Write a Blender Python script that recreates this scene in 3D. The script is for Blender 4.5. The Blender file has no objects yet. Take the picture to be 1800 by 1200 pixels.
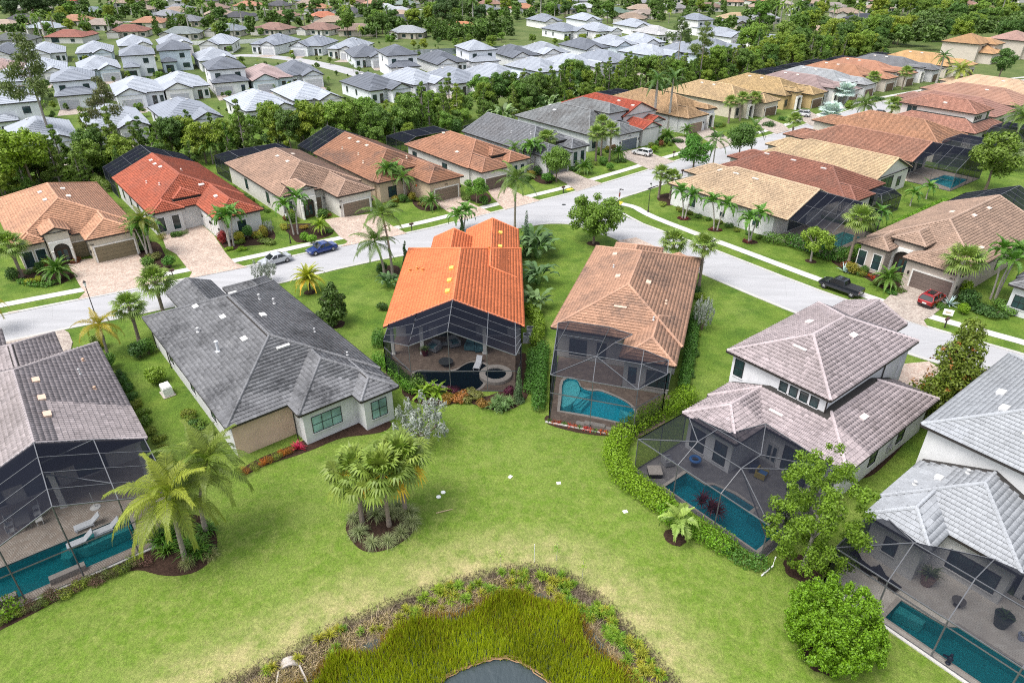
import bpy, math, random
import numpy as np
from mathutils import Matrix, Vector
from mathutils.geometry import tessellate_polygon

SC = bpy.context.scene
COL = SC.collection
# ------------------------------------------------------------------ camera, sky, sun, exposure
CAM_H, PITCH, FOC = 40.0, math.radians(30.26), 1200.0      # drone 40 m up, looking 30 degrees down
cd = bpy.data.cameras.new('camera'); cd.lens = 24; cd.sensor_width = 36; cd.clip_start = 0.5; cd.clip_end = 6000
cam = bpy.data.objects.new('camera', cd); COL.objects.link(cam)
cam.location = (0, 0, CAM_H); cam.rotation_euler = (math.pi/2 - PITCH, 0, 0); SC.camera = cam
SUN_EL, SUN_AZ = math.radians(64), math.radians(-118)         # azimuth from +Y towards +X
w = bpy.data.worlds.new('World'); SC.world = w; w.use_nodes = True
nt = w.node_tree; bg = nt.nodes['Background']
sky = nt.nodes.new('ShaderNodeTexSky'); sky.sky_type = 'NISHITA'; sky.sun_disc = False
sky.sun_elevation = SUN_EL; sky.sun_rotation = SUN_AZ; sky.dust_density = 4.0; sky.air_density = 1.0
hs = nt.nodes.new('ShaderNodeHueSaturation'); hs.inputs['Saturation'].default_value = 0.42   # thin even cloud
nt.links.new(sky.outputs[0], hs.inputs['Color']); nt.links.new(hs.outputs[0], bg.inputs['Color'])
bg.inputs['Strength'].default_value = 0.15
sd = bpy.data.lights.new('sun', 'SUN'); sd.energy = 1.15; sd.angle = math.radians(30); sd.color = (1, 0.975, 0.93)
so = bpy.data.objects.new('sun', sd); COL.objects.link(so)
sv = Vector((math.sin(SUN_AZ)*math.cos(SUN_EL), math.cos(SUN_AZ)*math.cos(SUN_EL), math.sin(SUN_EL)))
so.rotation_euler = sv.to_track_quat('Z', 'Y').to_euler(); so.location = (0, 0, 120)
SC.view_settings.view_transform = 'Standard'; SC.view_settings.look = 'None'; SC.view_settings.gamma = 1
SC.view_settings.exposure = 1.06
SC.render.engine = 'CYCLES'
SC.cycles.max_bounces = 6; SC.cycles.diffuse_bounces = 2; SC.cycles.glossy_bounces = 2
SC.cycles.transmission_bounces = 2; SC.cycles.transparent_max_bounces = 10
SC.cycles.use_denoising = False; SC.cycles.filter_width = 1.1; SC.cycles.sample_clamp_indirect = 4; SC.cycles.caustics_reflective = False; SC.cycles.caustics_refractive = False

# ------------------------------------------------------------------ helpers
R = random.Random(7)
NR = np.random.default_rng(11)
def gp(px, py, z=0.0):
    """a measured point of the survey photo taken to its true place on the ground (or at height z)"""
    u, v = (px-900)/FOC, (600-py)/FOC
    c, s = math.cos(PITCH), math.sin(PITCH)
    r = (u, c+v*s, -s+v*c); t = (z-CAM_H)/r[2]
    return (r[0]*t, r[1]*t)
def gp3(px, py, z=0.0):
    x, y = gp(px, py, z); return (x, y, z)
def link(o): COL.objects.link(o); return o
def tag(o, label=None, cat=None, group=None, kind=None):
    if label: o['label'] = label
    if cat: o['category'] = cat
    if group: o['group'] = group
    if kind: o['kind'] = kind
    return o
def empty(name, loc=(0, 0, 0), rz=0.0, label=None, cat=None, group=None, parent=None):
    o = link(bpy.data.objects.new(name, None)); o.location = loc; o.rotation_euler = (0, 0, rz)
    o.empty_display_size = 0.3; o.parent = parent
    return tag(o, label, cat, group)
def obj(name, me, parent=None, color=None, kind=None, loc=None, rot=None, scale=None, mat=None):
    o = link(bpy.data.objects.new(name, me)); o.parent = parent
    if color is not None: o.color = (color[0], color[1], color[2], 1)
    if loc is not None: o.location = loc
    if rot is not None: o.rotation_euler = rot
    if scale is not None: o.scale = scale if hasattr(scale, '__len__') else (scale,)*3
    if kind: o['kind'] = kind
    return o
def mesh_np(name, V, F, mat=None, rnd=None, smooth=False):
    """V (n,3); F (m,k) equal sized faces or list of arrays; rnd one value for every face"""
    me = bpy.data.meshes.new(name)
    if not isinstance(F, (list, tuple)): F = [F]
    F = [np.asarray(f, dtype=np.int32) for f in F if len(f)]
    V = np.asarray(V, dtype=np.float32)
    me.vertices.add(len(V)); me.vertices.foreach_set('co', V.ravel())
    tot = np.concatenate([np.full(len(f), f.shape[1], np.int32) for f in F])
    loops = np.concatenate([f.ravel() for f in F])
    me.loops.add(len(loops)); me.loops.foreach_set('vertex_index', loops)
    me.polygons.add(len(tot))
    st = np.zeros(len(tot), np.int32); st[1:] = np.cumsum(tot)[:-1]
    me.polygons.foreach_set('loop_start', st)
    if smooth: me.polygons.foreach_set('use_smooth', np.ones(len(tot), bool))
    if rnd is not None:
        a = me.attributes.new('rnd', 'FLOAT', 'FACE'); a.data.foreach_set('value', np.asarray(rnd, np.float32))
    me.update(calc_edges=True)
    if mat: me.materials.append(mat)
    return me
class MB:
    """collects boxes, bars, tubes and polygons of ONE part"""
    def __init__(s): s.v = []; s.f = []
    def poly(s, pts):
        n = len(s.v); s.v += [tuple(p) for p in pts]; s.f.append(tuple(range(n, n+len(pts)))); return s
    def box(s, x0, x1, y0, y1, z0, z1):
        n = len(s.v)
        s.v += [(x0,y0,z0),(x1,y0,z0),(x1,y1,z0),(x0,y1,z0),(x0,y0,z1),(x1,y0,z1),(x1,y1,z1),(x0,y1,z1)]
        s.f += [tuple(n+i for i in q) for q in ((0,3,2,1),(4,5,6,7),(0,1,5,4),(1,2,6,5),(2,3,7,6),(3,0,4,7))]; return s
    def bar(s, p, q, a=0.1, b=None):
        p, q = Vector(p), Vector(q); d = (q-p); b = a if b is None else b
        if d.length < 1e-6: return s
        d.normalize(); up = Vector((0,0,1)) if abs(d.z) < .95 else Vector((0,1,0))
        x = d.cross(up).normalized()*a/2; y = x.normalized().cross(d).normalized()*b/2
        n = len(s.v)
        for c in (p, q): s.v += [tuple(c-x-y), tuple(c+x-y), tuple(c+x+y), tuple(c-x+y)]
        s.f += [tuple(n+i for i in t) for t in ((0,1,2,3),(4,7,6,5),(0,4,5,1),(1,5,6,2),(2,6,7,3),(3,7,4,0))]; return s
    def tube(s, pts, rad, k=8, cap=True):
        n0 = len(s.v); pts = [Vector(p) for p in pts]
        if not hasattr(rad, '__len__'): rad = [rad]*len(pts)
        for i, p in enumerate(pts):
            d = (pts[min(i+1, len(pts)-1)]-pts[max(i-1, 0)]).normalized()
            up = Vector((0,0,1)) if abs(d.z) < .9 else Vector((1,0,0))
            x = d.cross(up).normalized(); y = x.cross(d)
            for j in range(k):
                t = 2*math.pi*j/k; s.v.append(tuple(p+(x*math.cos(t)+y*math.sin(t))*rad[i]))
        for i in range(len(pts)-1):
            for j in range(k):
                a, b = n0+i*k+j, n0+i*k+(j+1) % k; s.f.append((a, b, b+k, a+k))
        if cap: s.f.append(tuple(n0+j for j in range(k))[::-1]); s.f.append(tuple(n0+(len(pts)-1)*k+j for j in range(k)))
        return s
    def lathe(s, prof, k=16, c=(0,0,0)):
        n0 = len(s.v)
        for r, z in prof:
            for j in range(k):
                t = 2*math.pi*j/k; s.v.append((c[0]+r*math.cos(t), c[1]+r*math.sin(t), c[2]+z))
        for i in range(len(prof)-1):
            for j in range(k):
                a, b = n0+i*k+j, n0+i*k+(j+1) % k; s.f.append((a, b, b+k, a+k))
        s.f.append(tuple(n0+(len(prof)-1)*k+j for j in range(k))); s.f.append(tuple(n0+j for j in range(k))[::-1]); return s
    def mesh(s, name, mat=None, smooth=False):
        me = bpy.data.meshes.new(name); me.from_pydata(s.v, [], s.f)
        if mat: me.materials.append(mat)
        if smooth:
            for p in me.polygons: p.use_smooth = True
        return me
    def build(s, name, mat, parent=None, color=None, kind=None, smooth=False, **k):
        return obj(name, s.mesh(name, mat, smooth), parent, color, kind, **k)
def flat_mesh(name, outer, z, mat, holes=()):
    """flat sheet from an outline with holes"""
    loops = [[Vector((p[0], p[1], z)) for p in l] for l in [outer]+list(holes)]
    V = [tuple(v) for l in loops for v in l]
    T = tessellate_polygon(loops); F = []
    for a, b, c in T:
        n = (Vector(V[b])-Vector(V[a])).cross(Vector(V[c])-Vector(V[a]))
        if abs(n.z) < 1e-9: continue
        F.append((a, b, c) if n.z > 0 else (a, c, b))
    me = bpy.data.meshes.new(name); me.from_pydata(V, [], F); me.materials.append(mat); return me
def slab(name, outer, z0, z1, mat, holes=(), parent=None, color=None, kind=None):
    """flat sheet at z1 with an upright rim down to z0"""
    me0 = flat_mesh(name, outer, z1, mat, holes)
    V = [tuple(v.co) for v in me0.vertices]; F = [tuple(p.vertices) for p in me0.polygons]
    n = 0
    for l in [outer]+list(holes):
        k = len(l); b = len(V); V += [(p[0], p[1], z0) for p in l]
        for i in range(k): F.append((n+i, b+i, b+(i+1) % k, n+(i+1) % k))
        n += k
    me = bpy.data.meshes.new(name); me.from_pydata(V, [], F); me.materials.append(mat)
    return obj(name, me, parent, color, kind)
def smooth_line(pts, it=2, closed=False):
    P = [tuple(p) for p in pts]
    for _ in range(it):
        Q = [] if closed else [P[0]]
        rng = range(len(P)) if closed else range(len(P)-1)
        for i in rng:
            a, b = P[i], P[(i+1) % len(P)]
            Q += [(.75*a[0]+.25*b[0], .75*a[1]+.25*b[1]), (.25*a[0]+.75*b[0], .25*a[1]+.75*b[1])]
        if not closed: Q.append(P[-1])
        P = Q
    return P
def offset(pts, d):
    out = []
    for i in range(len(pts)):
        a, b = pts[max(i-1, 0)], pts[min(i+1, len(pts)-1)]
        dx, dy = b[0]-a[0], b[1]-a[1]; l = math.hypot(dx, dy) or 1
        out.append((pts[i][0]-dy/l*d, pts[i][1]+dx/l*d))
    return out
def ring(cx, cy, rx, ry=None, n=20, jit=0.0, rot=0.0, rr=R):
    ry = ry or rx; out = []
    for i in range(n):
        t = 2*math.pi*i/n; k = 1+rr.uniform(-jit, jit)
        x, y = math.cos(t)*rx*k, math.sin(t)*ry*k
        out.append((cx+x*math.cos(rot)-y*math.sin(rot), cy+x*math.sin(rot)+y*math.cos(rot)))
    return out
ORD = ['first','second','third','fourth','fifth','sixth','seventh','eighth','ninth','tenth','eleventh','twelfth','thirteenth','fourteenth','fifteenth',
       'sixteenth','seventeenth','eighteenth','nineteenth','twentieth']

# ------------------------------------------------------------------ materials
def nodes(name):
    m = bpy.data.materials.new(name); m.use_nodes = True
    t = m.node_tree; return m, t, t.nodes['Principled BSDF']
def N(t, kind, **k):
    n = t.nodes.new(kind)
    for a, v in k.items():
        if a in n.inputs: n.inputs[a].default_value = v
        else: setattr(n, a, v)
    return n
def ramp(t, fac, stops):
    r = t.nodes.new('ShaderNodeValToRGB'); e = r.color_ramp.elements
    while len(e) < len(stops): e.new(0.5)
    for i, (p, c) in enumerate(stops):
        e[i].position = p; e[i].color = (c, c, c, 1) if not hasattr(c, '__len__') else (*c[:3], 1)
    t.links.new(fac, r.inputs[0]); return r.outputs[0]
def noise(t, scale, detail=4, rough=.55, vec=None):
    n = N(t, 'ShaderNodeTexNoise'); n.inputs['Scale'].default_value = scale; n.inputs['Detail'].default_value = detail
    n.inputs['Roughness'].default_value = rough
    if vec is not None: t.links.new(vec, n.inputs['Vector'])
    return n.outputs[0]
def world_pos(t): return N(t, 'ShaderNodeNewGeometry').outputs['Position']
def mix(t, a, b, fac, mode='MIX'):
    n = t.nodes.new('ShaderNodeMix'); n.data_type = 'RGBA'; n.blend_type = mode
    for s, v in ((n.inputs[0], fac), (n.inputs[6], a), (n.inputs[7], b)):
        if isinstance(v, (int, float)): s.default_value = v
        elif isinstance(v, tuple): s.default_value = (*v[:3], 1)
        else: t.links.new(v, s)
    return n.outputs[2]
def bump(t, bs, h, st=.3, dist=.02):
    b = N(t, 'ShaderNodeBump'); b.inputs['Strength'].default_value = st; b.inputs['Distance'].default_value = dist
    t.links.new(h, b.inputs['Height']); t.links.new(b.outputs[0], bs.inputs['Normal'])
def stretch(t, vec, sx, sy, sz, rz=0.0):
    m = N(t, 'ShaderNodeMapping'); t.links.new(vec, m.inputs['Vector'])
    m.inputs['Scale'].default_value = (sx, sy, sz); m.inputs['Rotation'].default_value = (0, 0, rz); return m.outputs[0]
def plain(name, col, rough=.6, var=.12, scale=3.0, metal=0.0, bmp=0.0, spec=.4):
    """even paint or stone with a little mottling; col None takes the object's own colour"""
    m, t, b = nodes(name)
    base = N(t, 'ShaderNodeObjectInfo').outputs['Color'] if col is None else tuple(col)
    f = noise(t, scale, 5, .6, world_pos(t))
    k = ramp(t, f, [(.25, 1-var), (.75, 1+var*.4)])
    t.links.new(mix(t, base, k, 1.0, 'MULTIPLY'), b.inputs['Base Color'])
    b.inputs['Roughness'].default_value = rough; b.inputs['Metallic'].default_value = metal
    b.inputs['Specular IOR Level'].default_value = spec
    if bmp: bump(t, b, noise(t, scale*14, 3, .6, world_pos(t)), bmp, .01)
    return m
M = {}
M['stucco'] = plain('stucco', None, .85, .15, .8, spec=.2)
M['trim'] = plain('trim', None, .5, .08, 2)
M['dark_metal'] = plain('dark_metal', (.035, .03, .028), .35, .1, 3)
M['alu'] = plain('aluminium_frame', (.10, .104, .112), .32, .12, 2.0, spec=.7)
M['white'] = plain('white_paint', (.78, .78, .76), .45, .06, 2)
M['black'] = plain('black_plastic', (.02, .02, .022), .4, .1, 3)
M['plain'] = plain('painted', None, .5, .08, 2.5)
M['cushion'] = plain('cushion', None, .9, .12, 9, spec=.1)
M['mulch'] = plain('mulch', (.050, .030, .022), .95, .6, 5, bmp=.8, spec=.1)
M['bark'] = plain('bark', None, .95, .35, 6, bmp=.6, spec=.1)
M['stone'] = plain('stone_edge', (.42, .38, .34), .85, .3, 6, bmp=.4)
M['rubber'] = plain('rubber', (.018, .018, .018), .75, .1, 5)
M['chrome'] = plain('alloy', (.55, .56, .58), .28, .05, 5, metal=.8)
def glass_dark(name, col, rough=.08):
    m, t, b = nodes(name); b.inputs['Roughness'].default_value = rough
    f = noise(t, .7, 2, .5, world_pos(t)); k = ramp(t, f, [(.35, .6), (.7, 1.35)])
    t.links.new(mix(t, tuple(col), k, 1.0, 'MULTIPLY'), b.inputs['Base Color'])
    b.inputs['Specular IOR Level'].default_value = .6; return m
M['glass'] = glass_dark('window_glass', (.028, .055, .058))
M['blind_glass'] = glass_dark('window_glass_with_blind', (.22, .37, .36), .12)
M['car_glass'] = glass_dark('car_glass', (.015, .018, .02), .04)
def carpaint():
    m, t, b = nodes('car_paint'); t.links.new(N(t, 'ShaderNodeObjectInfo').outputs['Color'], b.inputs['Base Color'])
    b.inputs['Roughness'].default_value = .28; b.inputs['Metallic'].default_value = .25
    b.inputs['Coat Weight'].default_value = .8; b.inputs['Coat Roughness'].default_value = .05; return m
M['paint'] = carpaint()
def tile_mat(name, rough=.7, vary=.30, stain=0.0, stain_col=(.03, .03, .032), streak=False, warm=0.0, light=0.0):
    """concrete roof tile: own colour, tile to tile change, weathering"""
    m, t, b = nodes(name)
    oi = N(t, 'ShaderNodeObjectInfo'); at = N(t, 'ShaderNodeAttribute'); at.attribute_name = 'rnd'
    ad = N(t, 'ShaderNodeMath', operation='ADD'); t.links.new(oi.outputs['Random'], ad.inputs[0]); t.links.new(at.outputs['Fac'], ad.inputs[1])
    wn = N(t, 'ShaderNodeTexWhiteNoise', noise_dimensions='1D'); t.links.new(ad.outputs[0], wn.inputs['W'])
    wp = world_pos(t)
    k = ramp(t, wn.outputs['Value'], [(0, 1-vary), (.12, 1-vary*.45), (.85, 1.0+vary*.12), (1, 1+vary*.6)])
    c = mix(t, oi.outputs['Color'], k, 1.0, 'MULTIPLY')
    c = mix(t, c, ramp(t, noise(t, .35, 5, .65, wp), [(.3, .84), (.7, 1.06)]), 1.0, 'MULTIPLY')
    c = mix(t, c, ramp(t, noise(t, 9, 4, .6, wp), [(.3, .82), (.7, 1.08)]), 1.0, 'MULTIPLY')
    if stain:
        v = stretch(t, wp, .16, .16, .35)
        s = ramp(t, noise(t, 1.0, 6, .62, v), [(.47, 0.0), (.62, stain)])
        s2 = ramp(t, noise(t, 2.3, 5, .7, wp), [(.35, .25), (.6, 1.0)])
        f = N(t, 'ShaderNodeMath', operation='MULTIPLY'); t.links.new(s, f.inputs[0]); t.links.new(s2, f.inputs[1])
        c = mix(t, c, stain_col, f.outputs[0])
    if light:
        f = ramp(t, noise(t, 1.3, 4, .6, wp), [(.55, 0.0), (.75, light)])
        c = mix(t, c, (.5, .5, .5), f)
    t.links.new(c, b.inputs['Base Color']); b.inputs['Roughness'].default_value = rough
    b.inputs['Specular IOR Level'].default_value = .3
    bump(t, b, noise(t, 40, 3, .6, wp), .25, .006); return m
M['tile'] = tile_mat('roof_tile', stain=.28, stain_col=(.10, .08, .07))
M['tile_clean'] = tile_mat('roof_tile_clean', vary=.14, stain=0)
M['tile_dark'] = tile_mat('roof_tile_weathered', vary=.34, stain=.85, stain_col=(.022, .023, .026), light=.15)
M['tile_tan'] = tile_mat('roof_tile_mossy', vary=.2, stain=.7, stain_col=(.07, .06, .055))
M['tile_even'] = tile_mat('roof_tile_even', vary=.12, stain=.12, stain_col=(.16, .16, .17))
M['tile_far'] = tile_mat('roof_tile_distant', vary=.2, stain=.15, stain_col=(.12, .12, .12))
def screen_mat(name, stops):
    m = bpy.data.materials.new(name); m.use_nodes = True; t = m.node_tree; t.nodes.clear()
    o = N(t, 'ShaderNodeOutputMaterial'); tr = N(t, 'ShaderNodeBsdfTransparent'); d = N(t, 'ShaderNodeBsdfDiffuse')
    d.inputs['Color'].default_value = (.014, .016, .024, 1)
    lw = N(t, 'ShaderNodeLayerWeight'); lw.inputs['Blend'].default_value = .35
    f = ramp(t, lw.outputs['Facing'], stops)       # woven mesh closes up when seen edge-on
    mx = N(t, 'ShaderNodeMixShader'); t.links.new(f, mx.inputs[0]); t.links.new(tr.outputs[0], mx.inputs[1]); t.links.new(d.outputs[0], mx.inputs[2])
    t.links.new(mx.outputs[0], o.inputs[0]); return m
M['screen'] = screen_mat('insect_screen', [(0, .30), (.4, .40), (.7, .78), (1, .98)])
M['screen_roof'] = screen_mat('glare_darkened_roof_screen', [(0, .56), (.35, .67), (.65, .90), (1, .99)])  # more opaque screen copy; sky glare darkening the roof panels is painted in
def water_mat(name, tint, mixf=.45, deep=(.01, .12, .14), wave=1.2, wst=.25):
    m = bpy.data.materials.new(name); m.use_nodes = True; t = m.node_tree; b = t.nodes['Principled BSDF']; o = t.nodes['Material Output']
    b.inputs['Base Color'].default_value = (*deep, 1); b.inputs['Roughness'].default_value = .06; b.inputs['Specular IOR Level'].default_value = .5
    tr = N(t, 'ShaderNodeBsdfTransparent'); tr.inputs[0].default_value = (*tint, 1)
    mx = N(t, 'ShaderNodeMixShader'); mx.inputs[0].default_value = mixf
    t.links.new(tr.outputs[0], mx.inputs[1]); t.links.new(b.outputs[0], mx.inputs[2]); t.links.new(mx.outputs[0], o.inputs[0])
    bump(t, b, noise(t, wave, 3, .5, stretch(t, world_pos(t), 1, .55, 1, .4)), wst, .12); return m
M['pool_water'] = water_mat('pool_water', (.50, .90, .93), .22, (.01, .24, .32))
M['pool_water_teal'] = water_mat('pool_water_teal', (.46, .86, .88), .25, (.006, .16, .20))
M['pool_water_dark'] = water_mat('pool_water_dark', (.02, .08, .12), .75, (.004, .014, .022))
M['pond_water'] = water_mat('pond_water', (.04, .05, .05), .95, (.045, .060, .066), 2.2, 1.0)
def leaf_mat(name, trans=.24, hue=.03, val=.5, rough=.55):
    m = bpy.data.materials.new(name); m.use_nodes = True; t = m.node_tree; b = t.nodes['Principled BSDF']; o = t.nodes['Material Output']
    oi = N(t, 'ShaderNodeObjectInfo'); at = N(t, 'ShaderNodeAttribute'); at.attribute_name = 'rnd'
    c = mix(t, oi.outputs['Color'], ramp(t, at.outputs['Fac'], [(0, 1-val), (.5, 1.0), (1, 1+val*.9)]), 1.0, 'MULTIPLY')
    h = N(t, 'ShaderNodeHueSaturation'); t.links.new(c, h.inputs['Color'])
    ad = N(t, 'ShaderNodeMath', operation='MULTIPLY_ADD'); t.links.new(oi.outputs['Random'], ad.inputs[0]); ad.inputs[1].default_value = hue; ad.inputs[2].default_value = .5-hue/2
    t.links.new(ad.outputs[0], h.inputs['Hue'])
    v2 = N(t, 'ShaderNodeMath', operation='MULTIPLY_ADD'); t.links.new(oi.outputs['Random'], v2.inputs[0]); v2.inputs[1].default_value = -.35; v2.inputs[2].default_value = 1.85
    t.links.new(v2.outputs[0], h.inputs['Value'])
    t.links.new(h.outputs[0], b.inputs['Base Color']); b.inputs['Roughness'].default_value = rough; b.inputs['Specular IOR Level'].default_value = .35
    tl = N(t, 'ShaderNodeBsdfTranslucent'); t.links.new(mix(t, h.outputs[0], (1.0, 1.3, .5), 1.0, 'MULTIPLY'), tl.inputs[0])
    mx = N(t, 'ShaderNodeMixShader'); mx.inputs[0].default_value = trans
    t.links.new(b.outputs[0], mx.inputs[1]); t.links.new(tl.outputs[0], mx.inputs[2]); t.links.new(mx.outputs[0], o.inputs[0]); return m
M['leaf'] = leaf_mat('leaf')
M['frond'] = leaf_mat('palm_frond', .25, .02, .35, .45)
M['silver'] = leaf_mat('silver_leaf', .12, .01, .45, .7)
M['reed'] = leaf_mat('reed_blade', .40, .02, .45, .6)

def lawn_mat():
    m, t, b = nodes('lawn'); wp = world_pos(t)
    big = noise(t, .045, 5, .6, wp); mid = noise(t, .35, 5, .62, wp); fine = noise(t, 5.5, 4, .75, stretch(t, wp, 1, .7, 1, .5)); tiny = noise(t, 16, 3, .8, wp)
    c = ramp(t, mid, [(.28, (.050, .104, .013)), (.5, (.088, .150, .019)), (.72, (.135, .195, .030))])
    # older, drier turf towards the pond bank
    sep = N(t, 'ShaderNodeSeparateXYZ'); t.links.new(wp, sep.inputs[0])
    vm = N(t, 'ShaderNodeVectorMath', operation='DISTANCE'); t.links.new(wp, vm.inputs[0]); vm.inputs[1].default_value = (-2, 14, 0)
    a = N(t, 'ShaderNodeMath', operation='MULTIPLY_ADD'); t.links.new(mid, a.inputs[0]); a.inputs[1].default_value = 16; t.links.new(vm.outputs['Value'], a.inputs[2])
    a2 = N(t, 'ShaderNodeMath', operation='MULTIPLY_ADD'); t.links.new(big, a2.inputs[0]); a2.inputs[1].default_value = 22; t.links.new(a.outputs[0], a2.inputs[2])
    dry = ramp(t, mapr(t, a2.outputs[0], 38, 74), [(0, .85), (.35, .55), (1, 0)])
    c = mix(t, c, mix(t, (.118, .192, .022), (.26, .275, .085), ramp(t, noise(t, 1.1, 5, .7, wp), [(.42, 0), (.68, .75)])), dry)
    band = N(t, 'ShaderNodeMath', operation='SINE'); t.links.new(mulf(t, a3(t, vm.outputs['Value'], mid), 3.6), band.inputs[0])
    c = mix(t, c, ramp(t, band.outputs[0], [(.0, .955), (1, 1.04)]), 1.0, 'MULTIPLY')
    at = N(t, 'ShaderNodeAttribute'); at.attribute_name = 'dry'
    dn = N(t, 'ShaderNodeMath', operation='MULTIPLY'); t.links.new(at.outputs['Fac'], dn.inputs[0]); t.links.new(ramp(t, noise(t, .7, 6, .72, wp), [(.32, .1), (.62, 1.0)]), dn.inputs[1])
    c = mix(t, c, (.36, .31, .15), dn.outputs[0])
    patch = ramp(t, noise(t, .16, 4, .7, stretch(t, wp, 1, 1, 1, 1.0)), [(.48, 0), (.66, .65)])
    c = mix(t, c, (.160, .215, .045), patch)
    c = mix(t, c, (.035, .075, .012), ramp(t, noise(t, 1.3, 5, .75, stretch(t, wp, 1, .8, 1, 2.0)), [(.62, 0), (.74, .5)]))
    c = mix(t, c, (.30, .27, .14), ramp(t, noise(t, .8, 6, .8, stretch(t, wp, 1, 1.3, 1, .3)), [(.66, 0), (.78, .55)]))
    c = mix(t, c, ramp(t, fine, [(.30, .66), (.5, 1.0), (.70, 1.32)]), 1.0, 'MULTIPLY')
    c = mix(t, c, ramp(t, tiny, [(.32, .66), (.68, 1.32)]), 1.0, 'MULTIPLY')
    soil = ramp(t, noise(t, 2.2, 5, .7, wp), [(.35, (.085, .064, .050)), (.6, (.15, .118, .09)), (.75, (.25, .21, .155))])
    c = mix(t, c, soil, ramp(t, mapr(t, sep.outputs[2], -.015, -.16), [(0, 0), (1, 1)]))
    fr = mapr(t, sep.outputs[1], 165, 230)
    c = mix(t, c, mix(t, (.045, .075, .022), (.13, .145, .06), ramp(t, noise(t, .06, 6, .7, wp), [(.35, 0), (.65, 1)])), mulf(t, fr, .75))
    t.links.new(c, b.inputs['Base Color']); b.inputs['Roughness'].default_value = .9; b.inputs['Specular IOR Level'].default_value = .15
    bump(t, b, tiny, .7, .05); return m
def a3(t, v, n_):
    n = N(t, 'ShaderNodeMath', operation='MULTIPLY_ADD'); t.links.new(n_, n.inputs[0]); n.inputs[1].default_value = 7.0; t.links.new(v, n.inputs[2]); return n.outputs[0]
def mulf(t, v, k):
    n = N(t, 'ShaderNodeMath', operation='MULTIPLY'); t.links.new(v, n.inputs[0]); n.inputs[1].default_value = k; return n.outputs[0]
def mapr(t, v, a, bb, lo=0.0, hi=1.0):
    n = N(t, 'ShaderNodeMapRange'); t.links.new(v, n.inputs[0])
    for i, x in enumerate((a, bb, lo, hi)): n.inputs[i+1].default_value = x
    return n.outputs[0]
M['lawn'] = lawn_mat()
def concrete_mat(name, col, streak=(1, .12), rz=0.0, var=.16, worn=False):
    m, t, b = nodes(name); wp = world_pos(t)
    c = mix(t, tuple(col), ramp(t, noise(t, .5, 6, .62, stretch(t, wp, streak[0], streak[1], 1, rz)), [(.3, 1-var), (.7, 1.04)]), 1.0, 'MULTIPLY')
    c = mix(t, c, ramp(t, noise(t, 7, 4, .7, wp), [(.3, .92), (.7, 1.04)]), 1.0, 'MULTIPLY')
    if worn:
        vo = N(t, 'ShaderNodeTexVoronoi', feature='DISTANCE_TO_EDGE'); vo.inputs['Scale'].default_value = .16; t.links.new(mix(t, wp, noisec(t, wp), .06), vo.inputs['Vector'])
        c = mix(t, c, (.20, .20, .20), ramp(t, vo.outputs['Distance'], [(.0, .5), (.004, 0)]))
        c = mix(t, c, (.27, .27, .27), ramp(t, noise(t, 1.6, 6, .75, wp), [(.60, 0), (.78, .6)]))
    t.links.new(c, b.inputs['Base Color']); b.inputs['Roughness'].default_value = .85; b.inputs['Specular IOR Level'].default_value = .25
    bump(t, b, noise(t, 30, 3, .7, wp), .2, .01); return m
def noisec(t, vec):
    n = N(t, 'ShaderNodeTexNoise'); n.inputs['Scale'].default_value = .8; t.links.new(vec, n.inputs['Vector']); return n.outputs['Color']
M['road'] = concrete_mat('road_concrete', (.385, .385, .395), (.16, 1), math.radians(-38), .2, True)
M['road2'] = concrete_mat('road_concrete_side_street', (.385, .385, .395), (.16, 1), math.radians(50), .2, True)
M['kerb'] = concrete_mat('kerb_concrete', (.44, .43, .41))
M['walk'] = concrete_mat('pavement_concrete', (.52, .505, .48), (1, 1))
def paver_mat(name, c1, c2, c3, scale=3.2, rz=.6, mortar=.02):
    m, t, b = nodes(name); wp = stretch(t, world_pos(t), 1, 1, 1, rz)
    br = N(t, 'ShaderNodeTexBrick'); t.links.new(wp, br.inputs['Vector']); br.inputs['Scale'].default_value = scale
    br.inputs['Color1'].default_value = (*c1, 1); br.inputs['Color2'].default_value = (*c2, 1); br.inputs['Mortar'].default_value = (*[x*.35 for x in c3], 1)
    br.inputs['Mortar Size'].default_value = mortar; br.inputs['Bias'].default_value = 0.0
    vo = N(t, 'ShaderNodeTexVoronoi'); t.links.new(wp, vo.inputs['Vector']); vo.inputs['Scale'].default_value = scale*1.5
    cc = N(t, 'ShaderNodeSeparateColor'); t.links.new(vo.outputs['Color'], cc.inputs[0])
    c = mix(t, br.outputs[0], tuple(c3), ramp(t, cc.outputs[0], [(.45, 0), (.75, .8)]))
    c = mix(t, c, ramp(t, noise(t, .6, 5, .6, wp), [(.3, .8), (.7, 1.12)]), 1.0, 'MULTIPLY')
    t.links.new(c, b.inputs['Base Color']); b.inputs['Roughness'].default_value = .8; b.inputs['Specular IOR Level'].default_value = .25
    bump(t, b, br.outputs['Fac'], -.4, .01); return m
M['drive_pink'] = paver_mat('paver_driveway', (.50, .40, .33), (.58, .49, .41), (.36, .26, .21))
M['drive_grey'] = paver_mat('paver_driveway_grey', (.42, .36, .31), (.50, .44, .38), (.27, .22, .19))
M['deck_brown'] = paver_mat('pool_deck_paver', (.22, .165, .13), (.30, .23, .18), (.16, .12, .095), 2.2, 0)
M['deck_tan'] = paver_mat('pool_deck_travertine', (.50, .43, .36), (.58, .51, .44), (.40, .33, .27), 1.8, .65)
M['deck_cream'] = paver_mat('pool_deck_cream', (.62, .57, .50), (.66, .62, .56), (.55, .50, .44), 1.6, .65, .01)
M['deck_grey'] = paver_mat('pool_deck_grey', (.22, .21, .21), (.28, .27, .27), (.17, .165, .17), 2.2, .65)
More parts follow.
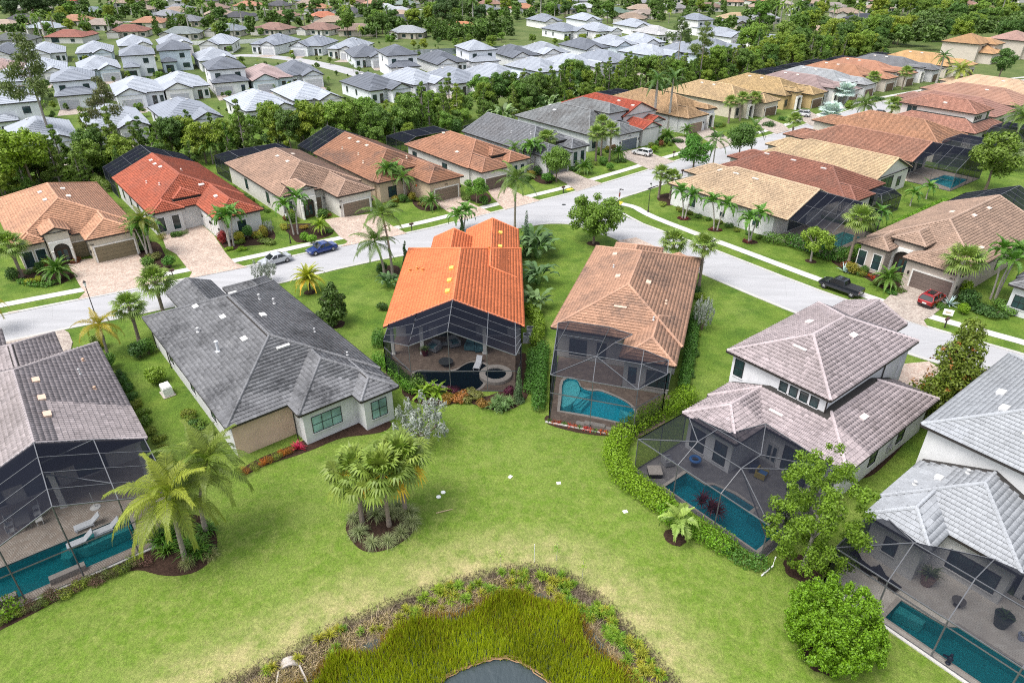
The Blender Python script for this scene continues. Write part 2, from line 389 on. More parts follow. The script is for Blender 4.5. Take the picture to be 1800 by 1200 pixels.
# ------------------------------------------------------------------ frames of the houses (origin on an eave corner, heading of the front)
FR = {'H1': ((-30.92, 45.80), 128.2), 'H2': ((-24.70, 47.13), 129.5), 'H3': ((-14.05, 65.25), 90.3), 'H4': ((4.14, 64.75), 72.2),
      'H5': ((26.59, 41.48), 38.5), 'H6': ((26.98, 38.10), 38.0)}
def fr_pt(f, x, y, z=None):
    (ox, oy), a = f; a = math.radians(a); c, s = math.cos(a), math.sin(a)
    p = (ox+x*s+y*c, oy-x*c+y*s); return p if z is None else (*p, z)
def FP(h, pts): return [fr_pt(FR[h], *p) for p in pts]
def GP(pts, z=0.0): return [gp(*p, z) for p in pts]
POOL = {
 'H1': FP('H1', [(-17.5,-7.9),(-3.3,-7.9),(-3.3,-4.0),(-17.5,-4.0)]),
 'H3': smooth_line(GP([(727,657),(738,651),(760,652),(783,655),(802,652),(815,642),(827,637),(840,637),(855,642),(858,650),(852,667),(848,678),(835,687),(802,687),(777,677),(750,672),(732,665)]), 1, True),
 'H4': smooth_line(GP([(988,672),(997,665),(1012,666),(1019,673),(1023,683),(1038,688),(1053,687),(1067,692),(1087,700),(1102,708),(1112,717),(1116,727),(1113,737),(1103,744),(1082,741),(1040,731),(984,722),(984,722),(987,700)]), 1, True),
 'H5': FP('H5', [(-10.4,-9.1),(-1.4,-9.1),(-1.4,-6.0),(-4.2,-6.0),(-4.2,-5.2),(-6.2,-5.2),(-7.9,-5.6),(-8.4,-6.2),(-10.4,-6.2)]),
 'H6': FP('H6', [(4.8,-5.5),(15.0,-5.5),(15.0,-2.1),(8.3,-2.3),(7.7,-3.0),(4.8,-3.2)]),
 'B4': FP('H4', [(0,0)]) and GP([(1632,318),(1660,308),(1702,316),(1672,332)]),
}
def inset(poly, d):
    cx = sum(p[0] for p in poly)/len(poly); cy = sum(p[1] for p in poly)/len(poly); out = []
    for x, y in poly:
        l = math.hypot(x-cx, y-cy); out.append((cx+(x-cx)*(l+d)/l, cy+(y-cy)*(l+d)/l))
    return out
# ------------------------------------------------------------------ ground with the pond bank, pools let into it
BANK = [(-24.5,6),(-24.5,19),(-22.5,23.4)] + GP([(390,1200),(480,1160),(560,1112),(680,1060),(760,1030),(850,1005),(935,990),(1000,1008),(1060,1050),(1110,1108),(1160,1160)]) + [(11.5,23),(13,10),(13,-30),(-24.5,-30)]
BANK = smooth_line(BANK, 2, True)
BA = np.array(BANK)
def bank_depth(X, Y):
    """metres inside the bank line (negative outside)"""
    P = np.stack([X, Y], -1); A = BA; B = np.roll(BA, -1, 0); best = np.full(X.shape, 1e9); ins = np.zeros(X.shape, bool)
    for a, b in zip(A, B):
        d = b-a; t = np.clip(((P-a)@d)/(d@d+1e-9), 0, 1); q = P-(a+t[..., None]*d)
        best = np.minimum(best, np.hypot(q[..., 0], q[..., 1]))
        cr = ((a[1] > Y) != (b[1] > Y)) & (X < (b[0]-a[0])*(Y-a[1])/(b[1]-a[1]+1e-12)+a[0]); ins ^= cr
    return np.where(ins, best, -best)
def ground_z(X, Y):
    d = bank_depth(X, Y); s = np.clip((d+.6)/4.2, 0, 1); return -1.05*s*s*(3-2*s)
PX0, PX1, PY0, PY1 = -27.0, 16.0, -42.0, 40.0
gx = np.arange(PX0, PX1+.01, .5); gy = np.concatenate([np.arange(PY0, 16, 4.0), np.arange(16, PY1+.01, .5)])
GX, GY = np.meshgrid(gx, gy); GZ = ground_z(GX, GY)
GZ[0, :] = GZ[-1, :] = 0; GZ[:, 0] = GZ[:, -1] = 0
GZ += np.where(GZ < -.05, NR.uniform(-.05, .05, GZ.shape), 0)
nx, ny = len(gx), len(gy)
pv = np.stack([GX.ravel(), GY.ravel(), GZ.ravel()], 1); ii = np.arange(nx*ny).reshape(ny, nx)
pf = np.stack([ii[:-1, :-1].ravel(), ii[:-1, 1:].ravel(), ii[1:, 1:].ravel(), ii[1:, :-1].ravel()], 1)
big = [(-1200,-150),(1200,-150),(1200,2600),(-1200,2600)]
g0 = flat_mesh('g', big, 0, M['lawn'], [[(PX0,PY0),(PX1,PY0),(PX1,PY1),(PX0,PY1)]]+[inset(p, .12) for p in POOL.values()])
gv = np.array([v.co for v in g0.vertices]); gf = np.array([p.vertices[:] for p in g0.polygons])
gm = mesh_np('ground', np.concatenate([pv, gv]), [pf, gf+len(pv)], M['lawn'], smooth=False)
dd = -bank_depth(pv[:, 0], pv[:, 1]); dry = np.where(dd > 0, np.clip(1.15-dd/4.2, 0, 1), 1.0)*np.clip((pv[:, 0]+26)/3, 0, 1)*np.clip((15-pv[:, 0])/2, 0, 1)
at_ = gm.attributes.new('dry', 'FLOAT', 'POINT'); at_.data.foreach_set('value', np.concatenate([dry, np.zeros(len(gv))]).astype(np.float32))
tag(obj('ground', gm), 'mown green lawn running between the houses down to the pond', 'lawn', kind='structure')
bx = flat_mesh('pond', [(-24,-29),(12.5,-29),(12.5,34),(-24,34)], -.66, M['pond_water'])
tag(obj('pond_water', bx), 'dark rippled pond water beyond the reeds', 'pond', kind='structure')
# ------------------------------------------------------------------ streets
FAR = [(-130,36),(-95,57)] + GP([(30,547),(147,524),(215,512),(328,489),(425,470),(600,430),(722,409),(870,372),(950,352),(1010,337),(1060,322),(1140,298),(1194,280),(1300,250),(1360,236)]) + [(84,187),(106,207),(140,229),(185,250),(260,280)]
FAR = smooth_line(FAR, 1)
NEAR = offset(FAR, -8.4)
def band(a, b): return list(a)+list(b)[::-1]
def strip_mesh(name, a, b, z, mat, parent=None):
    n = len(a); V = [(*p, z) for p in a]+[(*p, z) for p in b]; F = [(i, n+i, n+i+1, i+1) for i in range(n-1)]
    me = bpy.data.meshes.new(name); me.from_pydata(V, [], F); me.materials.append(mat)
    o = obj(name, me, parent)
    me.update()
    if me.polygons[0].normal.z < 0: me.flip_normals()
    return o
tag(strip_mesh('main_street', FAR, NEAR, .012, M['road']), 'pale concrete street curving from left edge to upper right', 'road', kind='structure')
CF = [gp(*p) for p in [(1148,400),(1213,423),(1260,440),(1418,502),(1520,538),(1623,572),(1747,607),(1800,622)]] + [(78,46),(110,14)]
CF = smooth_line([(17.5,112.5)]+CF, 1)
CN = offset(CF, -8.5)
tag(strip_mesh('side_street', CF, CN, .016, M['road2']), 'pale concrete side street running to the right edge', 'road', kind='structure')
corner = [(-2.0,103.6),(1.2,105.3),(5.5,107.3),(8.8,107.3),(11.2,106.4),(CN[0][0]+.3,CN[0][1]-.3),(CF[0][0],CF[0][1]),(18.6,113.0),(18.0,116.0),(19.0,119.6),(24.0,123.5),(20,130),(2,116),(-5,108)]
tag(obj('junction', flat_mesh('junction', corner, .020, M['road'])), 'pale concrete junction of the two streets', 'road', kind='structure')
def kerb(name, line, w0, w1, z=.07):
    a, b = offset(line, w0), offset(line, w1); n = len(a)
    V = [(*p, z) for p in a]+[(*p, z) for p in b]+[(*p, 0.0) for p in a]+[(*p, 0.0) for p in b]; F = []
    for i in range(n-1): F += [(i, n+i, n+i+1, i+1), (i, i+1, 2*n+i+1, 2*n+i), (n+i, 3*n+i, 3*n+i+1, n+i+1)]
    me = bpy.data.meshes.new(name); me.from_pydata(V, [], F); me.materials.append(M['kerb']); me.update()
    return tag(obj(name, me), kind='structure')
def part_line(line, f):
    return [p for p in line if f(p)]
kerb('kerb', FAR, -.45, .1)
kerb('kerb', part_line(NEAR, lambda p: p[0] < -1), -.1, .45)
kerb('kerb', part_line(NEAR, lambda p: p[0] > 25), -.1, .45)
kerb('kerb', CF[2:], -.4, .1); kerb('kerb', CN[2:], -.1, .4)
kerb('kerb', smooth_line([(-1.5,104.0),(1.2,105.3),(5.5,107.3),(8.8,107.3),(11.0,106.2),CN[2]], 1), -.35, .12)
kerb('kerb', smooth_line([CF[2],(18.6,113.0),(18.0,116.0),(19.2,119.8),(24.0,123.5),(28,127.5)], 1), -.12, .35)
def walk(name, line, a, b, label):
    A, B = offset(line, a), offset(line, b)
    tag(strip_mesh(name, A, B, .03, M['walk']), label, 'pavement', kind='structure')
walk('pavement', FAR, 2.2, 3.7, 'white concrete pavement along the far side of the street')
walk('pavement', [(20.5,116.8),(22.5,112.0),(26.5,106.6)]+CF[6:], 0, 0.001, 'x') if 0 else None
cw = smooth_line([(18.9,117.3),(21.6,115.4),(22.6,112.6),(24.5,109.2)]+offset(CF, 3.0)[5:], 1)
tag(strip_mesh('pavement', offset(cw, .75), offset(cw, -.75), .03, M['walk']), 'white concrete pavement beside the side street, curving to the stop sign', 'pavement', kind='structure')
yel = plain('tactile_yellow', (.62, .45, .04), .8, .1, 5)
tag(obj('tactile_paving', flat_mesh('tactile', [(18.2,117.0),(19.2,116.4),(19.9,117.8),(18.9,118.4)], .036, yel)), 'yellow tactile ramp pad at the kerb below the stop sign', 'paving', kind='structure')
q = gp(1001, 333)
tag(obj('tactile_paving', flat_mesh('tactile', [(q[0]-.8,q[1]-.2),(q[0]-.3,q[1]-.8),(q[0]+.8,q[1]+.2),(q[0]+.3,q[1]+.8)], .036, yel)), 'yellow tactile ramp pad across the street by the mailbox', 'paving', kind='structure')
# manhole and drains
q = gp(991, 360); o = tag(MB().lathe([(.38, 0), (.38, .012)], 20).build('manhole_cover', M['black'], loc=(q[0], q[1], .022)), 'dark round manhole cover in the street by the junction', 'manhole')
q = gp(24, 549); tag(MB().box(-.6, .6, -.3, .3, 0, .06).build('storm_drain', M['stone'], loc=(q[0], q[1], .02), rot=(0, 0, .5)), 'brown storm drain grate at the kerb by the left edge', 'drain')
# ------------------------------------------------------------------ paver driveways
DR = {'A1': [(117,460),(241,446),(252,458),(272,480),(300,494),(137,527),(150,514),(141,503)],
 'A2': [(283,410),(317,391),(345,387),(376,414),(398,447),(412,462),(434,470),(332,490),(338,479),(328,470),(310,447),(292,437)],
 'A3': [(570,386),(656,376),(672,385),(690,398),(716,411),(600,434),(612,425),(596,415)],
 'A4': [(758,350),(806,345),(828,358),(864,374),(800,391),(812,381),(793,376),(776,365)],
 'A5': [(856,332),(884,324),(915,342),(950,353),(888,369),(880,362),(864,345)],
 'A6': [(968,304),(1003,301),(1028,313),(1059,323),(1014,337),(998,324),(980,315)],
 'A7': [(1092,268),(1125,261),(1158,275),(1186,284),(1143,299),(1122,289),(1098,279)],
 'A8': [(1180,243),(1200,240),(1225,250),(1246,266),(1212,276),(1190,258)],
 'A9': [(1220,229),(1248,225),(1275,240),(1296,252),(1266,262),(1236,244)],
 'A10': [(1325,212),(1345,207),(1375,218),(1389,229),(1365,236),(1340,226)],
 'A11': [(1398,206),(1425,197),(1444,207),(1428,222)],
 'C1': [(1600,496),(1682,520),(1664,535),(1637,556),(1623,563),(1631,576),(1524,540),(1548,534),(1583,503)],
 'H1': [(10,602),(112,580),(121,585),(128,602),(118,640),(20,640)],
 'H4': [(1085,424),(1118,418),(1165,440),(1235,478),(1160,470)],
 'H5': [(1568,660),(1590,640),(1632,636),(1655,650),(1600,700)]}
DLAB = {'A1': 'pink beige paver driveway before the peach roofed house', 'A2': 'pink beige paver driveway before the red roofed house', 'A3': 'paver driveway before the tan roofed house with two garage doors',
 'A4': 'paver driveway before the brown roofed house', 'A5': 'paver driveway before the terracotta roofed house behind the coconut palm', 'A6': 'grey paver driveway opposite the junction',
 'A7': 'grey paver driveway under the white hatchback', 'A8': 'curved paver driveway beside the royal palms', 'A9': 'paver driveway of the orange tan roofed house', 'A10': 'paver driveway of the pale yellow roofed house',
 'A11': 'brick red driveway under the white wagon', 'C1': 'paver driveway under the red car', 'H1': 'grey paver driveway at the left street edge', 'H4': 'driveway of the tan roofed house by the side street', 'H5': 'paver drive in front of the two storey mauve roofed house'}
for k, v in DR.items():
    m = M['drive_pink'] if k in ('A1', 'A2', 'A3', 'A4', 'A5', 'H4', 'H5') else M['drive_grey']
    col = slab('driveway', GP(v), 0.0, .085, m); tag(col, DLAB[k], 'driveway', kind='structure')
# ------------------------------------------------------------------ planting beds
BEDS = [
 ('round mulch bed under the three fan palms', [(605,918),(612,945),(640,973),(690,965),(733,932),(726,905),(690,888),(640,888)]),
 ('curving mulch bed before the screened pool at lower left', [(-20,1120),(0,1107),(60,1078),(160,1022),(240,998),(275,1010),(310,1013),(352,1004),(385,970),(378,925),(345,900),(300,915),(262,962),(20,1076),(-20,1095)]),
 ('mulch bed along the rear wall of the dark grey roofed house', [(420,842),(470,815),(535,797),(600,768),(640,765),(685,757),(690,735),(600,745),(520,780),(430,815)]),
 ('mulch bed before the screened pool of the orange roofed house', [(700,690),(735,712),(790,712),(815,705),(850,716),(880,724),(905,718),(930,700),(938,640),(915,610),(900,690),(790,705),(720,665)]),
 ('mulch bed with red flowers before the tan roofed house pool', [(955,736),(963,747),(1020,762),(1080,768),(1100,752),(1070,755),(985,738),(963,728)]),
 ('mulch bed under the magnolia and hedge beside the mauve roofed house', [(1490,830),(1520,845),(1560,815),(1640,720),(1622,712),(1540,800)]),
 ('mulch bed before the tan roofed house with the red car', [(1455,455),(1475,470),(1500,480),(1525,490),(1545,505),(1568,514),(1583,503),(1590,495),(1560,470),(1510,450)]),
 ('mulch bed at the foot of the small corner palms', [(1150,345),(1165,360),(1185,363),(1195,345),(1180,338)]),
 ('mulch bed by the peach roofed house', [(25,490),(50,505),(100,503),(138,485),(122,470),(60,478),(30,470)]),
 ('mulch bed between the peach and the red roofed houses', [(240,446),(252,458),(268,477),(285,480),(306,468),(290,450),(280,425),(255,425)]),
 ('mulch bed by the garage of the red roofed house', [(378,412),(398,445),(430,432),(470,430),(487,418),(478,400),(450,395),(410,400)]),
 ('mulch bed by the entrance of the tan roofed house across the street', [(488,395),(510,412),(520,428),(545,425),(590,412),(580,398),(545,392)]),
 ('mulch bed by the brown roofed house', [(720,350),(735,370),(765,372),(772,358),(758,348)]),
 ('mulch bed by the terracotta roofed house', [(820,345),(838,358),(862,358),(864,345),(850,335)]),
 ('mulch bed by the grey roofed house opposite the junction', [(930,310),(950,325),(975,322),(970,305)]),
 ('mulch bed at the foot of the coconut palms by the orange roof', [(668,482),(680,490),(700,488),(705,470),(690,465),(672,470)]),
]
for lab, pts in BEDS:
    z = .025
    tag(slab('mulch_bed', smooth_line(GP(pts), 2, True), -.02, z, M['mulch']), lab, 'mulch', kind='structure')
# ------------------------------------------------------------------ house builder
EAVE = 3.8
TW, TE = .345, .40        # tile width, exposed course
def tile_profile(kind):
    if kind == 's':
        return np.array([0, .12, .30, .48, .62, 1.0]), np.array([.0, .055, .075, .055, .0, .0])
    return np.array([0., 1.0]), np.array([0., 0.])
def make_tile(kind):
    t, h = tile_profile(kind); n = len(t)
    V = []
    for v, up in ((0, .066), (TE*1.04, .012)):
        for i in range(n): V.append((t[i]*TW*.97, v, up+h[i]))
    for i in range(n): V.append((t[i]*TW*.97, .01, .036+h[i]*.7))
    F = [(i, i+1, n+i+1, n+i) for i in range(n-1)]+[(2*n+i, 2*n+i+1, i+1, i) for i in range(n-1)]
    F += [(0, n, 2*n), (n-1, 3*n-1, 2*n-1)]
    return V, F
M['felt'] = plain('roof_underlay', (.035, .032, .03), .9, .2, 4)
TILE_ME = {}
for k in ('s', 'f'):
    V, F = make_tile(k)
    for mk in ('tile', 'tile_dark', 'tile_clean', 'tile_tan', 'tile_even'):
        me = bpy.data.meshes.new('roof_tile'); me.from_pydata(V, [], F); me.materials.append(M[mk]); TILE_ME[k, mk] = me
class House:
    def __init__(s, name, label, frame, roof, wall, tile='tile', prof='f', lod=1, trim=(.75, .73, .68), fascia=None, cat='house', group=None):
        (ox, oy), a = frame; s.frame = frame; s.a = math.radians(a)
        s.e = empty(name, (ox, oy, 0), s.a-math.pi/2, label, cat, group)
        s.roofc, s.wallc, s.tm, s.prof, s.lod, s.trimc = roof, wall, tile, prof, lod, trim
        s.fasc = fascia or (.03, .026, .024); s.w = []
    def W(s, x, y, z=None): return fr_pt(s.frame, x, y, z)
    def wing(s, x0, x1, y0, y1, z=EAVE, axis='y', ends='hh', pitch=.42, ov=.5, wall=True, open_=(), wall_rect=None, gin=.3, wc=None):
        s.w.append(dict(x0=x0, x1=x1, y0=y0, y1=y1, z=z, axis=axis, ends=ends, p=pitch, ov=ov, wall=wall, open=open_, wr=wall_rect, gin=gin, wc=wc)); return s
    def rh(s, w, x, y):
        """height of one wing's roof at (x, y) arrays; -9 outside"""
        ax, e = w['axis'], w['ends']
        ins = (x > w['x0']) & (x < w['x1']) & (y > w['y0']) & (y < w['y1'])
        hx = [x-w['x0'], w['x1']-x]; hy = [y-w['y0'], w['y1']-y]
        c = hx if ax == 'y' else hy; l = hy if ax == 'y' else hx
        h = np.minimum(c[0], c[1])
        for i in (0, 1):
            if e[i] == 'h': h = np.minimum(h, l[i])
        return np.where(ins, w['z']+w['p']*h, -9)
    def top(s, x, y, skip=None):
        x, y = np.asarray(x, float), np.asarray(y, float); r = np.full(x.shape, -9.0)
        for w in s.w:
            if w is not skip: r = np.maximum(r, s.rh(w, x, y))
        return r
    def planes(s, w):
        x0, x1, y0, y1, z, p = w['x0'], w['x1'], w['y0'], w['y1'], w['z'], w['p']
        if w['axis'] == 'y': f = lambda a, b, h: (a, b, h)
        else: f = lambda a, b, h: (b, -a, h); x0, x1, y0, y1 = -w['y1'], -w['y0'], w['x0'], w['x1']
        hw = (x1-x0)/2; xm = (x0+x1)/2; zr = z+hw*p
        e0, e1 = [hw if k == 'h' else 0 for k in w['ends']]
        A, B = f(xm, y0+e0, zr), f(xm, y1-e1, zr)
        c00, c10, c11, c01 = f(x0, y0, z), f(x1, y0, z), f(x1, y1, z), f(x0, y1, z)
        pl = [[c01, c00, A, B], [c10, c11, B, A]]
        if w['ends'][0] == 'h': pl.append([c00, c10, A])
        if w['ends'][1] == 'h': pl.append([c11, c01, B])
        lines = [(A, B)]
        lines += [(c00, A), (c10, A)]; lines += [(c11, B), (c01, B)]
        eaves = [(c01, c00), (c10, c11)]
        gab = []
        if w['ends'][0] == 'h': eaves.append((c00, c10))
        else: gab.append((c00, c10, A))
        if w['ends'][1] == 'h': eaves.append((c11, c01))
        else: gab.append((c11, c01, B))
        return pl, lines, eaves, gab
    def finish(s):
        ntile = []
        for w in s.w: s._wing(w, ntile)
        if s.lod == 0:                                  # the tiles that show largest are pieces of their own
            cx = [(t[1], i) for i, t in enumerate(ntile)]; cx.sort(); pick = set(i for _, i in cx[:300])
            for i, t in enumerate(ntile):
                if i in pick:
                    o = link(bpy.data.objects.new('roof_tile', TILE_ME[s.prof, s.tm])); o.parent = t[3]; o.matrix_local = t[2]; o.color = (*t[4], 1)
            for w, roof, cells in s._rest:
                s._tiles(w, roof, [c for c in cells if c[5] not in pick])
        return s
    def _wing(s, w, ntile):
        pl, lines, eaves, gab = s.planes(w); E = s.e
        mb = MB()
        for P in pl: mb.poly(P)
        z = w['z']
        mb.poly([(w['x0'], w['y0'], z-.03), (w['x0'], w['y1'], z-.03), (w['x1'], w['y1'], z-.03), (w['x1'], w['y0'], z-.03)])
        roof = mb.build('roof', M[s.tm] if s.lod > 1 else M['felt'], E, s.roofc)
        cells = []
        if s.lod <= 1:
            for pi, P in enumerate(pl):
                P = [Vector(q) for q in P]; U = (P[1]-P[0]).normalized(); Lw = (P[1]-P[0]).length
                n = U.cross(P[2]-P[0]).normalized(); V = n.cross(U).normalized()
                uv = [((q-P[0]).dot(U), (q-P[0]).dot(V)) for q in P]; vmax = max(q[1] for q in uv)
                rows = int(vmax/TE+.35)
                for r in range(rows):
                    v0 = r*TE-.06; vm = min(max(v0+TE/2, .01), vmax-.01); us = []
                    for i in range(len(uv)):
                        a, b = uv[i], uv[(i+1) % len(uv)]
                        if (a[1]-vm)*(b[1]-vm) < 0: us.append(a[0]+(b[0]-a[0])*(vm-a[1])/(b[1]-a[1]))
                    if len(us) < 2: continue
                    ua, ub = min(us), max(us); k = math.floor(ua/TW) - (1 if (r % 2 and s.prof == 'f') else 0); off = TW/2 if (r % 2 and s.prof == 'f') else 0
                    u = k*TW+off
                    while u < ub:
                        a, b = max(u, ua), min(u+TW, ub)
                        if b-a > .07: cells.append((pi, a, b, v0, P[0]+U*((a+b)/2)+V*vm, (P[0], U, V, n)))
                        u += TW
            if cells:
                C = np.array([c[4] for c in cells]); tp = s.top(C[:, 0], C[:, 1], w)
                cells = [c for c, hid in zip(cells, tp > C[:, 2]+.12) if not hid]
            if s.lod == 0:
                if not hasattr(s, '_rest'): s._rest = []
                out = []
                for c in cells:
                    idx = None
                    if c[2]-c[1] > TW*.98:
                        P0, U, V, n = c[5]; idx = len(ntile)
                        mt = Matrix.Identity(4)
                        for i in range(3): mt[i][0], mt[i][1], mt[i][2], mt[i][3] = U[i], V[i], n[i], (P0+U*c[1]+V*c[3])[i]
                        wx = s.W(c[4].x, c[4].y); d = wx[0]**2+wx[1]**2+(CAM_H-c[4].z)**2
                        if abs(math.atan2(wx[0], wx[1])) > math.radians(40): d += 1e5
                        ntile.append((0, d, mt, roof, s.roofc))
                    out.append((*c[:5], idx if idx is not None else -1, c[5]))
                s._rest.append((w, roof, out))
            else: s._tiles(w, roof, [(*c[:5], -1, c[5]) for c in cells])
            # ridge and hip caps
            mb = MB()
            for a, b in lines:
                a, b = Vector(a), Vector(b); d = b-a; k = int(d.length/.42)
                if k < 1: continue
                for i in range(k):
                    p, q = a+d*(i/k), a+d*((i+1)/k); c = (p+q)/2
                    if s.top([c.x], [c.y], w)[0] > c.z+.06: continue
                    x = d.cross(Vector((0, 0, 1))).normalized()*.16; up = Vector((0, 0, 1)); n0 = len(mb.v)
                    for pt, kk in ((p, 1.0), (q+d.normalized()*.03, .84)):
                        mb.v += [tuple(pt-x*kk+up*.03), tuple(pt-x*kk*.55+up*(.15*kk)), tuple(pt+x*kk*.55+up*(.15*kk)), tuple(pt+x*kk+up*.03)]
                    mb.f += [(n0, n0+1, n0+5, n0+4), (n0+1, n0+2, n0+6, n0+5), (n0+2, n0+3, n0+7, n0+6), (n0, n0+3, n0+2, n0+1)]
            if mb.v: mb.build('ridge_cap', M[s.tm], roof, tuple(min(.75, c*1.12+.02) for c in s.roofc), kind='stuff')
        elif s.lod == 2:
            mb = MB()
            for P in pl:
                P = [Vector(q) for q in P]; U = (P[1]-P[0]).normalized(); n = U.cross(P[2]-P[0]).normalized(); V = n.cross(U).normalized()
                uv = [((q-P[0]).dot(U), (q-P[0]).dot(V)) for q in P]; vmax = max(q[1] for q in uv)
                st = .62
                for r in range(int(vmax/st)):
                    def span(v):
                        us = []
                        for i in range(len(uv)):
                            a, b = uv[i], uv[(i+1) % len(uv)]
                            if (a[1]-v)*(b[1]-v) < 0: us.append(a[0]+(b[0]-a[0])*(v-a[1])/(b[1]-a[1]))
                        return (min(us), max(us)) if len(us) > 1 else None
                    a, b = span(r*st+.01), span(min(r*st+st, vmax-.01))
                    if not a or not b: continue
                    q = lambda u, v, h: tuple(P[0]+U*u+V*v+n*h)
                    mb.poly([q(a[0], r*st, .08), q(a[1], r*st, .08), q(b[1], r*st+st, .02), q(b[0], r*st+st, .02)])
                    mb.poly([q(a[0], r*st, .0), q(a[1], r*st, .0), q(a[1], r*st, .08), q(a[0], r*st, .08)])
            if mb.v: mb.build('tile_course', M[s.tm], roof, s.roofc, kind='stuff')
        # gutter and fascia
        mb = MB()
        for a, b in eaves+[(g[0], g[2]) for g in gab]+[(g[1], g[2]) for g in gab]:
            a, b = Vector(a), Vector(b); k = max(1, int((b-a).length/1.0)); run = None
            for i in range(k+1):
                c = a+(b-a)*((i+.5)/k) if i < k else None
                ok = c is not None and s.top([c.x], [c.y], w)[0] < c.z+.1
                if ok and run is None: run = a+(b-a)*(i/k)
                if not ok and run is not None:
                    mb.bar(run-Vector((0, 0, .1)), a+(b-a)*(i/k)-Vector((0, 0, .1)), .14, .2); run = None
        if mb.v: mb.build('gutter', M['trim'], E, s.fasc)
        if w['wall']:
            o = w['ov']; g = w['gin']; ax, en = w['axis'], w['ends']
            ix0, ix1, iy0, iy1 = o, o, o, o
            if ax == 'y': iy0 = g if en[0] == 'g' else o; iy1 = g if en[1] == 'g' else o
            else: ix0 = g if en[0] == 'g' else o; ix1 = g if en[1] == 'g' else o
            r = w['wr'] or (w['x0']+ix0, w['x1']-ix1, w['y0']+iy0, w['y1']-iy1)
            w['r'] = r; x0, x1, y0, y1 = r; mb = MB(); zt = z-.02
            sides = {'r': [(x0, y0), (x1, y0)], 'R': [(x1, y0), (x1, y1)], 'f': [(x1, y1), (x0, y1)], 'l': [(x0, y1), (x0, y0)]}
            for k, (a, b) in sides.items():
                if k not in w['open']: mb.poly([(*a, 0), (*b, 0), (*b, zt), (*a, zt)])
            if w['wr'] is None:
                for ga in gab:
                    A, B, T = [Vector(q) for q in ga]; mid = Vector(((w['x0']+w['x1'])/2, (w['y0']+w['y1'])/2, 0))
                    d = (mid-(A+B)/2); d.z = 0; d = d.normalized()*g; dn = Vector((0, 0, -.03)); sh = (B-A).normalized()*.35
                    mb.poly([A+d+dn+sh*0, B+d+dn, T+d+dn])
            mb.build('wall', M['stucco'], E, w['wc'] or s.wallc)
    def _tiles(s, w, roof, cells):
        if not cells: return
        t, h = tile_profile(s.prof); n = len(t); K = len(cells)
        a = np.array([c[1] for c in cells]); b = np.array([c[2] for c in cells]); v = np.array([c[3] for c in cells])
        P0 = np.array([c[6][0] for c in cells]); U = np.array([c[6][1] for c in cells]); Vv = np.array([c[6][2] for c in cells]); Nn = np.array([c[6][3] for c in cells])
        jit = NR.uniform(-.006, .006, K); tilt = NR.uniform(-.006, .006, K)
        rowsV = []
        def pt(u, vv, hh): return P0+U*u[:, None]+Vv*vv[:, None]+Nn*hh[:, None]
        wd = (b-a)-.011
        for vv, up in ((0, .066), (TE*1.04, .012)):
            for i in range(n): rowsV.append(pt(a+t[i]*wd, v+vv, up+h[i]*np.ones(K)+jit+tilt*(t[i]-.5)))
        for i in range(n): rowsV.append(pt(a+t[i]*wd, v+.01, .036+h[i]*.7*np.ones(K)))
        V = np.stack(rowsV, 1); base = (np.arange(K)*3*n)[:, None]
        q = []
        for i in range(n-1): q.append([i, i+1, n+i+1, n+i]); q.append([2*n+i, 2*n+i+1, i+1, i])
        F4 = (base[:, :, None]+np.array(q)[None]).reshape(-1, 4)
        r = NR.uniform(0, 1000, K); rr = np.repeat(r, len(q))
        me = mesh_np('roof_tiles', V.reshape(-1, 3), [F4], M[s.tm], rr)
        obj('roof_tiles', me, roof, s.roofc, kind='stuff')
    # ---- fittings on a wall: side r(ear) f(ront) l R, position along it, plane of the wall
    def pt(s, side, al, pl, out, z):
        return {'r': (al, pl-out, z), 'f': (al, pl+out, z), 'l': (pl-out, al, z), 'R': (pl+out, al, z)}[side]
    def quad(s, mb, side, a0, a1, pl, o0, o1, z0, z1):
        p, q = s.pt(side, a0, pl, o0, z0), s.pt(side, a1, pl, o1, z1)
        mb.box(min(p[0], q[0]), max(p[0], q[0]), min(p[1], q[1]), max(p[1], q[1]), z0, z1)
    def window(s, side, al, pl, z0, wd, ht, cols=1, rows=2, glass='glass', frame=(.03, .03, .032), sill=True, surround=None):
        mb = MB(); t = .05
        if surround:
            sb = MB(); k = .16
            for a, b, c, d in ((al-wd/2-k, al-wd/2, z0-k, z0+ht+k), (al+wd/2, al+wd/2+k, z0-k, z0+ht+k), (al-wd/2, al+wd/2, z0+ht, z0+ht+k), (al-wd/2, al+wd/2, z0-k, z0)):
                s.quad(sb, side, a, b, pl, 0, .05, c, d)
            sb.build('window_surround', M['stucco'], s.e, surround)
        for i in range(cols+1):
            a = al-wd/2+wd*i/cols; s.quad(mb, side, a-t/2, a+t/2, pl, 0, .06, z0, z0+ht)
        for j in range(rows+1):
            zz = z0+ht*j/rows; s.quad(mb, side, al-wd/2-t/2, al+wd/2+t/2, pl, 0, .055, zz-t/2, zz+t/2)
        f = mb.build('window', M['trim'], s.e, frame)
        for i in range(cols):
            for j in range(rows if s.lod < 2 else 1):
                pb = MB(); r = rows if s.lod < 2 else 1
                s.quad(pb, side, al-wd/2+wd*i/cols+t/2, al-wd/2+wd*(i+1)/cols-t/2, pl, 0, .02, z0+ht*j/r+t/2, z0+ht*(j+1)/r-t/2)
                pb.build('pane', M[glass], f)
        if sill and not surround:
            sb = MB(); s.quad(sb, side, al-wd/2-.08, al+wd/2+.08, pl, 0, .1, z0-.12, z0-.03); sb.build('sill', M['stucco'], f, s.wallc)
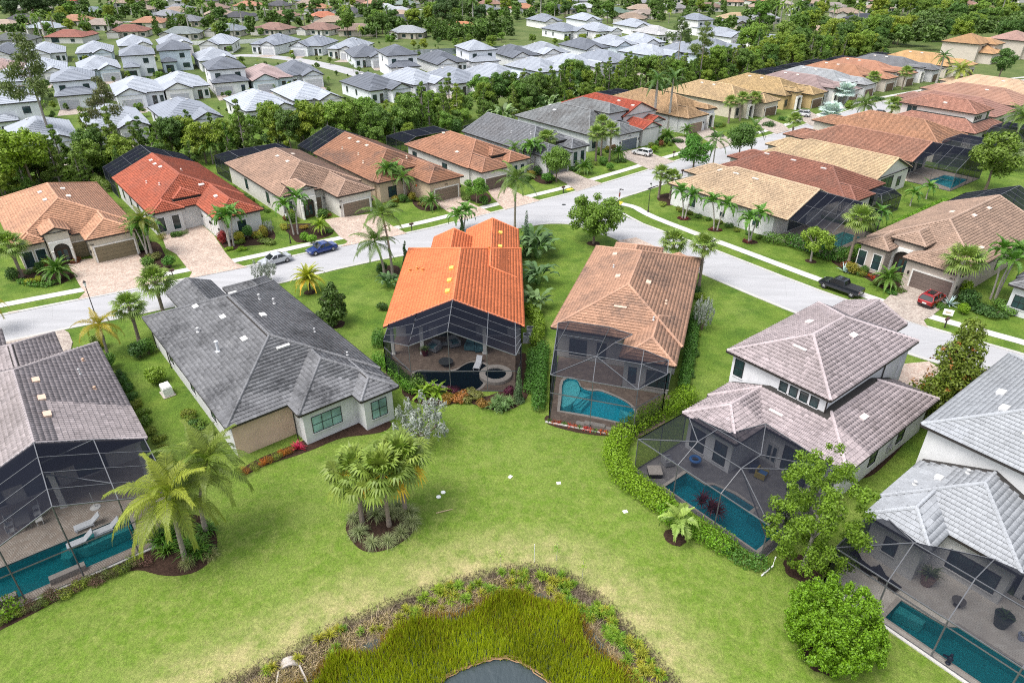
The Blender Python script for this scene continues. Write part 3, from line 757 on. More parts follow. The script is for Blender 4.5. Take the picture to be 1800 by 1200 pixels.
    def garage(s, side, al, pl, wd=4.9, ht=2.35, col=(.17, .13, .095), surround=None):
        mb = MB(); k = .2
        for a, b, c, d in ((al-wd/2-k, al-wd/2, 0, ht+k), (al+wd/2, al+wd/2+k, 0, ht+k), (al-wd/2, al+wd/2, ht, ht+k)): s.quad(mb, side, a, b, pl, 0, .09, c, d)
        mb.build('garage_surround', M['stucco'], s.e, surround or s.trimc)
        d = MB(); s.quad(d, side, al-wd/2, al+wd/2, pl, 0, .015, .02, ht); d = d.build('garage_door', M['plain'], s.e, tuple(c*.5 for c in col))
        for j in range(4):
            pb = MB(); z0 = .03+j*(ht-.03)/4; s.quad(pb, side, al-wd/2+.02, al+wd/2-.02, pl, .01, .05, z0+.015, z0+(ht-.03)/4-.015); pb.build('panel', M['plain'], d, col)
        for sg in (-1, 1):
            lb = MB(); a = al+sg*(wd/2+.55); s.quad(lb, side, a-.09, a+.09, pl, 0, .2, 1.75, 2.15)
            if s.lod < 2: lb.build('wall_lamp', M['dark_metal'], s.e)
    def door(s, side, al, pl, wd=1.6, ht=2.5, col=(.05, .03, .02), glass=True):
        mb = MB(); s.quad(mb, side, al-wd/2, al+wd/2, pl, 0, .05, .02, ht); d = mb.build('front_door', M['plain'], s.e, col)
        if glass:
            for sg in (-1, 1):
                pb = MB(); c = al+sg*wd/4; s.quad(pb, side, c-wd*.16, c+wd*.16, pl, .05, .07, .5, ht-.3); pb.build('pane', M['glass'], d)
        hb = MB(); s.quad(hb, side, al-.04, al+.04, pl, .05, .11, 1.0, 1.2); hb.build('handle', M['chrome'], d)
    def arch(s, side, al, pl, wd=2.2, ht=3.3, dep=.5, col=None, leaf=True):
        """open arch on two piers with a door on a shade-coloured sheet behind it"""
        n = 14; r = wd/2; zs = ht-r*.9; mb = MB(); w2 = wd/2+.35; zt = ht+.35
        pts = [(-r, 0)]+[(-r*math.cos(math.pi*i/n), zs+.9*r*math.sin(math.pi*i/n)) for i in range(n+1)]+[(r, 0)]
        out = [(-w2, 0)]+[(-w2+2*w2*i/n if 0 < i < n else (-w2 if i == 0 else w2), zt) for i in range(n+1)]+[(w2, 0)]
        def p3(q, o): return s.pt(side, al+q[0], pl, o, q[1])
        for i in range(len(pts)-1):
            mb.poly([p3(out[i], dep), p3(pts[i], dep), p3(pts[i+1], dep), p3(out[i+1], dep)])
            mb.poly([p3(pts[i], dep), p3(pts[i], 0.05), p3(pts[i+1], .05), p3(pts[i+1], dep)])
            mb.poly([p3(out[i], dep), p3(out[i+1], dep), p3(out[i+1], 0), p3(out[i], 0)])
        mb.build('entry_arch', M['stucco'], s.e, col or s.trimc)
        rc = MB(); s.quad(rc, side, al-r, al+r, pl, 0, .012, 0.02, ht); rc.build('entry_shade', M['plain'], s.e, (.05, .04, .035))  # flat dark sheet on the wall, painted as the shade of a deeper entry
        for sg in (-1, 1):
            cb = MB(); c = s.pt(side, al+sg*(r+.17), pl, dep+.02, 0); cb.lathe([(.2, 0), (.2, .15), (.15, .2), (.13, zs-.2), (.2, zs-.1), (.2, zs)], 10, c); cb.build('column', M['stucco'], s.e, col or s.trimc, smooth=False)
        if leaf: s.door(side, al, pl+(.0), 1.5, 2.5)
    def vent(s, x, y, col=(.62, .56, .5), wd=.55, ln=.85):
        e = .3; z = s.top([x], [y])[0]; gx_ = (s.top([x+e], [y])[0]-s.top([x-e], [y])[0])/(2*e); gy_ = (s.top([x], [y+e])[0]-s.top([x], [y-e])[0])/(2*e)
        n = Vector((-gx_, -gy_, 1)).normalized(); g = Vector((gx_, gy_, 0)); g = g.normalized() if g.length > .05 else Vector((1, 0, 0))
        v = (g-n*g.dot(n)).normalized(); u = v.cross(n)
        mb = MB(); b = [(-ln/2, -wd/2, 0), (ln/2, -wd/2, 0), (ln/2, wd/2, 0), (-ln/2, wd/2, 0), (-ln/2, -wd/2, .26), (ln/2, -wd/2, .26), (ln/2, wd/2, .13), (-ln/2, wd/2, .13)]
        o = Vector((x, y, z))+n*.02; mb.v = [tuple(o+u*p[0]+v*p[1]+n*p[2]) for p in b]
        mb.f = [(0,3,2,1),(4,5,6,7),(0,1,5,4),(1,2,6,5),(2,3,7,6),(3,0,4,7)]; mb.build('roof_vent', M['plain'], s.e, col)
    def pipe(s, x, y, h=.55, r=.07, col=(.5, .5, .5)):
        z = s.top([x], [y])[0]; MB().lathe([(r*2, -.1), (r*2, .08), (r, .14), (r, h), (r*1.5, h), (r*1.5, h+.08), (r*.4, h+.14)], 8, (x, y, z)).build('vent_pipe', M['plain'], s.e, col)
    def downpipe(s, x, y, z=EAVE): MB().bar((x, y, 0), (x, y, z-.15), .09, .09).build('downpipe', M['trim'], s.e, s.fasc)
    def column(s, x, y, h=EAVE, wd=.4, col=(.72, .72, .7)):
        MB().box(x-wd/2, x+wd/2, y-wd/2, y+wd/2, 0, h-.05).box(x-wd*.7, x+wd*.7, y-wd*.7, y+wd*.7, 0, .2).box(x-wd*.7, x+wd*.7, y-wd*.7, y+wd*.7, h-.35, h-.06).build('column', M['stucco'], s.e, col)
def number_sign(h, side, al, pl, z, text, col=(.03, .025, .02), size=.34):
    cu = bpy.data.curves.new('house_number', 'FONT'); cu.body = text; cu.size = size; cu.extrude = .01; cu.align_x = 'CENTER'; cu.materials.append(M['plain'])
    t = bpy.data.objects.new('house_number', cu); me = bpy.data.meshes.new_from_object(t); bpy.data.objects.remove(t); bpy.data.curves.remove(cu)
    me.name = 'house_number'; o = obj('house_number', me, h.e, col, loc=h.pt(side, al, pl, .03, z))
    o.rotation_euler = (math.pi/2, 0, {'r': 0, 'f': math.pi, 'R': math.pi/2, 'l': -math.pi/2}[side])

# ------------------------------------------------------------------ screened pool enclosures
class Cage:
    def __init__(s, label, base, group='screened pool enclosures'):
        s.e = empty('pool_enclosure', (base[0], base[1], 0), 0, label, 'screen enclosure', group); s.o = Vector((base[0], base[1], 0)); s.edges = {}; s.pan = []
    def patch(s, A, B, C, D, nu=1, nv=1, w=.066, screen=True):
        A, B, C, D = [Vector(p)-s.o for p in (A, B, C, D)]
        f = lambda u, v: (A*(1-u)+B*u)*(1-v)+(D*(1-u)+C*u)*v
        for i in range(nu+1):
            for j in range(nv+1):
                p = f(i/nu, j/nv)
                if i < nu: s._edge(p, f((i+1)/nu, j/nv), w if j in (0, nv) else w*.7)
                if j < nv: s._edge(p, f(i/nu, (j+1)/nv), w if i in (0, nu) else w*.7)
                if screen and i < nu and j < nv: s.pan.append([p, f((i+1)/nu, j/nv), f((i+1)/nu, (j+1)/nv), f(i/nu, (j+1)/nv)])
        return s
    def tri(s, A, B, C, w=.066):
        A, B, C = [Vector(p)-s.o for p in (A, B, C)]; s._edge(A, B, w); s._edge(B, C, w); s._edge(C, A, w); s.pan.append([A, B, C]); return s
    def brace(s, A, B, w=.07): s._edge(Vector(A)-s.o, Vector(B)-s.o, w); return s
    def _edge(s, a, b, w):
        k = tuple(sorted((tuple(round(c, 1) for c in a), tuple(round(c, 1) for c in b))))
        if k not in s.edges or s.edges[k][2] < w: s.edges[k] = (a, b, w)
    def finish(s):
        for a, b, w in s.edges.values():
            if (b-a).length < .05: continue
            MB().bar(a, b, w, w*1.25).build('beam', M['alu'], s.e)
        for p in s.pan:
            nz = (p[1]-p[0]).cross(p[2]-p[0]).normalized().z
            MB().poly(p).build('screen_panel', M['screen_roof' if abs(nz) > .5 else 'screen'], s.e)  # up-facing panels take the copy with sky glare painted in
        return s
def pool(key, deck, deckmat, depth_tint, watermat, coping, labels, wz=-.12, depth=1.2):
    hole = POOL[key]
    tag(slab('pool_deck', deck, -.02, .055, M[deckmat], [hole]), labels[0], 'pool deck', kind='structure')
    c = (sum(p[0] for p in hole)/len(hole), sum(p[1] for p in hole)/len(hole))
    e = empty('swimming_pool', (*c, 0), 0, labels[1], 'pool', 'swimming pools')
    L = [(x-c[0], y-c[1]) for x, y in hole]; n = len(L); mb = MB()
    fl = flat_mesh('f', L, -depth, M['plain']); V = [tuple(v.co) for v in fl.vertices]; F = [tuple(p.vertices) for p in fl.polygons]
    V += [(*p, .05) for p in L]; F += [(i, (i+1) % n, n+(i+1) % n, n+i) for i in range(n)]
    me = bpy.data.meshes.new('basin'); me.from_pydata(V, [], F); me.materials.append(M['plain']); obj('basin', me, e, depth_tint)  # basin colour has the darkening of deep water painted into it
    obj('water', flat_mesh('water', inset(L, .01), wz, M[watermat]), e)
    O = inset(L, .32); V = [(*p, .075) for p in L]+[(*p, .075) for p in O]+[(*p, .0) for p in L]+[(*p, .0) for p in O]
    F = [(i, (i+1) % n, n+(i+1) % n, n+i) for i in range(n)]+[(i, 2*n+i, 2*n+(i+1) % n, (i+1) % n) for i in range(n)]+[(n+i, n+(i+1) % n, 3*n+(i+1) % n, 3*n+i) for i in range(n)]
    me = bpy.data.meshes.new('coping'); me.from_pydata(V, [], F); me.materials.append(M['stone']); obj('coping', me, e, coping)
    return e, c
# ------------------------------------------------------------------ the six houses on the near side
WH = (.66, .66, .645); GRY = (.52, .53, .54)
h = H1 = House('house', 'single storey house with mauve grey barrel tile roof at lower left', FR['H1'], (.325, .285, .285), (.55, .52, .49), 'tile', 's', 0)
h.wing(-14.6, 0, 0, 20.4, ends='gh', wall_rect=(-14.1, -.5, 3.2, 19.9)).wing(-11.0, -3.2, 12, 25.6, z=EAVE+.02).wing(-14.3, -7.6, 14, 30.0, z=EAVE+.01)
h.finish()
for x in (-12.0, -8.2, -4.4): h.window('r', x, 3.2, .3, 2.3, 2.4, 2, 1)
for x in (-13.8, -7.2, -.8): h.column(x, .4)
for y in (4.5, 7.5, 11.0): h.vent(-6.0, y, (.58, .42, .32))
h.pipe(-2.6, 12.5); h.pipe(-2.0, 9.2, .3, .09, (.55, .36, .25)); h.pipe(-1.9, 15.4, .3, .09, (.55, .36, .25))
for y in (9, 14): h.window('R', y, -.5, 1.0, 1.2, 1.6)
h = H2 = House('house', 'single storey house with weathered dark grey flat tile roof and no pool', FR['H2'], (.155, .157, .165), (.60, .60, .60), 'tile_dark', 'f', 0)
h.wing(0, 15.2, 0, 26.2).wing(5.6, 14.95, -2.3, 9, z=EAVE+.015, wc=(.60, .605, .61)).wing(10.9, 14.9, -3.9, 4, z=EAVE+.03, wc=(.60, .605, .61)).wing(3.9, 9.2, 18, 31.0, z=EAVE+.02, ends='gg').wing(9.6, 14.95, 16, 28.0, z=EAVE+.03)
h.finish()
h.window('r', 8.3, -1.8, 1.0, 2.9, 1.75, 3, 2, 'blind_glass'); h.window('r', 12.9, -3.4, 1.0, 1.6, 1.9, 2, 2, 'blind_glass')
for y in (6, 12, 19): h.window('l', y, .5, 1.1, 1.1, 1.5)
h.window('R', 8, 14.7, 1.1, 1.2, 1.6); h.downpipe(5.75, -.55); h.downpipe(.4, 20); h.downpipe(.4, 25.5)
W_ = (.56, .55, .53)
MB().box(.52, 6.0, .47, .5, 0, EAVE-.04).build('wall', M['stucco'], h.e, (.64, .47, .35))
h.vent(5.8, 15.5, W_); h.vent(8.8, 21.2, W_); h.vent(9.0, 13.0, W_); h.vent(5.8, 9.6, W_); h.vent(8.1, 5.8, W_, .35, 1.3); h.vent(4.6, 20.8, W_)
h.pipe(3.4, 10.8, 1.1, .13, (.62, .64, .66)); h.pipe(3.2, 16.2, .45, .11); h.pipe(10.6, 18.2, .6, .1); h.pipe(11.8, 17.2, .6, .1); h.pipe(12.7, 9.0, .4); h.pipe(13.3, 3.0, .35)
h = H3 = House('house', 'single storey house with bright orange tile roof and gabled pool screen', FR['H3'], (.66, .180, .065), (.58, .57, .55), 'tile_clean', 'f', 1, fascia=(.06, .05, .05))
h.wing(0, 15.4, 0, 22.0, ends='gh', wall_rect=(.5, 14.9, 4.4, 21.5)).wing(7.6, 15.15, 12, 29.0, z=EAVE+.02, ends='gg', pitch=.46).wing(3.2, 8.9, 14, 25.2, z=EAVE+.35, ends='gg', pitch=.46)
h.finish()
YV = (.68, .50, .10)
for y in (2.6, 5.4, 8.8): h.vent(7.0, y, YV, .5, .75)
for y in (19.6, 24.6): h.vent(12.5, y, YV, .5, .75)
for p in ((1.3, 13.3), (2.3, 12.9), (3.1, 11.8)): h.pipe(*p, .3, .12, (.62, .22, .06))
h.pipe(11.2, 17.4, .4, .1, (.62, .22, .06))
for x in (3.0, 12.2): h.window('r', x, 4.4, .3, 2.6, 2.4, 2, 1)
h.window('r', 7.6, 4.4, .1, 4.4, 2.7, 4, 1)
for x in (4.0, 11.0): h.column(x, .5)
for x in (.7, 14.7): h.column(x, .5)
h = H4 = House('house', 'single storey house with tan tile roof stained dark at its right', FR['H4'], (.43, .245, .16), (.52, .50, .48), 'tile_tan', 'f', 1)
h.wing(0, 14.1, .4, 24.6).wing(8.2, 13.85, -3.6, 7, z=EAVE+.015, pitch=.44).wing(8.8, 13.8, 14, 23.0, z=EAVE+.02, ends='hg').wing(2.6, 9.0, 15, 25.6, z=EAVE+.4, ends='hh')
h.finish()
h.window('r', 3.0, .9, .5, 1.9, 2.0, 2, 2); h.window('r', 5.6, .9, .5, 1.0, 2.0, 1, 2)
h.window('r', 12.2, -3.1, .7, 2.3, 1.9, 2, 2); h.window('r', 9.6, -3.1, .7, .8, 1.9, 1, 2); h.window('l', -1.2, 8.7, .4, 2.0, 2.3, 2, 1)
V4 = (.62, .45, .34)
for p in ((5.4, 10.6), (8.9, 10.2), (3.6, 18.8)): h.vent(*p, V4)
h.vent(6.8, 4.2, V4, .35, 1.4); h.pipe(10.6, 3.2, .35); h.pipe(11.4, 7.6, .35, .1, V4); h.pipe(4.2, 14.2, .3)
for y in (6, 11, 16): h.window('R', y, 13.6, 1.1, 1.1, 1.5)
h = H5 = House('house', 'two storey house with mauve barrel tile roofs and white walls', FR['H5'], (.37, .315, .32), (.70, .70, .71), 'tile', 's', 0)
h.wing(-13.6, 0, 0, 16.2, pitch=.40).wing(-13.3, -7.6, -4.0, 8, z=EAVE+.015, pitch=.42).wing(-14.5, -4.1, 3.3, 19.2, z=7.0, pitch=.42).wing(-13.2, -6.6, 12, 22.4, z=6.7, pitch=.42, ends='hg')
h.finish()
for x in (-8.6, -7.6, -6.6, -5.6): h.window('r', x, 3.8, 5.35, .72, .95, 1, 1)
h.window('r', -13.2, 3.8, 4.6, .95, 1.75, 1, 2); h.window('r', -11.6, -3.5, .5, 1.5, 2.2); h.window('r', -9.2, -3.5, .5, 1.2, 2.2); h.window('r', -4.0, .5, .3, 3.2, 2.5, 3, 1); h.door('r', -6.6, .5, 1.0, 2.3, (.5, .5, .5))
h.window('R', 6, -.5, 1.1, 1.2, 1.5); h.window('R', 11, -.5, 1.1, 1.2, 1.5)
VM = (.62, .55, .53)
h.vent(-7.5, 12.5, VM); h.vent(-9.3, 6.6, VM, .35, 1.3); h.vent(-11.5, 12.0, VM); h.vent(-2.4, 6.5, VM, .5, .9); h.vent(-7.6, 1.6, VM, .35, 1.3)
h.downpipe(-4.5, 3.7, 7.0); h.downpipe(-4.5, 14, 7.0)
for y in (17.6,): MB().box(-5.1, -4.4, y, y+.7, 0, 6.8).box(-5.25, -4.25, y-.15, y+.85, 0, .35).box(-5.25, -4.25, y-.15, y+.85, 6.3, 6.8).build('column', M['stucco'], h.e, (.62, .63, .65))
h = H6 = House('house', 'two storey house with pale grey flat tile roofs at right edge', FR['H6'], (.33, .345, .365), (.66, .66, .65), 'tile_even', 'f', 0)
h.wing(0, 9.6, 1.2, 14, pitch=.42).wing(.25, 4.9, -1.5, 7.5, z=EAVE+.015, pitch=.42).wing(9.0, 17, 3.0, 14, z=EAVE+.02).wing(-.9, 12.5, 7.7, 25.2, z=7.0, pitch=.40, ends='hh')
h.finish()
h.window('r', 7.0, 1.7, .7, 3.2, 1.7, 2, 1); h.window('r', 2.4, -1.0, 1.2, .9, 1.4, 1, 2); h.window('r', 11.5, 3.5, .2, 3.0, 2.4, 3, 1)
for p in ((2.9, 12.4), (1.7, 15.5)): h.vent(*p, (.62, .62, .62))
h.vent(5.6, 10.6, (.70, .70, .70), .35, 1.5); h.vent(2.2, 5.4, (.6, .6, .6), .5, .6); h.pipe(1.2, 3.8, .3, .1); h.pipe(3.4, 7.0, .3, .1); h.pipe(3.6, 17.4, .3)
h.window('l', 12, -.4, 4.8, 1.2, 1.4)
# ------------------------------------------------------------------ pools and their screens
w_ = H1.W
pool('H1', [w_(*p) for p in [(-19,-8.8),(-.4,-8.8),(-.4,3.4),(-19,3.4)]], 'deck_tan', (.03, .25, .275), 'pool_water_teal', (.40, .33, .27), ('travertine pool deck under the lower left screen', 'long teal pool with two stone spillway walls at lower left'))
for x0, x1 in ((-9.3, -7.0), (-12.9, -11.3)):
    q = w_((x0+x1)/2, -7.95); o = MB().box(-(x1-x0)/2, (x1-x0)/2, -.25, .25, 0, .55).build('spillway_wall', M['stone'], loc=(*q, 0), rot=(0, 0, H1.a-math.pi/2))
    tag(o, 'low stone spillway wall on the teal pool, '+('nearer the palms' if x0 > -10 else 'nearer the left edge'), 'wall', 'spillway walls of the lower left pool')
c = Cage('gabled dark screen enclosure over the lower left pool', w_(-7.3, -4))
A, B = (-14.5, -.2), (-8.8, 0); zr, ze = EAVE+7.3*.42, EAVE+.05
for xa, xb, za, zb in ((-14.5, -10.9, ze, ze+1.5), (-10.9, -7.3, ze+1.5, zr), (-7.3, -3.6, zr, ze+1.5), (-3.6, -.2, ze+1.5, ze)):
    c.patch(w_(xa, -.05, za+.1), w_(xb, -.05, zb+.1), w_(xb, -8.8, zb+.1), w_(xa, -8.8, za+.1), 1, 4)
    c.patch(w_(xa, -8.8, .08), w_(xb, -8.8, .08), w_(xb, -8.8, 3.0), w_(xa, -8.8, 3.0)); c.patch(w_(xa, -8.8, 3.0), w_(xb, -8.8, 3.0), w_(xb, -8.8, zb+.1), w_(xa, -8.8, za+.1))
for x in (-.2, -14.5): c.patch(w_(x, -8.8, .08), w_(x, -.05, .08), w_(x, -.05, ze), w_(x, -8.8, ze), 3, 2)
c.brace(w_(-7.3, -3.0, zr), w_(-3.6, -.05, ze+1.6)); c.brace(w_(-7.3, -4.4, zr), w_(-3.6, -6.6, ze+1.6)); c.finish()
tag(slab('pool_footing', [w_(*p) for p in [(-19,-9.0),(-.1,-9.0),(-.1,-8.82),(-19,-8.82)]], 0, .10, M['walk']), 'white concrete footing below the lower left pool screen', 'footing', kind='structure')
w_ = H3.W
sp = w_(12.3, -4.2); SPA = ring(*sp, 1.0, 1.0, 28)
pool('H3', [w_(*p) for p in [(.4,-3.6),(3.7,-7.0),(14.5,-7.0),(15.0,-3.6),(15.0,4.5),(.4,4.5)]], 'deck_brown', (.01, .025, .035), 'pool_water_dark', (.30, .23, .18), ('brown paver pool deck under the gabled screen', 'dark blue freeform pool behind the orange roofed house'))
e = empty('hot_tub', (*sp, 0), 0, 'round raised hot tub beside the dark freeform pool', 'hot tub')
MB().lathe([(1.75, 0), (1.75, .42), (1.72, .45), (1.12, .45), (1.1, .05)], 28).build('rim', M['stone'], e, smooth=False); obj('water', flat_mesh('w', ring(0, 0, 1.1, 1.1, 28), .3, M['pool_water_dark']), e)
c = Cage('gabled dark screen enclosure behind the orange roofed house', w_(7.7, -3))
zr, ze = EAVE+7.7*.42, EAVE+.05; zz = lambda x: zr-abs(x-7.7)*.42+.1
yb = -.05
for xa, xb in ((3.75, 7.7), (7.7, 11.5), (11.5, 14.4)):
    c.patch(w_(xa, yb, zz(xa)), w_(xb, yb, zz(xb)), w_(xb, -7.0, zz(xb)), w_(xa, -7.0, zz(xa)), 1, 4)
    c.patch(w_(xa, -7.0, .08), w_(xb, -7.0, .08), w_(xb, -7.0, 2.5), w_(xa, -7.0, 2.5)); c.patch(w_(xa, -7.0, 2.5), w_(xb, -7.0, 2.5), w_(xb, -7.0, zz(xb)), w_(xa, -7.0, zz(xa)))
c.patch(w_(.6, yb, zz(.6)), w_(3.75, yb, zz(3.75)), w_(3.75, -7.0, zz(3.75)), w_(.6, -3.7, zz(.6)), 1, 3)
c.patch(w_(.6, -3.7, .08), w_(3.75, -7.0, .08), w_(3.75, -7.0, 2.5), w_(.6, -3.7, 2.5), 2, 1); c.patch(w_(.6, -3.7, 2.5), w_(3.75, -7.0, 2.5), w_(3.75, -7.0, zz(3.75)), w_(.6, -3.7, zz(.6)))
c.patch(w_(.6, -3.7, .08), w_(.6, yb, .08), w_(.6, yb, zz(.6)), w_(.6, -3.7, zz(.6)), 1, 2)
c.patch(w_(14.4, yb, zz(14.4)), w_(15.0, yb, zz(15.0)), w_(15.0, -4.2, zz(15.0)), w_(14.4, -7.0, zz(14.4)), 1, 4)
c.patch(w_(14.4, -7.0, .08), w_(15.0, -4.2, .08), w_(15.0, -4.2, zz(15)), w_(14.4, -7.0, zz(14.4)), 1, 2); c.patch(w_(15.0, -4.2, .08), w_(15.0, yb, .08), w_(15.0, yb, zz(15)), w_(15.0, -4.2, zz(15)), 1, 2)
c.brace(w_(.6, -3.7, 3.4), w_(3.75, -7.0, 2.5)); c.finish()
w_ = H4.W
pool('H4', [w_(*p) for p in [(.9,.8),(3.1,-11.3),(11.4,-11.3),(13.7,-8.0),(13.7,-3.2),(8.6,-3.2),(8.6,.8)]], 'deck_brown', (.05, .44, .54), 'pool_water', (.34, .27, .21), ('brown paver deck around the blue freeform pool', 'bright blue freeform pool behind the tan roofed house'))
c = Cage('tall hipped dark screen enclosure behind the tan roofed house', w_(7, -5))
F0, F1, F2, R0 = w_(3.0, -11.2, 5.4), w_(7.0, -11.2, 5.4), w_(11.1, -11.2, 5.4), w_(13.3, -7.8, 5.4)
T0, T1, T2 = w_(2.5, -8.0, 6.2), w_(6.6, -8.0, 6.2), w_(10.9, -8.1, 6.2)
K0, K1, K2 = w_(2.2, -.4, 5.3), w_(6.5, -.4, 5.3), w_(9.0, -1.0, 5.2); K3 = w_(13.1, -4.6, 5.0)
g = lambda p, z=.08: (p[0], p[1], z)
L0 = w_(1.0, -.6, 5.0)
c.patch(F0, F1, T1, T0).patch(F1, F2, T2, T1).patch(T0, T1, K1, K0, 1, 2).tri(F2, R0, T2).tri(T2, R0, K3)
c.patch(T1, T2, w_(10.6, -3.9, 5.3), w_(7.6, -3.4, 5.3)).patch(T1, w_(7.6, -3.4, 5.3), K2, K1).tri(T2, K3, w_(10.6, -3.9, 5.3)).tri(F0, T0, L0).tri(T0, K0, L0)
MH = 3.4
for a, b in ((F0, F1), (F1, F2), (F2, R0)):
    c.patch(g(a), g(b), g(b, MH), g(a, MH)); c.patch(g(a, MH), g(b, MH), b, a)
c.patch(g(F0), g(L0), L0, F0, 3, 2).patch(g(R0), g(K3), K3, R0, 1, 2)
c.brace(F0, T1).brace(T1, F2).brace(F2, K3); c.finish()
tag(slab('pool_footing', [w_(*p) for p in [(2.7,-11.45),(11.3,-11.45),(11.3,-11.28),(2.7,-11.28)]], 0, .10, M['walk']), 'white concrete footing below the tall pool screen', 'footing', kind='structure')
w_ = H5.W
pool('H5', [w_(*p) for p in [(-13.4,-9.6),(-.6,-9.6),(-.6,.6),(-13.4,.6)]], 'deck_grey', (.03, .27, .35), 'pool_water_teal', (.09, .085, .09), ('grey paver deck behind the mauve roofed house', 'blue stepped pool behind the mauve roofed house'))
c = Cage('hipped dark screen enclosure behind the two storey mauve roofed house', w_(-7, -5))
ze, zt = 3.55, 4.7
F = [w_(x, -9.6, ze) for x in (-13.4, -9.1, -4.9, -.7)]; T = [w_(x, -7.2, zt) for x in (-9.2, -5.0)]; T2 = [w_(x, -4.6, zt) for x in (-9.2, -5.0)]
c.patch(F[1], F[2], T[1], T[0]).tri(F[0], F[1], T[0]).tri(F[2], F[3], T[1]).patch(T[0], T[1], T2[1], T2[0])
Lb, Rb = w_(-13.4, -3.2, ze), w_(-.7, -.2, ze+.1)
c.tri(F[0], T[0], Lb).tri(T[0], T2[0], Lb).patch(T2[0], T2[1], w_(-7.4, -.2, zt-.4), w_(-8.6, -3.6, zt-.5)).tri(T[1], F[3], Rb).tri(T[1], Rb, T2[1]).tri(T2[1], Rb, w_(-7.4, -.2, zt-.4)).tri(T2[0], w_(-8.6, -3.6, zt-.5), Lb)
for i in range(3): c.patch(g(F[i]), g(F[i+1]), F[i+1], F[i], 1, 1)
c.patch(g(F[0]), g(Lb), Lb, F[0], 2, 1).patch(g(F[3]), g(Rb), Rb, F[3], 3, 1).brace(T[1], g(F[3], 2.4)); c.finish()
w_ = H6.W
pool('H6', [w_(*p) for p in [(.5,-6.1),(17,-6.1),(17,3.4),(.5,3.4)]], 'deck_cream', (.03, .24, .265), 'pool_water_teal', (.60, .57, .52), ('cream stone deck at lower right', 'long teal pool with steps at lower right'))
c = Cage('dark mansard screen enclosure over the lower right pool', w_(8, -3))
ze, zt = 3.6, 4.5
F = [w_(x, -6.1, ze) for x in (.6, 4.3, 8.1, 12.2, 16.5)]; T = [w_(x, -2.4, zt) for x in (4.0, 7.9, 12.2, 16.5)]; K = [w_(x, y, EAVE+.05) for x, y in ((4.0, -1.4), (7.9, 1.2), (12.2, 3.0), (16.5, 3.0))]
for i in range(3): c.patch(F[i+1], F[i+2], T[i+1], T[i]).patch(T[i], T[i+1], K[i+1], K[i])
Lb = w_(.5, -.3, EAVE); c.tri(F[0], F[1], T[0]).tri(F[0], T[0], Lb).tri(T[0], K[0], Lb)
for i in range(4): c.patch(g(F[i]), g(F[i+1]), g(F[i+1], 3.1), g(F[i], 3.1)); c.patch(g(F[i], 3.1), g(F[i+1], 3.1), F[i+1], F[i])
c.patch(g(F[0]), g(Lb), Lb, F[0], 2, 1).brace(F[0], K[0]); c.finish()
tag(slab('pool_footing', [w_(*p) for p in [(.3,-6.35),(17,-6.35),(17,-6.12),(.3,-6.12)]], 0, .10, M['walk']), 'pale concrete footing below the lower right pool screen', 'footing', kind='structure')
st = empty('pool_steps', (*w_(12.9, -4.9), 0), H6.a-math.pi/2, 'teal steps in the corner of the lower right pool', 'steps')
for i in range(3): MB().box(-.1+i*.55, .9+i*.5, -.55, 1.4-i*.3, -1.1, -.75+i*.22).build('step', M['plain'], st, (.10, .36, .36))
def pool_shelf(h, pts, z, col, label):  # shelves and steps coloured paler than the basin to paint in shallow water
    q = [h.W(*p) for p in pts]; tag(slab('pool_shelf', q, -1.15, z, M['plain'], color=col), label, 'pool shelf', kind='structure')
pool_shelf(H1, [(-7.4,-4.05),(-3.4,-4.05),(-3.4,-5.4),(-6.6,-5.4),(-7.4,-5.0)], -.22, (.30, .50, .47), 'pale sun shelf in the lower left pool')
pool_shelf(H1, [(-8.2,-4.05),(-7.42,-4.05),(-7.42,-5.2),(-7.9,-5.6),(-8.4,-5.2)], -.45, (.14, .38, .38), 'curved steps in the lower left pool')
pool_shelf(H6, [(4.85,-3.3),(6.6,-3.2),(6.6,-3.7),(4.85,-4.1)], -.35, (.20, .42, .41), 'entry bench in the lower right pool')
q = GP([(988,673),(997,666),(1012,667),(1018,674),(1021,684),(1008,705),(987,715),(987,700)])
tag(slab('pool_shelf', smooth_line(q, 1, True), -1.15, -.2, M['plain'], color=(.50, .70, .68)), 'pale sun shelf in the bright blue pool', 'pool shelf', kind='structure')
for i, k in enumerate((.42, .66, .9)):
    q = GP([(1008,705),(1021,684),(1038,690),(1020+18*k, 694),(1008+16*k, 702+8*k),(1003+10*k, 708)]); tag(slab('pool_step', q, -1.15, -.3-.22*i, M['plain'], color=(.25, .58, .62)), 'curved step %s below the pale shelf in the bright blue pool' % ('nearest', 'second', 'third')[i], 'step', kind='structure')
q = GP([(1090,715),(1110,722),(1114,728),(1100,727)]); tag(slab('pool_shelf', q, -1.15, -.3, M['plain'], color=(.35, .62, .64)), 'small bench at the right end of the bright blue pool', 'pool shelf', kind='structure')
q = fr_pt(FR['H4'], 7.2, -10.85); o = MB().box(-1.6, 1.8, -.25, .25, 0, .3).box(-.8, 1.2, -.25, .25, .3, .5).build('spillway_wall', M['stone'], loc=(*q, 0), rot=(0, 0, H4.a-math.pi/2)); tag(o, 'stepped stone spillway wall on the bright blue pool', 'wall')
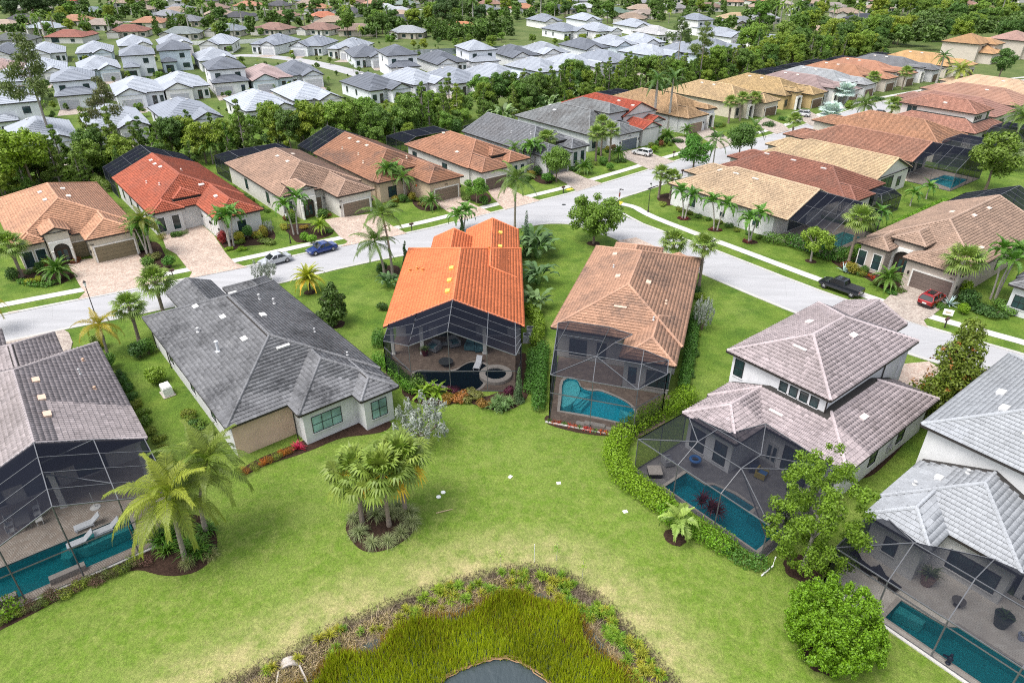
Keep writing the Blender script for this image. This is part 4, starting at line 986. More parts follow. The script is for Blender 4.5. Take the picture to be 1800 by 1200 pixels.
# ------------------------------------------------------------------ houses across the street, left to right
AA = -51.0
BROWN = (.20, .155, .115); BEI = (.58, .52, .42)
def small_entry(h, x, y, z=5.0, wd=3.6, dep=6, ends='hg', pitch=.42, arch=True):
    h.wing(x-wd/2, x+wd/2, y-dep, y, z=z, ends=ends, pitch=pitch, ov=.35)
    h.entries = getattr(h, 'entries', []) + [(x, y-(.3 if ends[1] == 'g' else .35))]
def entries(h, w=2.0, ht=3.3):
    for x, pl in getattr(h, 'entries', []): h.arch('f', x, pl, w, ht)
h = A1 = House('house', 'single storey house with peach tile roof and two garage doors at left edge', ((-72.65, 117.15), AA), (.50, .265, .16), BEI, 'tile', 'f', 1)
h.wing(0, 15.5, 0, 25.0).wing(.3, 7.2, 17, 28.9, z=EAVE+.02); small_entry(h, 10.1, 26.2, 4.9)
h.wing(11.2, 15.2, 18, 25.8, z=EAVE+.03); h.finish(); entries(h)
h.garage('f', 3.8, 28.4, 5.2, 2.4, (.20, .165, .10)); h.garage('f', 8.0, 24.5, 2.5, 2.4, (.20, .165, .10)); h.window('f', 12.6, 25.3, .5, 1.1, 2.2, 1, 2, surround=(.74, .73, .7)); h.window('f', 14.2, 25.3, .5, 1.1, 2.2, 1, 2, surround=(.74, .73, .7))
for p in ((6.2, 10.3), (9.2, 10.3), (6.2, 15), (9.2, 15)): h.vent(*p, (.72, .64, .58))
number_sign(h, 'f', 6.7, 28.4, 2.75, '23886')
h = A2 = House('house', 'single storey house with deep red tile roof and side garage', ((-71.32, 119.83), AA), (.38, .098, .052), (.66, .655, .64), 'tile', 's', 1)
h.wing(-14.9, 0, 0, 24.0, ends='gh').wing(-14.6, -7.1, 10, 33.2, z=EAVE+.02).wing(-5.2, -.25, 12, 24.6, z=EAVE+.03); small_entry(h, -6.4, 22.4, 4.8, 4.2, 7, 'hh')
h.finish(); entries(h, 2.4, 3.6)
for y in (26.4, 30.6): h.garage('R', y, -7.6, 2.6, 2.3, (.62, .62, .61))
for x in (-3.6, -1.4): h.window('f', x, 24.1, .6, 1.0, 2.2, 1, 2, surround=(.76, .76, .75))
h.window('f', -11, 32.7, .8, 1.3, 1.9, 1, 2, surround=(.76, .76, .75))
for y in (4, 9, 14, 19): h.window('R', y, -.5, 1.0, .9, 1.5)
for p in ((-6.4, 3.4), (-6.3, 6.2), (-6.5, 9.0), (-9.6, 20), (-9.9, 26)): h.vent(*p, (.80, .66, .60))
for p in ((-4.2, 16), (-3.1, 12), (-8.7, 13)): h.pipe(*p, .35, .1, (.75, .55, .48))
h = A3 = House('house', 'single storey house with tan tile roof, arched entry and two brown garage doors', ((-54.68, 129.3), AA), (.36, .235, .17), (.62, .60, .55), 'tile', 's', 1)
h.wing(-15, 0, 0, 26.0).wing(-14.3, -7.4, 18, 32.0, z=EAVE+.02); small_entry(h, -3.9, 28.2, 4.9); h.finish(); entries(h)
h.garage('f', -10.9, 31.5, 4.9, 2.3, BROWN); h.garage('f', -6.2, 25.5, 2.2, 2.3, BROWN); h.window('f', -1.4, 25.5, .7, 1.4, 1.9, 2, 2, surround=(.74, .73, .7))
for y in (9, 19): h.window('R', y, -.5, .9, 1.2, 1.9)
for p in ((-6.2, 11.5), (-6.2, 16), (-9.0, 11.5)): h.vent(*p, (.66, .56, .48))
number_sign(h, 'f', -8.1, 31.5, 2.75, '2902')
h = A4 = House('house', 'single storey beige house with streaked brown tile roof and one garage door', ((-39.52, 136.21), AA), (.30, .145, .085), (.55, .43, .31), 'tile_tan', 'f', 1)
h.wing(-14.6, 0, 0, 24.0, ends='gh').wing(-14.4, -7.0, 14, 31.2, z=EAVE+.02).wing(-6.4, -.25, 13, 25.4, z=EAVE+.03); small_entry(h, -7.9, 23.4, 4.8, 4.0, 8, 'hh'); h.finish(); entries(h, 2.1, 3.4)
h.garage('f', -10.9, 30.7, 4.9, 2.3, BROWN); h.window('f', -3.2, 24.9, .7, 1.6, 1.9, 2, 2)
for y in (6, 11, 16): h.window('R', y, -.5, 1.0, 1.1, 1.6)
for p in ((-6.3, 4), (-6.3, 7.5), (-6.3, 11)): h.vent(*p, (.68, .55, .44))
for p in ((-3.5, 6), (-3.8, 12), (-2.6, 16), (-9.5, 20)): h.pipe(*p, .35, .1, (.6, .5, .4))
MB().lathe([(.0, 0), (.2, .06), (.22, .14), (0, .2)], 10).build('wall_plaque', M['plain'], h.e, (.5, .06, .02), loc=(-6.9, 27.2, 2.6), rot=(0, math.pi/2, 0))
number_sign(h, 'f', -10.9, 30.7, 2.75, '2906')
h = A5 = House('house', 'single storey white house with terracotta tile roof behind the street coconut palm', ((-22.37, 143.31), AA), (.36, .175, .105), (.64, .62, .58), 'tile', 'f', 1)
h.wing(-13.8, 0, 0, 22.6).wing(-7.3, -.3, 12, 26.4, z=EAVE+.02).wing(-13.6, -8.2, 11, 24.4, z=EAVE+.03); small_entry(h, -8.2, 21.4, 4.8, 3.6, 8, 'hh'); h.finish(); entries(h, 1.8, 3.3)
h.garage('f', -4.0, 25.9, 4.9, 2.3, (.12, .09, .07)); h.window('f', -10.3, 23.9, .8, .8, 2.0, 1, 2, surround=(.74, .73, .7)); h.window('f', -12.0, 23.9, .8, .8, 2.0, 1, 2, surround=(.74, .73, .7))
for y in (3, 14): h.window('R', y, -.5, 1.0, 1.6, 1.8)
for p in ((-5.9, 6), (-2.6, 15.5)): h.vent(*p, (.68, .55, .46))
h = A6 = House('house', 'single storey house with plain grey tile roof opposite the junction', ((-11.14, 154.74), AA), (.165, .172, .185), (.60, .60, .59), 'tile', 'f', 1)
h.wing(-14.6, 0, 0, 24.0, ends='gh').wing(-7.2, -.25, 14, 28.2, z=EAVE+.02).wing(-13.8, -8.6, 13, 26.4, z=EAVE+.03); small_entry(h, -8.8, 22.8, 4.8, 3.6, 8, 'hh'); h.finish(); entries(h, 1.8, 3.3)
h.garage('f', -3.7, 27.7, 4.9, 2.3, (.15, .15, .16)); h.window('f', -10.2, 25.9, .5, .9, 2.3); h.window('f', -12.2, 25.9, .5, .9, 2.3)
for y in (7, 11, 15): h.window('R', y, -.5, 1.0, 1.2, 1.6)
for p in ((-3.6, 13), (-4.8, 18)): h.pipe(*p, .35, .09)
h = A7 = House('house', 'two storey house with grey tile roof beside the white hatchback', ((.69, 170.98), AA), (.20, .21, .215), (.60, .62, .63), 'tile_tan', 'f', 1)
h.wing(-15, 0, 0, 25.6).wing(-14.8, -8.2, 8, 23.4, z=6.9).wing(-12.7, -5.2, 15, 29.8, z=EAVE+.02); h.finish()
h.garage('f', -9.0, 29.3, 5.0, 2.4, (.12, .145, .18)); h.window('f', -13.6, 22.9, 4.6, 1.0, 1.2); h.window('f', -2.4, 25.1, .6, 1.6, 2.2, 2, 2); h.window('R', 14, -.5, 1, 1.4, 1.6)
h.vent(-6.2, 6, (.7, .7, .7)); h.vent(-4.8, 9, (.7, .7, .7)); number_sign(h, 'f', -9, 29.3, 2.85, '2918')
h = A8 = House('house', 'white two storey house with rust red tile roofs and front gable', ((17.8, 181.7), AA), (.36, .070, .038), (.68, .67, .65), 'tile', 'f', 1)
h.wing(-4.6, 7.2, 0, 21, z=5.6, ends='hg').wing(.8, 7.3, 8, 27.2, z=EAVE, ends='hg').wing(-4.6, 1.0, 10, 23.8, z=EAVE+.02, ends='hg'); h.finish(); h.window('f', -2.2, 23.5, .8, 1.2, 1.8); h.vent(3.0, 20, (.75, .62, .56)); h.vent(2.4, 15, (.75, .62, .56))
h = A9 = House('house', 'white house with orange tan tile roof behind the royal palms', ((26.09, 192.08), AA), (.40, .26, .14), (.62, .62, .62), 'tile', 's', 1)
h.wing(-11.8, 3.5, 0, 26.6).wing(-4.6, 3.25, 16, 29.4, z=EAVE+.02); small_entry(h, -7.0, 28.4, 4.7, 3.6, 7, 'hh'); h.finish(); entries(h, 1.8, 3.2)
h.garage('f', -.5, 28.9, 4.9, 2.3, (.28, .20, .15)); h.window('f', -10, 26.1, .7, 1.2, 2.0); h.window('R', 20, 3.0, 1, 1.1, 1.4)
FA = [  # the rest of the far row: origin, roof, wall, label
 ((42.6, 203.6), (.47, .335, .185), (.60, .54, .44), 'house with pale yellow tile roof, nearest of the two yellow roofs beyond the royal palms', 0),
 ((59.2, 214.6), (.45, .315, .155), (.52, .38, .19), 'ochre walled house with yellow tile roof by the white wagon', 0),
 ((71.5, 220.0), (.29, .215, .205), (.6, .6, .58), 'house with mauve tile roof beyond the white wagon', 0),
 ((80.5, 229.5), (.33, .345, .355), (.6, .6, .6), 'house with pale grey tile roof behind the silver palms', 0),
 ((91.5, 239.5), (.36, .185, .11), (.58, .52, .45), 'house with terracotta tile roof right of the pale grey roof', 0),
 ((102.0, 248.0), (.35, .175, .11), (.58, .52, .45), 'house with terracotta tile roof left of the dark grey roof', 0),
 ((115.0, 256.5), (.17, .175, .185), (.6, .6, .6), 'house with dark grey tile roof near the end of the far row', 0),
 ((132.0, 266.0), (.48, .30, .14), (.58, .52, .44), 'house with orange yellow tile roof near the end of the far row', 0),
 ((168.0, 290.0), (.47, .28, .14), (.56, .50, .43), 'two storey house with orange tile roof at the upper right', 1),
 ((192.0, 300.0), (.38, .24, .20), (.56, .50, .43), 'two storey house with dusty pink roof at the upper right edge', 1)]
for o, rc, wc, lab, two in FA:
    h = House('house', lab, (o, AA), rc, wc, 'tile', 'f', 1 if o[0] < 62 else 2)
    if two: h.wing(-15, 0, 0, 14, z=6.8, axis='x').wing(-13, -2, 8, 19, z=EAVE).wing(-17, -8, 4, 17, z=6.4)
    else: h.wing(-14.5, 0, 0, 25).wing(-14.3, -7.2, 16, 29, z=EAVE+.02); small_entry(h, -4.4, 26.6, 4.7, 3.4, 7, 'hh')
    h.finish(); entries(h, 1.8, 3.2)
    if two: h.window('f', -5, 13.5, 4.4, 1.8, 1.5, 2, 1); h.window('f', -10, 13.5, 4.4, 1.8, 1.5, 2, 1); h.garage('f', -6, 18.5, 4.9, 2.3)
    else: h.garage('f', -10.8, 28.5, 4.9, 2.3, (.16, .10, .07)); h.window('f', -1.6, 24.5, .7, 1.1, 1.9); h.vent(-6, 9, (.7, .66, .6)); h.vent(-6, 13, (.7, .66, .6)); h.window('R', 12, -.5, 1, 1.2, 1.6)
# ------------------------------------------------------------------ houses on the right of the junction
BA_ = 128.0
h = B1 = House('house', 'white corner house with pale yellow tile roof beside the side street', ((42.58, 97.2), BA_), (.47, .345, .225), (.68, .68, .67), 'tile', 's', 1)
h.wing(0, 15.4, 1.6, 24.8, ends='gh', wall_rect=(.5, 14.9, 4.0, 24.3)).wing(8, 15.15, 14, 28, z=EAVE+.02); h.finish()
for y in (7, 13.4, 19.6): h.window('l', y, .5, .9 if y > 10 else 1.2, 1.1 if y != 13.4 else .8, 1.9 if y != 13.4 else .7, 1, 2 if y != 13.4 else 1)
h.window('r', 7.5, 4.0, .2, 5, 2.5, 4, 1)
for y in (12, 15.8, 19): h.vent(6.2, y, (.66, .58, .5), .4, 1.1)
h = B2 = House('house', 'house with dark brown barrel tile roof behind the yellow corner roof', ((55.59, 109.11), BA_), (.25, .105, .072), (.6, .57, .52), 'tile', 's', 1)
h.wing(-1.5, 12, 0, 25).wing(-1.25, 5, -1.8, 8, z=EAVE+.02).wing(5, 11.75, 16, 28, z=EAVE+.02); h.finish()
for p in ((4.0, 7.5), (4.2, 13.5), (4.2, 19)): h.vent(*p, (.66, .55, .5), .4, 1.0)
h.window('r', 8, .5, .2, 4, 2.5, 3, 1)
h = B3 = House('house', 'house with pale yellow tile roof and white rear gable', ((64.3, 118.5), BA_), (.50, .37, .22), (.64, .62, .58), 'tile', 'f', 1)
h.wing(0, 13.3, 0, 24, ends='gh').wing(6.5, 13.05, 14, 27, z=EAVE+.02); h.finish()
h.window('r', 5.0, .3, .1, 4.6, 3.2, 3, 2); h.window('r', 9.9, .3, .8, 1.3, 1.8); h.window('r', 1.6, .3, .3, 1.8, 2.6, 2, 1)
h = B4 = House('house', 'house with brown terracotta roof joined to a gabled pool screen', ((76.5, 130.1), BA_), (.29, .14, .092), (.6, .55, .48), 'tile', 'f', 1)
h.wing(0, 13.2, 0, 25, ends='gh', wall_rect=(.5, 12.7, 2.4, 24.5)).wing(.25, 6.5, 16, 28, z=EAVE+.02); h.finish()
for x in (3, 6.6, 10.2): h.window('r', x, 2.4, .2, 2.2, 2.4, 2, 1)
h = B5 = House('house', 'house with light terracotta hipped roof right of the brown one', ((88.6, 143.0), BA_), (.37, .19, .11), (.6, .55, .48), 'tile', 'f', 1)
h.wing(0, 14, 0, 26).wing(.25, 6.5, 18, 29, z=EAVE+.02); h.finish(); h.vent(9.5, 10, (.7, .6, .5)); h.window('r', 6, .5, .4, 3, 2.2, 3, 1)
h = B6 = House('house', 'two storey house with terracotta roofs and white upper walls at right', ((103.0, 156.4), BA_), (.36, .175, .125), (.64, .61, .57), 'tile', 'f', 1)
h.wing(-3.5, 12.5, -2.4, 18).wing(.8, 10.2, 0, 17.2, z=7.0); h.finish()
for x in (2.0, 3.0, 4.0, 5.0): h.window('r', x, .5, 5.4, .6, .8, 1, 1)
h.window('r', 8.6, .5, 4.9, .9, 1.5); h.window('l', 14.2, 1.3, 4.0, 2.2, 2.6, 2, 1, frame=(.5, .48, .45)); h.vent(3, 8, (.7, .62, .56)); h.vent(8, 12, (.7, .62, .56)); h.window('r', 4, -1.9, .6, 3, 2, 3, 1)
for o, rc, lab in (((116.0, 168.5), (.34, .18, .14), 'house with ribbed pink brown roof right of the two storey house'), ((129.5, 181.0), (.37, .21, .15), 'house with faded pink roof beyond the two storey house'), ((142, 194), (.46, .33, .22), 'house with pale peach roof by the far bend of the street')):
    h = House('house', lab, (o, BA_), rc, (.58, .53, .47), 'tile', 'f', 2); h.wing(0, 14, 0, 25).wing(7, 13.75, 16, 28, z=EAVE+.02); h.finish(); h.vent(5, 10, (.7, .62, .55)); h.window('r', 6, .5, .4, 3, 2.2, 3, 1)
h = C1 = House('house', 'tan roofed house with arched bay windows and red car in its drive', ((71.97, 89.98), -142.0), (.37, .255, .19), (.50, .43, .37), 'tile', 's', 1)
h.wing(0, 14.5, -8.4, 15.8, ends='gh').wing(.25, 7.7, 4, 19.2, z=EAVE+.02).wing(9.8, 14.25, 6, 18.8, z=EAVE+.03); small_entry(h, 8.7, 16.2, 4.9, 4.6, 8, 'hh'); h.finish(); entries(h, 2.6, 3.5)
h.garage('f', 3.6, 18.7, 5.0, 2.4, (.15, .115, .10), (.70, .68, .64))
for x in (11.2, 13.3): h.window('f', x, 18.3, .6, 1.0, 2.1, 1, 2, surround=(.74, .73, .7))
h.window('R', 15, 14.2, .6, 1.0, 2.1, 1, 2, surround=(.74, .73, .7))
for p in ((6.2, 3), (6.2, -2), (9, 3), (2.0, 10)): h.vent(*p, (.66, .52, .44))
number_sign(h, 'f', 1.4, 18.7, 2.75, '2811')
for y in (0, 6): h.window('l', y, .5, 1, 1.2, 1.6)
h = C2 = House('house', 'grey roofed white house cut by the right edge', ((60.96, 76.23), -142.0), (.20, .205, .215), (.62, .63, .64), 'tile', 'f', 1)
h.wing(-14, 0, -24, -3).wing(-7.4, -.25, -14, .1, z=EAVE+.02); h.finish(); h.window('f', -2.2, -.4, 1.0, 2.0, 1.6, 3, 2); h.window('R', -5, -.5, 1.0, 1.4, 1.6, 2, 2)
# ------------------------------------------------------------------ screens behind those houses
def rear_cage(h, label, x0, x1, y0, y1, kind='gable', z=EAVE-.3, rise=2.2, n=4):
    w_ = h.W; c = Cage(label, w_((x0+x1)/2, (y0+y1)/2)); xm = (x0+x1)/2
    if kind == 'gable':
        for a, b, za, zb in ((x0, xm, z, z+rise), (xm, x1, z+rise, z)):
            c.patch(w_(a, y1, za), w_(b, y1, zb), w_(b, y0, zb), w_(a, y0, za), 2, n); c.patch(w_(a, y0, .08), w_(b, y0, .08), w_(b, y0, zb), w_(a, y0, za), 2, 2)
    else:
        i = min(x1-x0, y1-y0)*.3; T = [w_(x0+i, y0+i, z+1.0), w_(x1-i, y0+i, z+1.0), w_(x1-i, y1, z+1.0), w_(x0+i, y1, z+1.0)]
        B = [w_(x0, y0, z), w_(x1, y0, z), w_(x1, y1, z), w_(x0, y1, z)]
        c.patch(T[0], T[1], T[2], T[3], 2, 1).patch(B[0], B[1], T[1], T[0], 2, 1).patch(B[1], B[2], T[2], T[1]).patch(B[3], B[0], T[0], T[3]).patch(g(B[0]), g(B[1]), B[1], B[0], n, 2)
    for x in (x0, x1): c.patch(w_(x, y0, .08), w_(x, y1, .08), w_(x, y1, z), w_(x, y0, z), 2, 2)
    c.finish()
rear_cage(A2, 'black gabled screen behind the red roofed house', -14.8, -.2, -8.5, -.1, 'gable', EAVE, 3.0)
rear_cage(A3, 'black hipped screen behind the tan roofed house across the street', -14.6, -.4, -7.5, .2, 'hip', EAVE-.2)
rear_cage(A4, 'black gabled screen behind the brown roofed house', -14.4, -.2, -8.0, -.1, 'gable', EAVE, 3.0)
rear_cage(A5, 'black hipped screen behind the terracotta roofed house', -13.5, -.3, -8.0, .2, 'hip', EAVE+.2)
rear_cage(A6, 'low black screen behind the plain grey roofed house', -13, -5, -6.5, -.1, 'hip', EAVE-.8)
rear_cage(A9, 'black hipped screen behind the orange tan roofed house', -11, 2, -7, .2, 'hip', EAVE-.1)
rear_cage(C1, 'black gabled screen behind the house with the red car', .2, 14.4, -16.5, -8.5, 'gable', EAVE, 3.0)
rear_cage(B1, 'gabled screen beside the side street behind the yellow corner roof', .4, 15.0, -5.5, 1.5, 'gable', EAVE, 3.0, 5)
rear_cage(B2, 'small screen lean-to behind the dark brown roof', 5.2, 11.8, -3.2, .3, 'hip', EAVE-1.2)
rear_cage(B4, 'gabled see-through screen over a pool at right', .2, 13.0, -8.0, -.1, 'gable', EAVE, 2.8, 4)
rear_cage(B5, 'low hipped dark screen behind the light terracotta roof', .5, 13.5, -8.5, .3, 'hip', EAVE-.4)
rear_cage(B6, 'dark screen at right edge behind the two storey terracotta house', 2, 14, -10, -2.6, 'hip', EAVE-.4)
for i, (o, _, _, lab, two) in enumerate(FA[2:8]):
    h_ = type('x', (), {'W': staticmethod(lambda x, y, z=None, o=o: fr_pt((o, AA), x, y, z))})
    if i in (1, 2, 3, 4, 5): rear_cage(h_, 'dark flat screen behind the '+lab.split(' with ')[1].split(' roof')[0]+' roof '+lab.split('roof ')[1], -13, -2, -7, .1, 'hip', EAVE-.2, n=3)
q = [B4.W(*p) for p in [(.3,-7.9),(12.9,-7.9),(12.9,2.6),(.3,2.6)]]
pool('B4', q, 'deck_tan', (.22, .50, .56), 'pool_water_teal', (.45, .4, .35), ('beige deck under the see-through gabled screen at right', 'small blue pool under the see-through gabled screen at right'))
tag(obj('pool_pad', flat_mesh('p', [fr_pt(((42.58,97.2),BA_), *p) for p in [(.4,-5.4),(15,-5.4),(15,4),(.4,4)]], .03, M['deck_tan'])), 'beige deck behind the yellow corner roof', 'pool deck', kind='structure')
w_ = B1.W; q = [w_(3,-4.6), w_(12,-4.6), w_(12,-1.6), w_(3,-1.6)]
tag(obj('pool_water', flat_mesh('p', q, .05, M['pool_water'])), 'blue pool water behind the yellow corner roof', 'pool', kind='structure')

# ------------------------------------------------------------------ (plants for these houses follow below)
# ------------------------------------------------------------------ plants
def rot_to(n, d):
    pass
def leaves(C, Nrm, size, asp=.5, fold=.18, rng=NR, up=0.0, bias=None):
    """leaf quads at centres C facing Nrm; returns verts, faces"""
    K = len(C); r = rng.normal(size=(K, 3)); r = r-Nrm*(r*Nrm).sum(1)[:, None]
    if up: r[:, 2] += up
    r /= np.linalg.norm(r, axis=1)[:, None]+1e-9
    s = np.cross(Nrm, r); s /= np.linalg.norm(s, axis=1)[:, None]+1e-9
    size = np.broadcast_to(size, (K,))[:, None]
    a = C-r*size*.5; b = C+s*size*asp*.5-Nrm*size*fold*.3; c = C+r*size*.5-Nrm*size*fold; d = C-s*size*asp*.5-Nrm*size*fold*.3
    V = np.stack([a, b, c, d], 1).reshape(-1, 3); return V, np.arange(4*K).reshape(K, 4)
def lobes_cloud(lobes, n, rng, shell=.28, under=.35, open_=0.0):
    """points and outward normals spread through the shells of overlapping lobes (cx, cy, cz, rx, ry, rz)"""
    L = np.array(lobes, float); wgt = (L[:, 3]*L[:, 4]*L[:, 5])**(2/3); idx = rng.choice(len(L), int(n*1.6), p=wgt/wgt.sum())
    d = rng.normal(size=(len(idx), 3)); d /= np.linalg.norm(d, axis=1)[:, None]
    rr = 1-np.abs(rng.normal(size=len(idx)))*shell; rr = np.clip(rr, .1, 1.12)
    P = L[idx, :3]+d*rr[:, None]*L[idx, 3:]
    keep = (d[:, 2] > -under) | (rng.random(len(idx)) < .25)
    q = ((P[:, None, :]-L[None, :, :3])/L[None, :, 3:]); inside = ((q**2).sum(2) < .5).sum(1) > 1
    keep &= ~inside | (rng.random(len(idx)) < .15)
    P, d = P[keep][:n], d[keep][:n]
    nn = d+rng.normal(size=d.shape)*.55+np.array([0, 0, .35]); nn /= np.linalg.norm(nn, axis=1)[:, None]
    dep = rr[keep][:n]
    return P, nn, dep
def rand_lobes(rng, n, R0, H, spread=.75, rmin=.35, rmax=.6, flat=.8, bottom=0.0):
    out = []
    for i in range(n):
        a = rng.uniform(0, 6.283); r = math.sqrt(rng.uniform(0, 1))*R0*spread; z = bottom+rng.uniform(0, 1)*H
        k = 1-.5*abs((z-bottom)/H-.45); rad = rng.uniform(rmin, rmax)*R0*k
        out.append((r*math.cos(a)*k, r*math.sin(a)*k, z, rad, rad, rad*flat))
    return out
def crown_mesh(name, lobes, n, size, rng, mat, asp=.55, shell=.28, under=.35, tones=None, twigs=True, up=0.0):
    P, nn, dep = lobes_cloud(lobes, n, rng, shell, under)
    V, F = leaves(P, nn, rng.uniform(.7, 1.3, len(P))*size, asp, rng=rng, up=up)
    z = P[:, 2]; zz = (z-z.min())/(np.ptp(z)+1e-6)
    rnd = np.clip(.42+rng.normal(size=len(P))*.20+(zz-.5)*.10, 0, 1)
    return mesh_np(name, V, F, mat, rnd)
def limb_mesh(name, h, r, rng, mat, spread=1.2, n=5, lean=0.0, top=.75, low=.35):
    mb = MB(); pts = [(0, 0, -.1)]; x = y = 0
    for i in range(1, 5):
        x += rng.uniform(-.06, .06)*h*.3+lean*h*.2; y += rng.uniform(-.06, .06)*h*.3; pts.append((x, y, h*top*i/4))
    mb.tube(pts, [r*1.35, r, r*.85, r*.65, r*.3], 7)
    for i in range(n):
        a = 6.283*i/n+rng.uniform(-.4, .4); z0 = h*rng.uniform(low, top*.85); s = rng.uniform(.6, 1)*spread
        b = (x*z0/h/top, y*z0/h/top, z0); c = (b[0]+math.cos(a)*s*.5, b[1]+math.sin(a)*s*.5, z0+h*.14); d = (b[0]+math.cos(a)*s, b[1]+math.sin(a)*s, z0+h*.26)
        mb.tube([b, c, d], [r*.5, r*.32, r*.12], 5)
    return mb.mesh(name, mat)
BK = (.19, .15, .115); BKG = (.30, .27, .24)
# --- broadleaf tree prototypes (trunk, crown)
PRO = {}
def proto_tree(key, h, R0, nl, nleaf, size, seed, th=.35, trunk_r=.16, flat=.85, mat='leaf', asp=.55, shell=.28, bark=BK, rmin=.35, rmax=.6, under=.35, up=0.0):
    rng = np.random.default_rng(seed); H = h*(1-th)*.78
    lob = rand_lobes(rng, nl, R0, H, .72, rmin, rmax, flat, h*th+.12*h)
    PRO[key] = (limb_mesh('trunk', h, trunk_r, rng, M['bark'], R0*.7), crown_mesh('crown', lob, nleaf, size, rng, M[mat], asp, shell, under, up=up), bark)
proto_tree('tree_a', 9, 4.2, 34, 7000, .40, 1, .25, rmin=.18, rmax=.40, shell=.38); proto_tree('tree_b', 8, 3.6, 26, 6000, .38, 2, .22, rmin=.2, rmax=.42, shell=.38); proto_tree('tree_c', 11, 4.4, 40, 7400, .44, 3, .2, rmin=.16, rmax=.36, shell=.42)
proto_tree('street_tree', 7.4, 3.6, 26, 9000, .36, 4, .30, .16, .85, shell=.4); proto_tree('round_tree', 5.6, 2.7, 16, 5200, .32, 5, .28); proto_tree('open_tree', 10, 4.2, 30, 9500, .40, 6, .30, .16, .8, shell=.5, rmin=.22, rmax=.38, bark=BKG)
proto_tree('bright_tree', 6.4, 3.0, 14, 4200, .36, 7, .25)
def conifer(key, h, R0, n, size, seed, sparse=False):
    rng = np.random.default_rng(seed); lob = []; mb = MB(); mb.tube([(0, 0, -.1), (0, 0, h*.5), (0, 0, h*.95)], [.2, .14, .04], 7)
    tiers = 9 if not sparse else 7
    for i in range(tiers):
        t = i/(tiers-1); z = h*(.18+.8*t) if not sparse else h*(.55+.45*t); rad = R0*(1-t*.82)*(rng.uniform(.8, 1.15)); k = max(3, int(7*(1-t)+2)) if not sparse else 4
        for j in range(k):
            a = rng.uniform(0, 6.283); rr = rad*rng.uniform(.45, 1); s = (.26 if not sparse else .34)*R0*rng.uniform(.7, 1.2)*(1-.4*t)
            lob.append((math.cos(a)*rr, math.sin(a)*rr, z+rng.uniform(-.3, .3), s*1.1, s*1.1, s*.8))
            if rr > .5: mb.tube([(0, 0, z-.4), (math.cos(a)*rr, math.sin(a)*rr, z)], [.06, .02], 4)
    P, nn, dep = lobes_cloud(lob, n, rng, .5, 1.0)
    V, F = leaves(P, nn, rng.uniform(.7, 1.3, len(P))*size, .22, rng=rng, up=.8)
    PRO[key] = (mb.mesh('trunk', M['bark']), mesh_np('crown', V, F, M['leaf'], np.clip(.45+rng.normal(size=len(P))*.22, 0, 1)), BKG)
conifer('pine_a', 10, 2.6, 5200, .62, 21); conifer('pine_b', 8.5, 2.3, 4600, .58, 22); conifer('pine_tall', 15, 4.0, 3600, .62, 23, True)
def tree(key, loc, sc=1.0, col=(.05, .10, .02), label='', name='tree', cat='tree', group=None, rz=None, sz=None):
    t, c, bk = PRO[key]; e = empty(name, (loc[0], loc[1], loc[2] if len(loc) > 2 else 0), R.uniform(0, 6.28) if rz is None else rz, label, cat, group)
    e.scale = (sc, sc, sc*(sz or 1)); obj('trunk', t, e, bk); obj('crown', c, e, col); return e
# --- palms
def pinnate(name, L, droop, elev, nl, ll, mat, seed, wid=.05, hang=.5, segs=2, base_gap=.12, vee=.35):
    """one arching feather frond growing along +X from the origin"""
    rng = np.random.default_rng(seed); S = 14; th = elev; pts = [np.zeros(3)]
    for i in range(S):
        th = elev-droop*((i+1)/S)**1.25; pts.append(pts[-1]+np.array([math.cos(th), 0, math.sin(th)])*L/S)
    pts = np.array(pts); V = []; F = []; rnd = []
    def at(s):
        f = s*S; i = min(int(f), S-1); p = pts[i]+(pts[i+1]-pts[i])*(f-i); t = pts[i+1]-pts[i]; return p, t/np.linalg.norm(t)
    def quad(a, b, c, d, r): n = len(V); V.extend([a, b, c, d]); F.append((n, n+1, n+2, n+3)); rnd.append(r)
    for i in range(S):        # rachis
        w0, w1 = .05*(1-i/S)+.012, .05*(1-(i+1)/S)+.012; y = np.array([0, 1, 0]); quad(pts[i]-y*w0, pts[i]+y*w0, pts[i+1]+y*w1, pts[i+1]-y*w1, .95)
        z = np.array([0, 0, 1]); quad(pts[i]-z*w0, pts[i]+z*w0, pts[i+1]+z*w1, pts[i+1]-z*w1, .95)
    for sd in (-1, 1):
        for k in range(nl):
            s = base_gap+(1-base_gap)*(k+.5)/nl; p, t = at(s)
            l = ll*(math.sin(min(1, s*1.15+.12)*math.pi)*.75+.3)*rng.uniform(.85, 1.1); out = np.array([0, sd, 0.0]); upv = np.cross(out, t)*sd*-1
            upv = np.cross(t, out)*sd; dvec = out*.80+t*(.5+.3*s)+upv*vee*rng.uniform(.4, 1.3); dvec /= np.linalg.norm(dvec)
            wv = t*wid; m = p+dvec*l*.55+np.array([0, 0, -hang*l*.12]); e = p+dvec*l*.92+np.array([0, 0, -hang*l*rng.uniform(.35, .7)]); r = float(np.clip(.45+rng.normal()*.17, 0, 1))
            if segs == 2: quad(p-wv*.6, p+wv*.6, m+wv, m-wv, r); quad(m-wv, m+wv, e+wv*.15, e-wv*.15, r)
            else: quad(p-wv, p+wv, e+wv*.2, e-wv*.2, r)
    return mesh_np(name, np.array(V), np.array(F), mat, rnd)
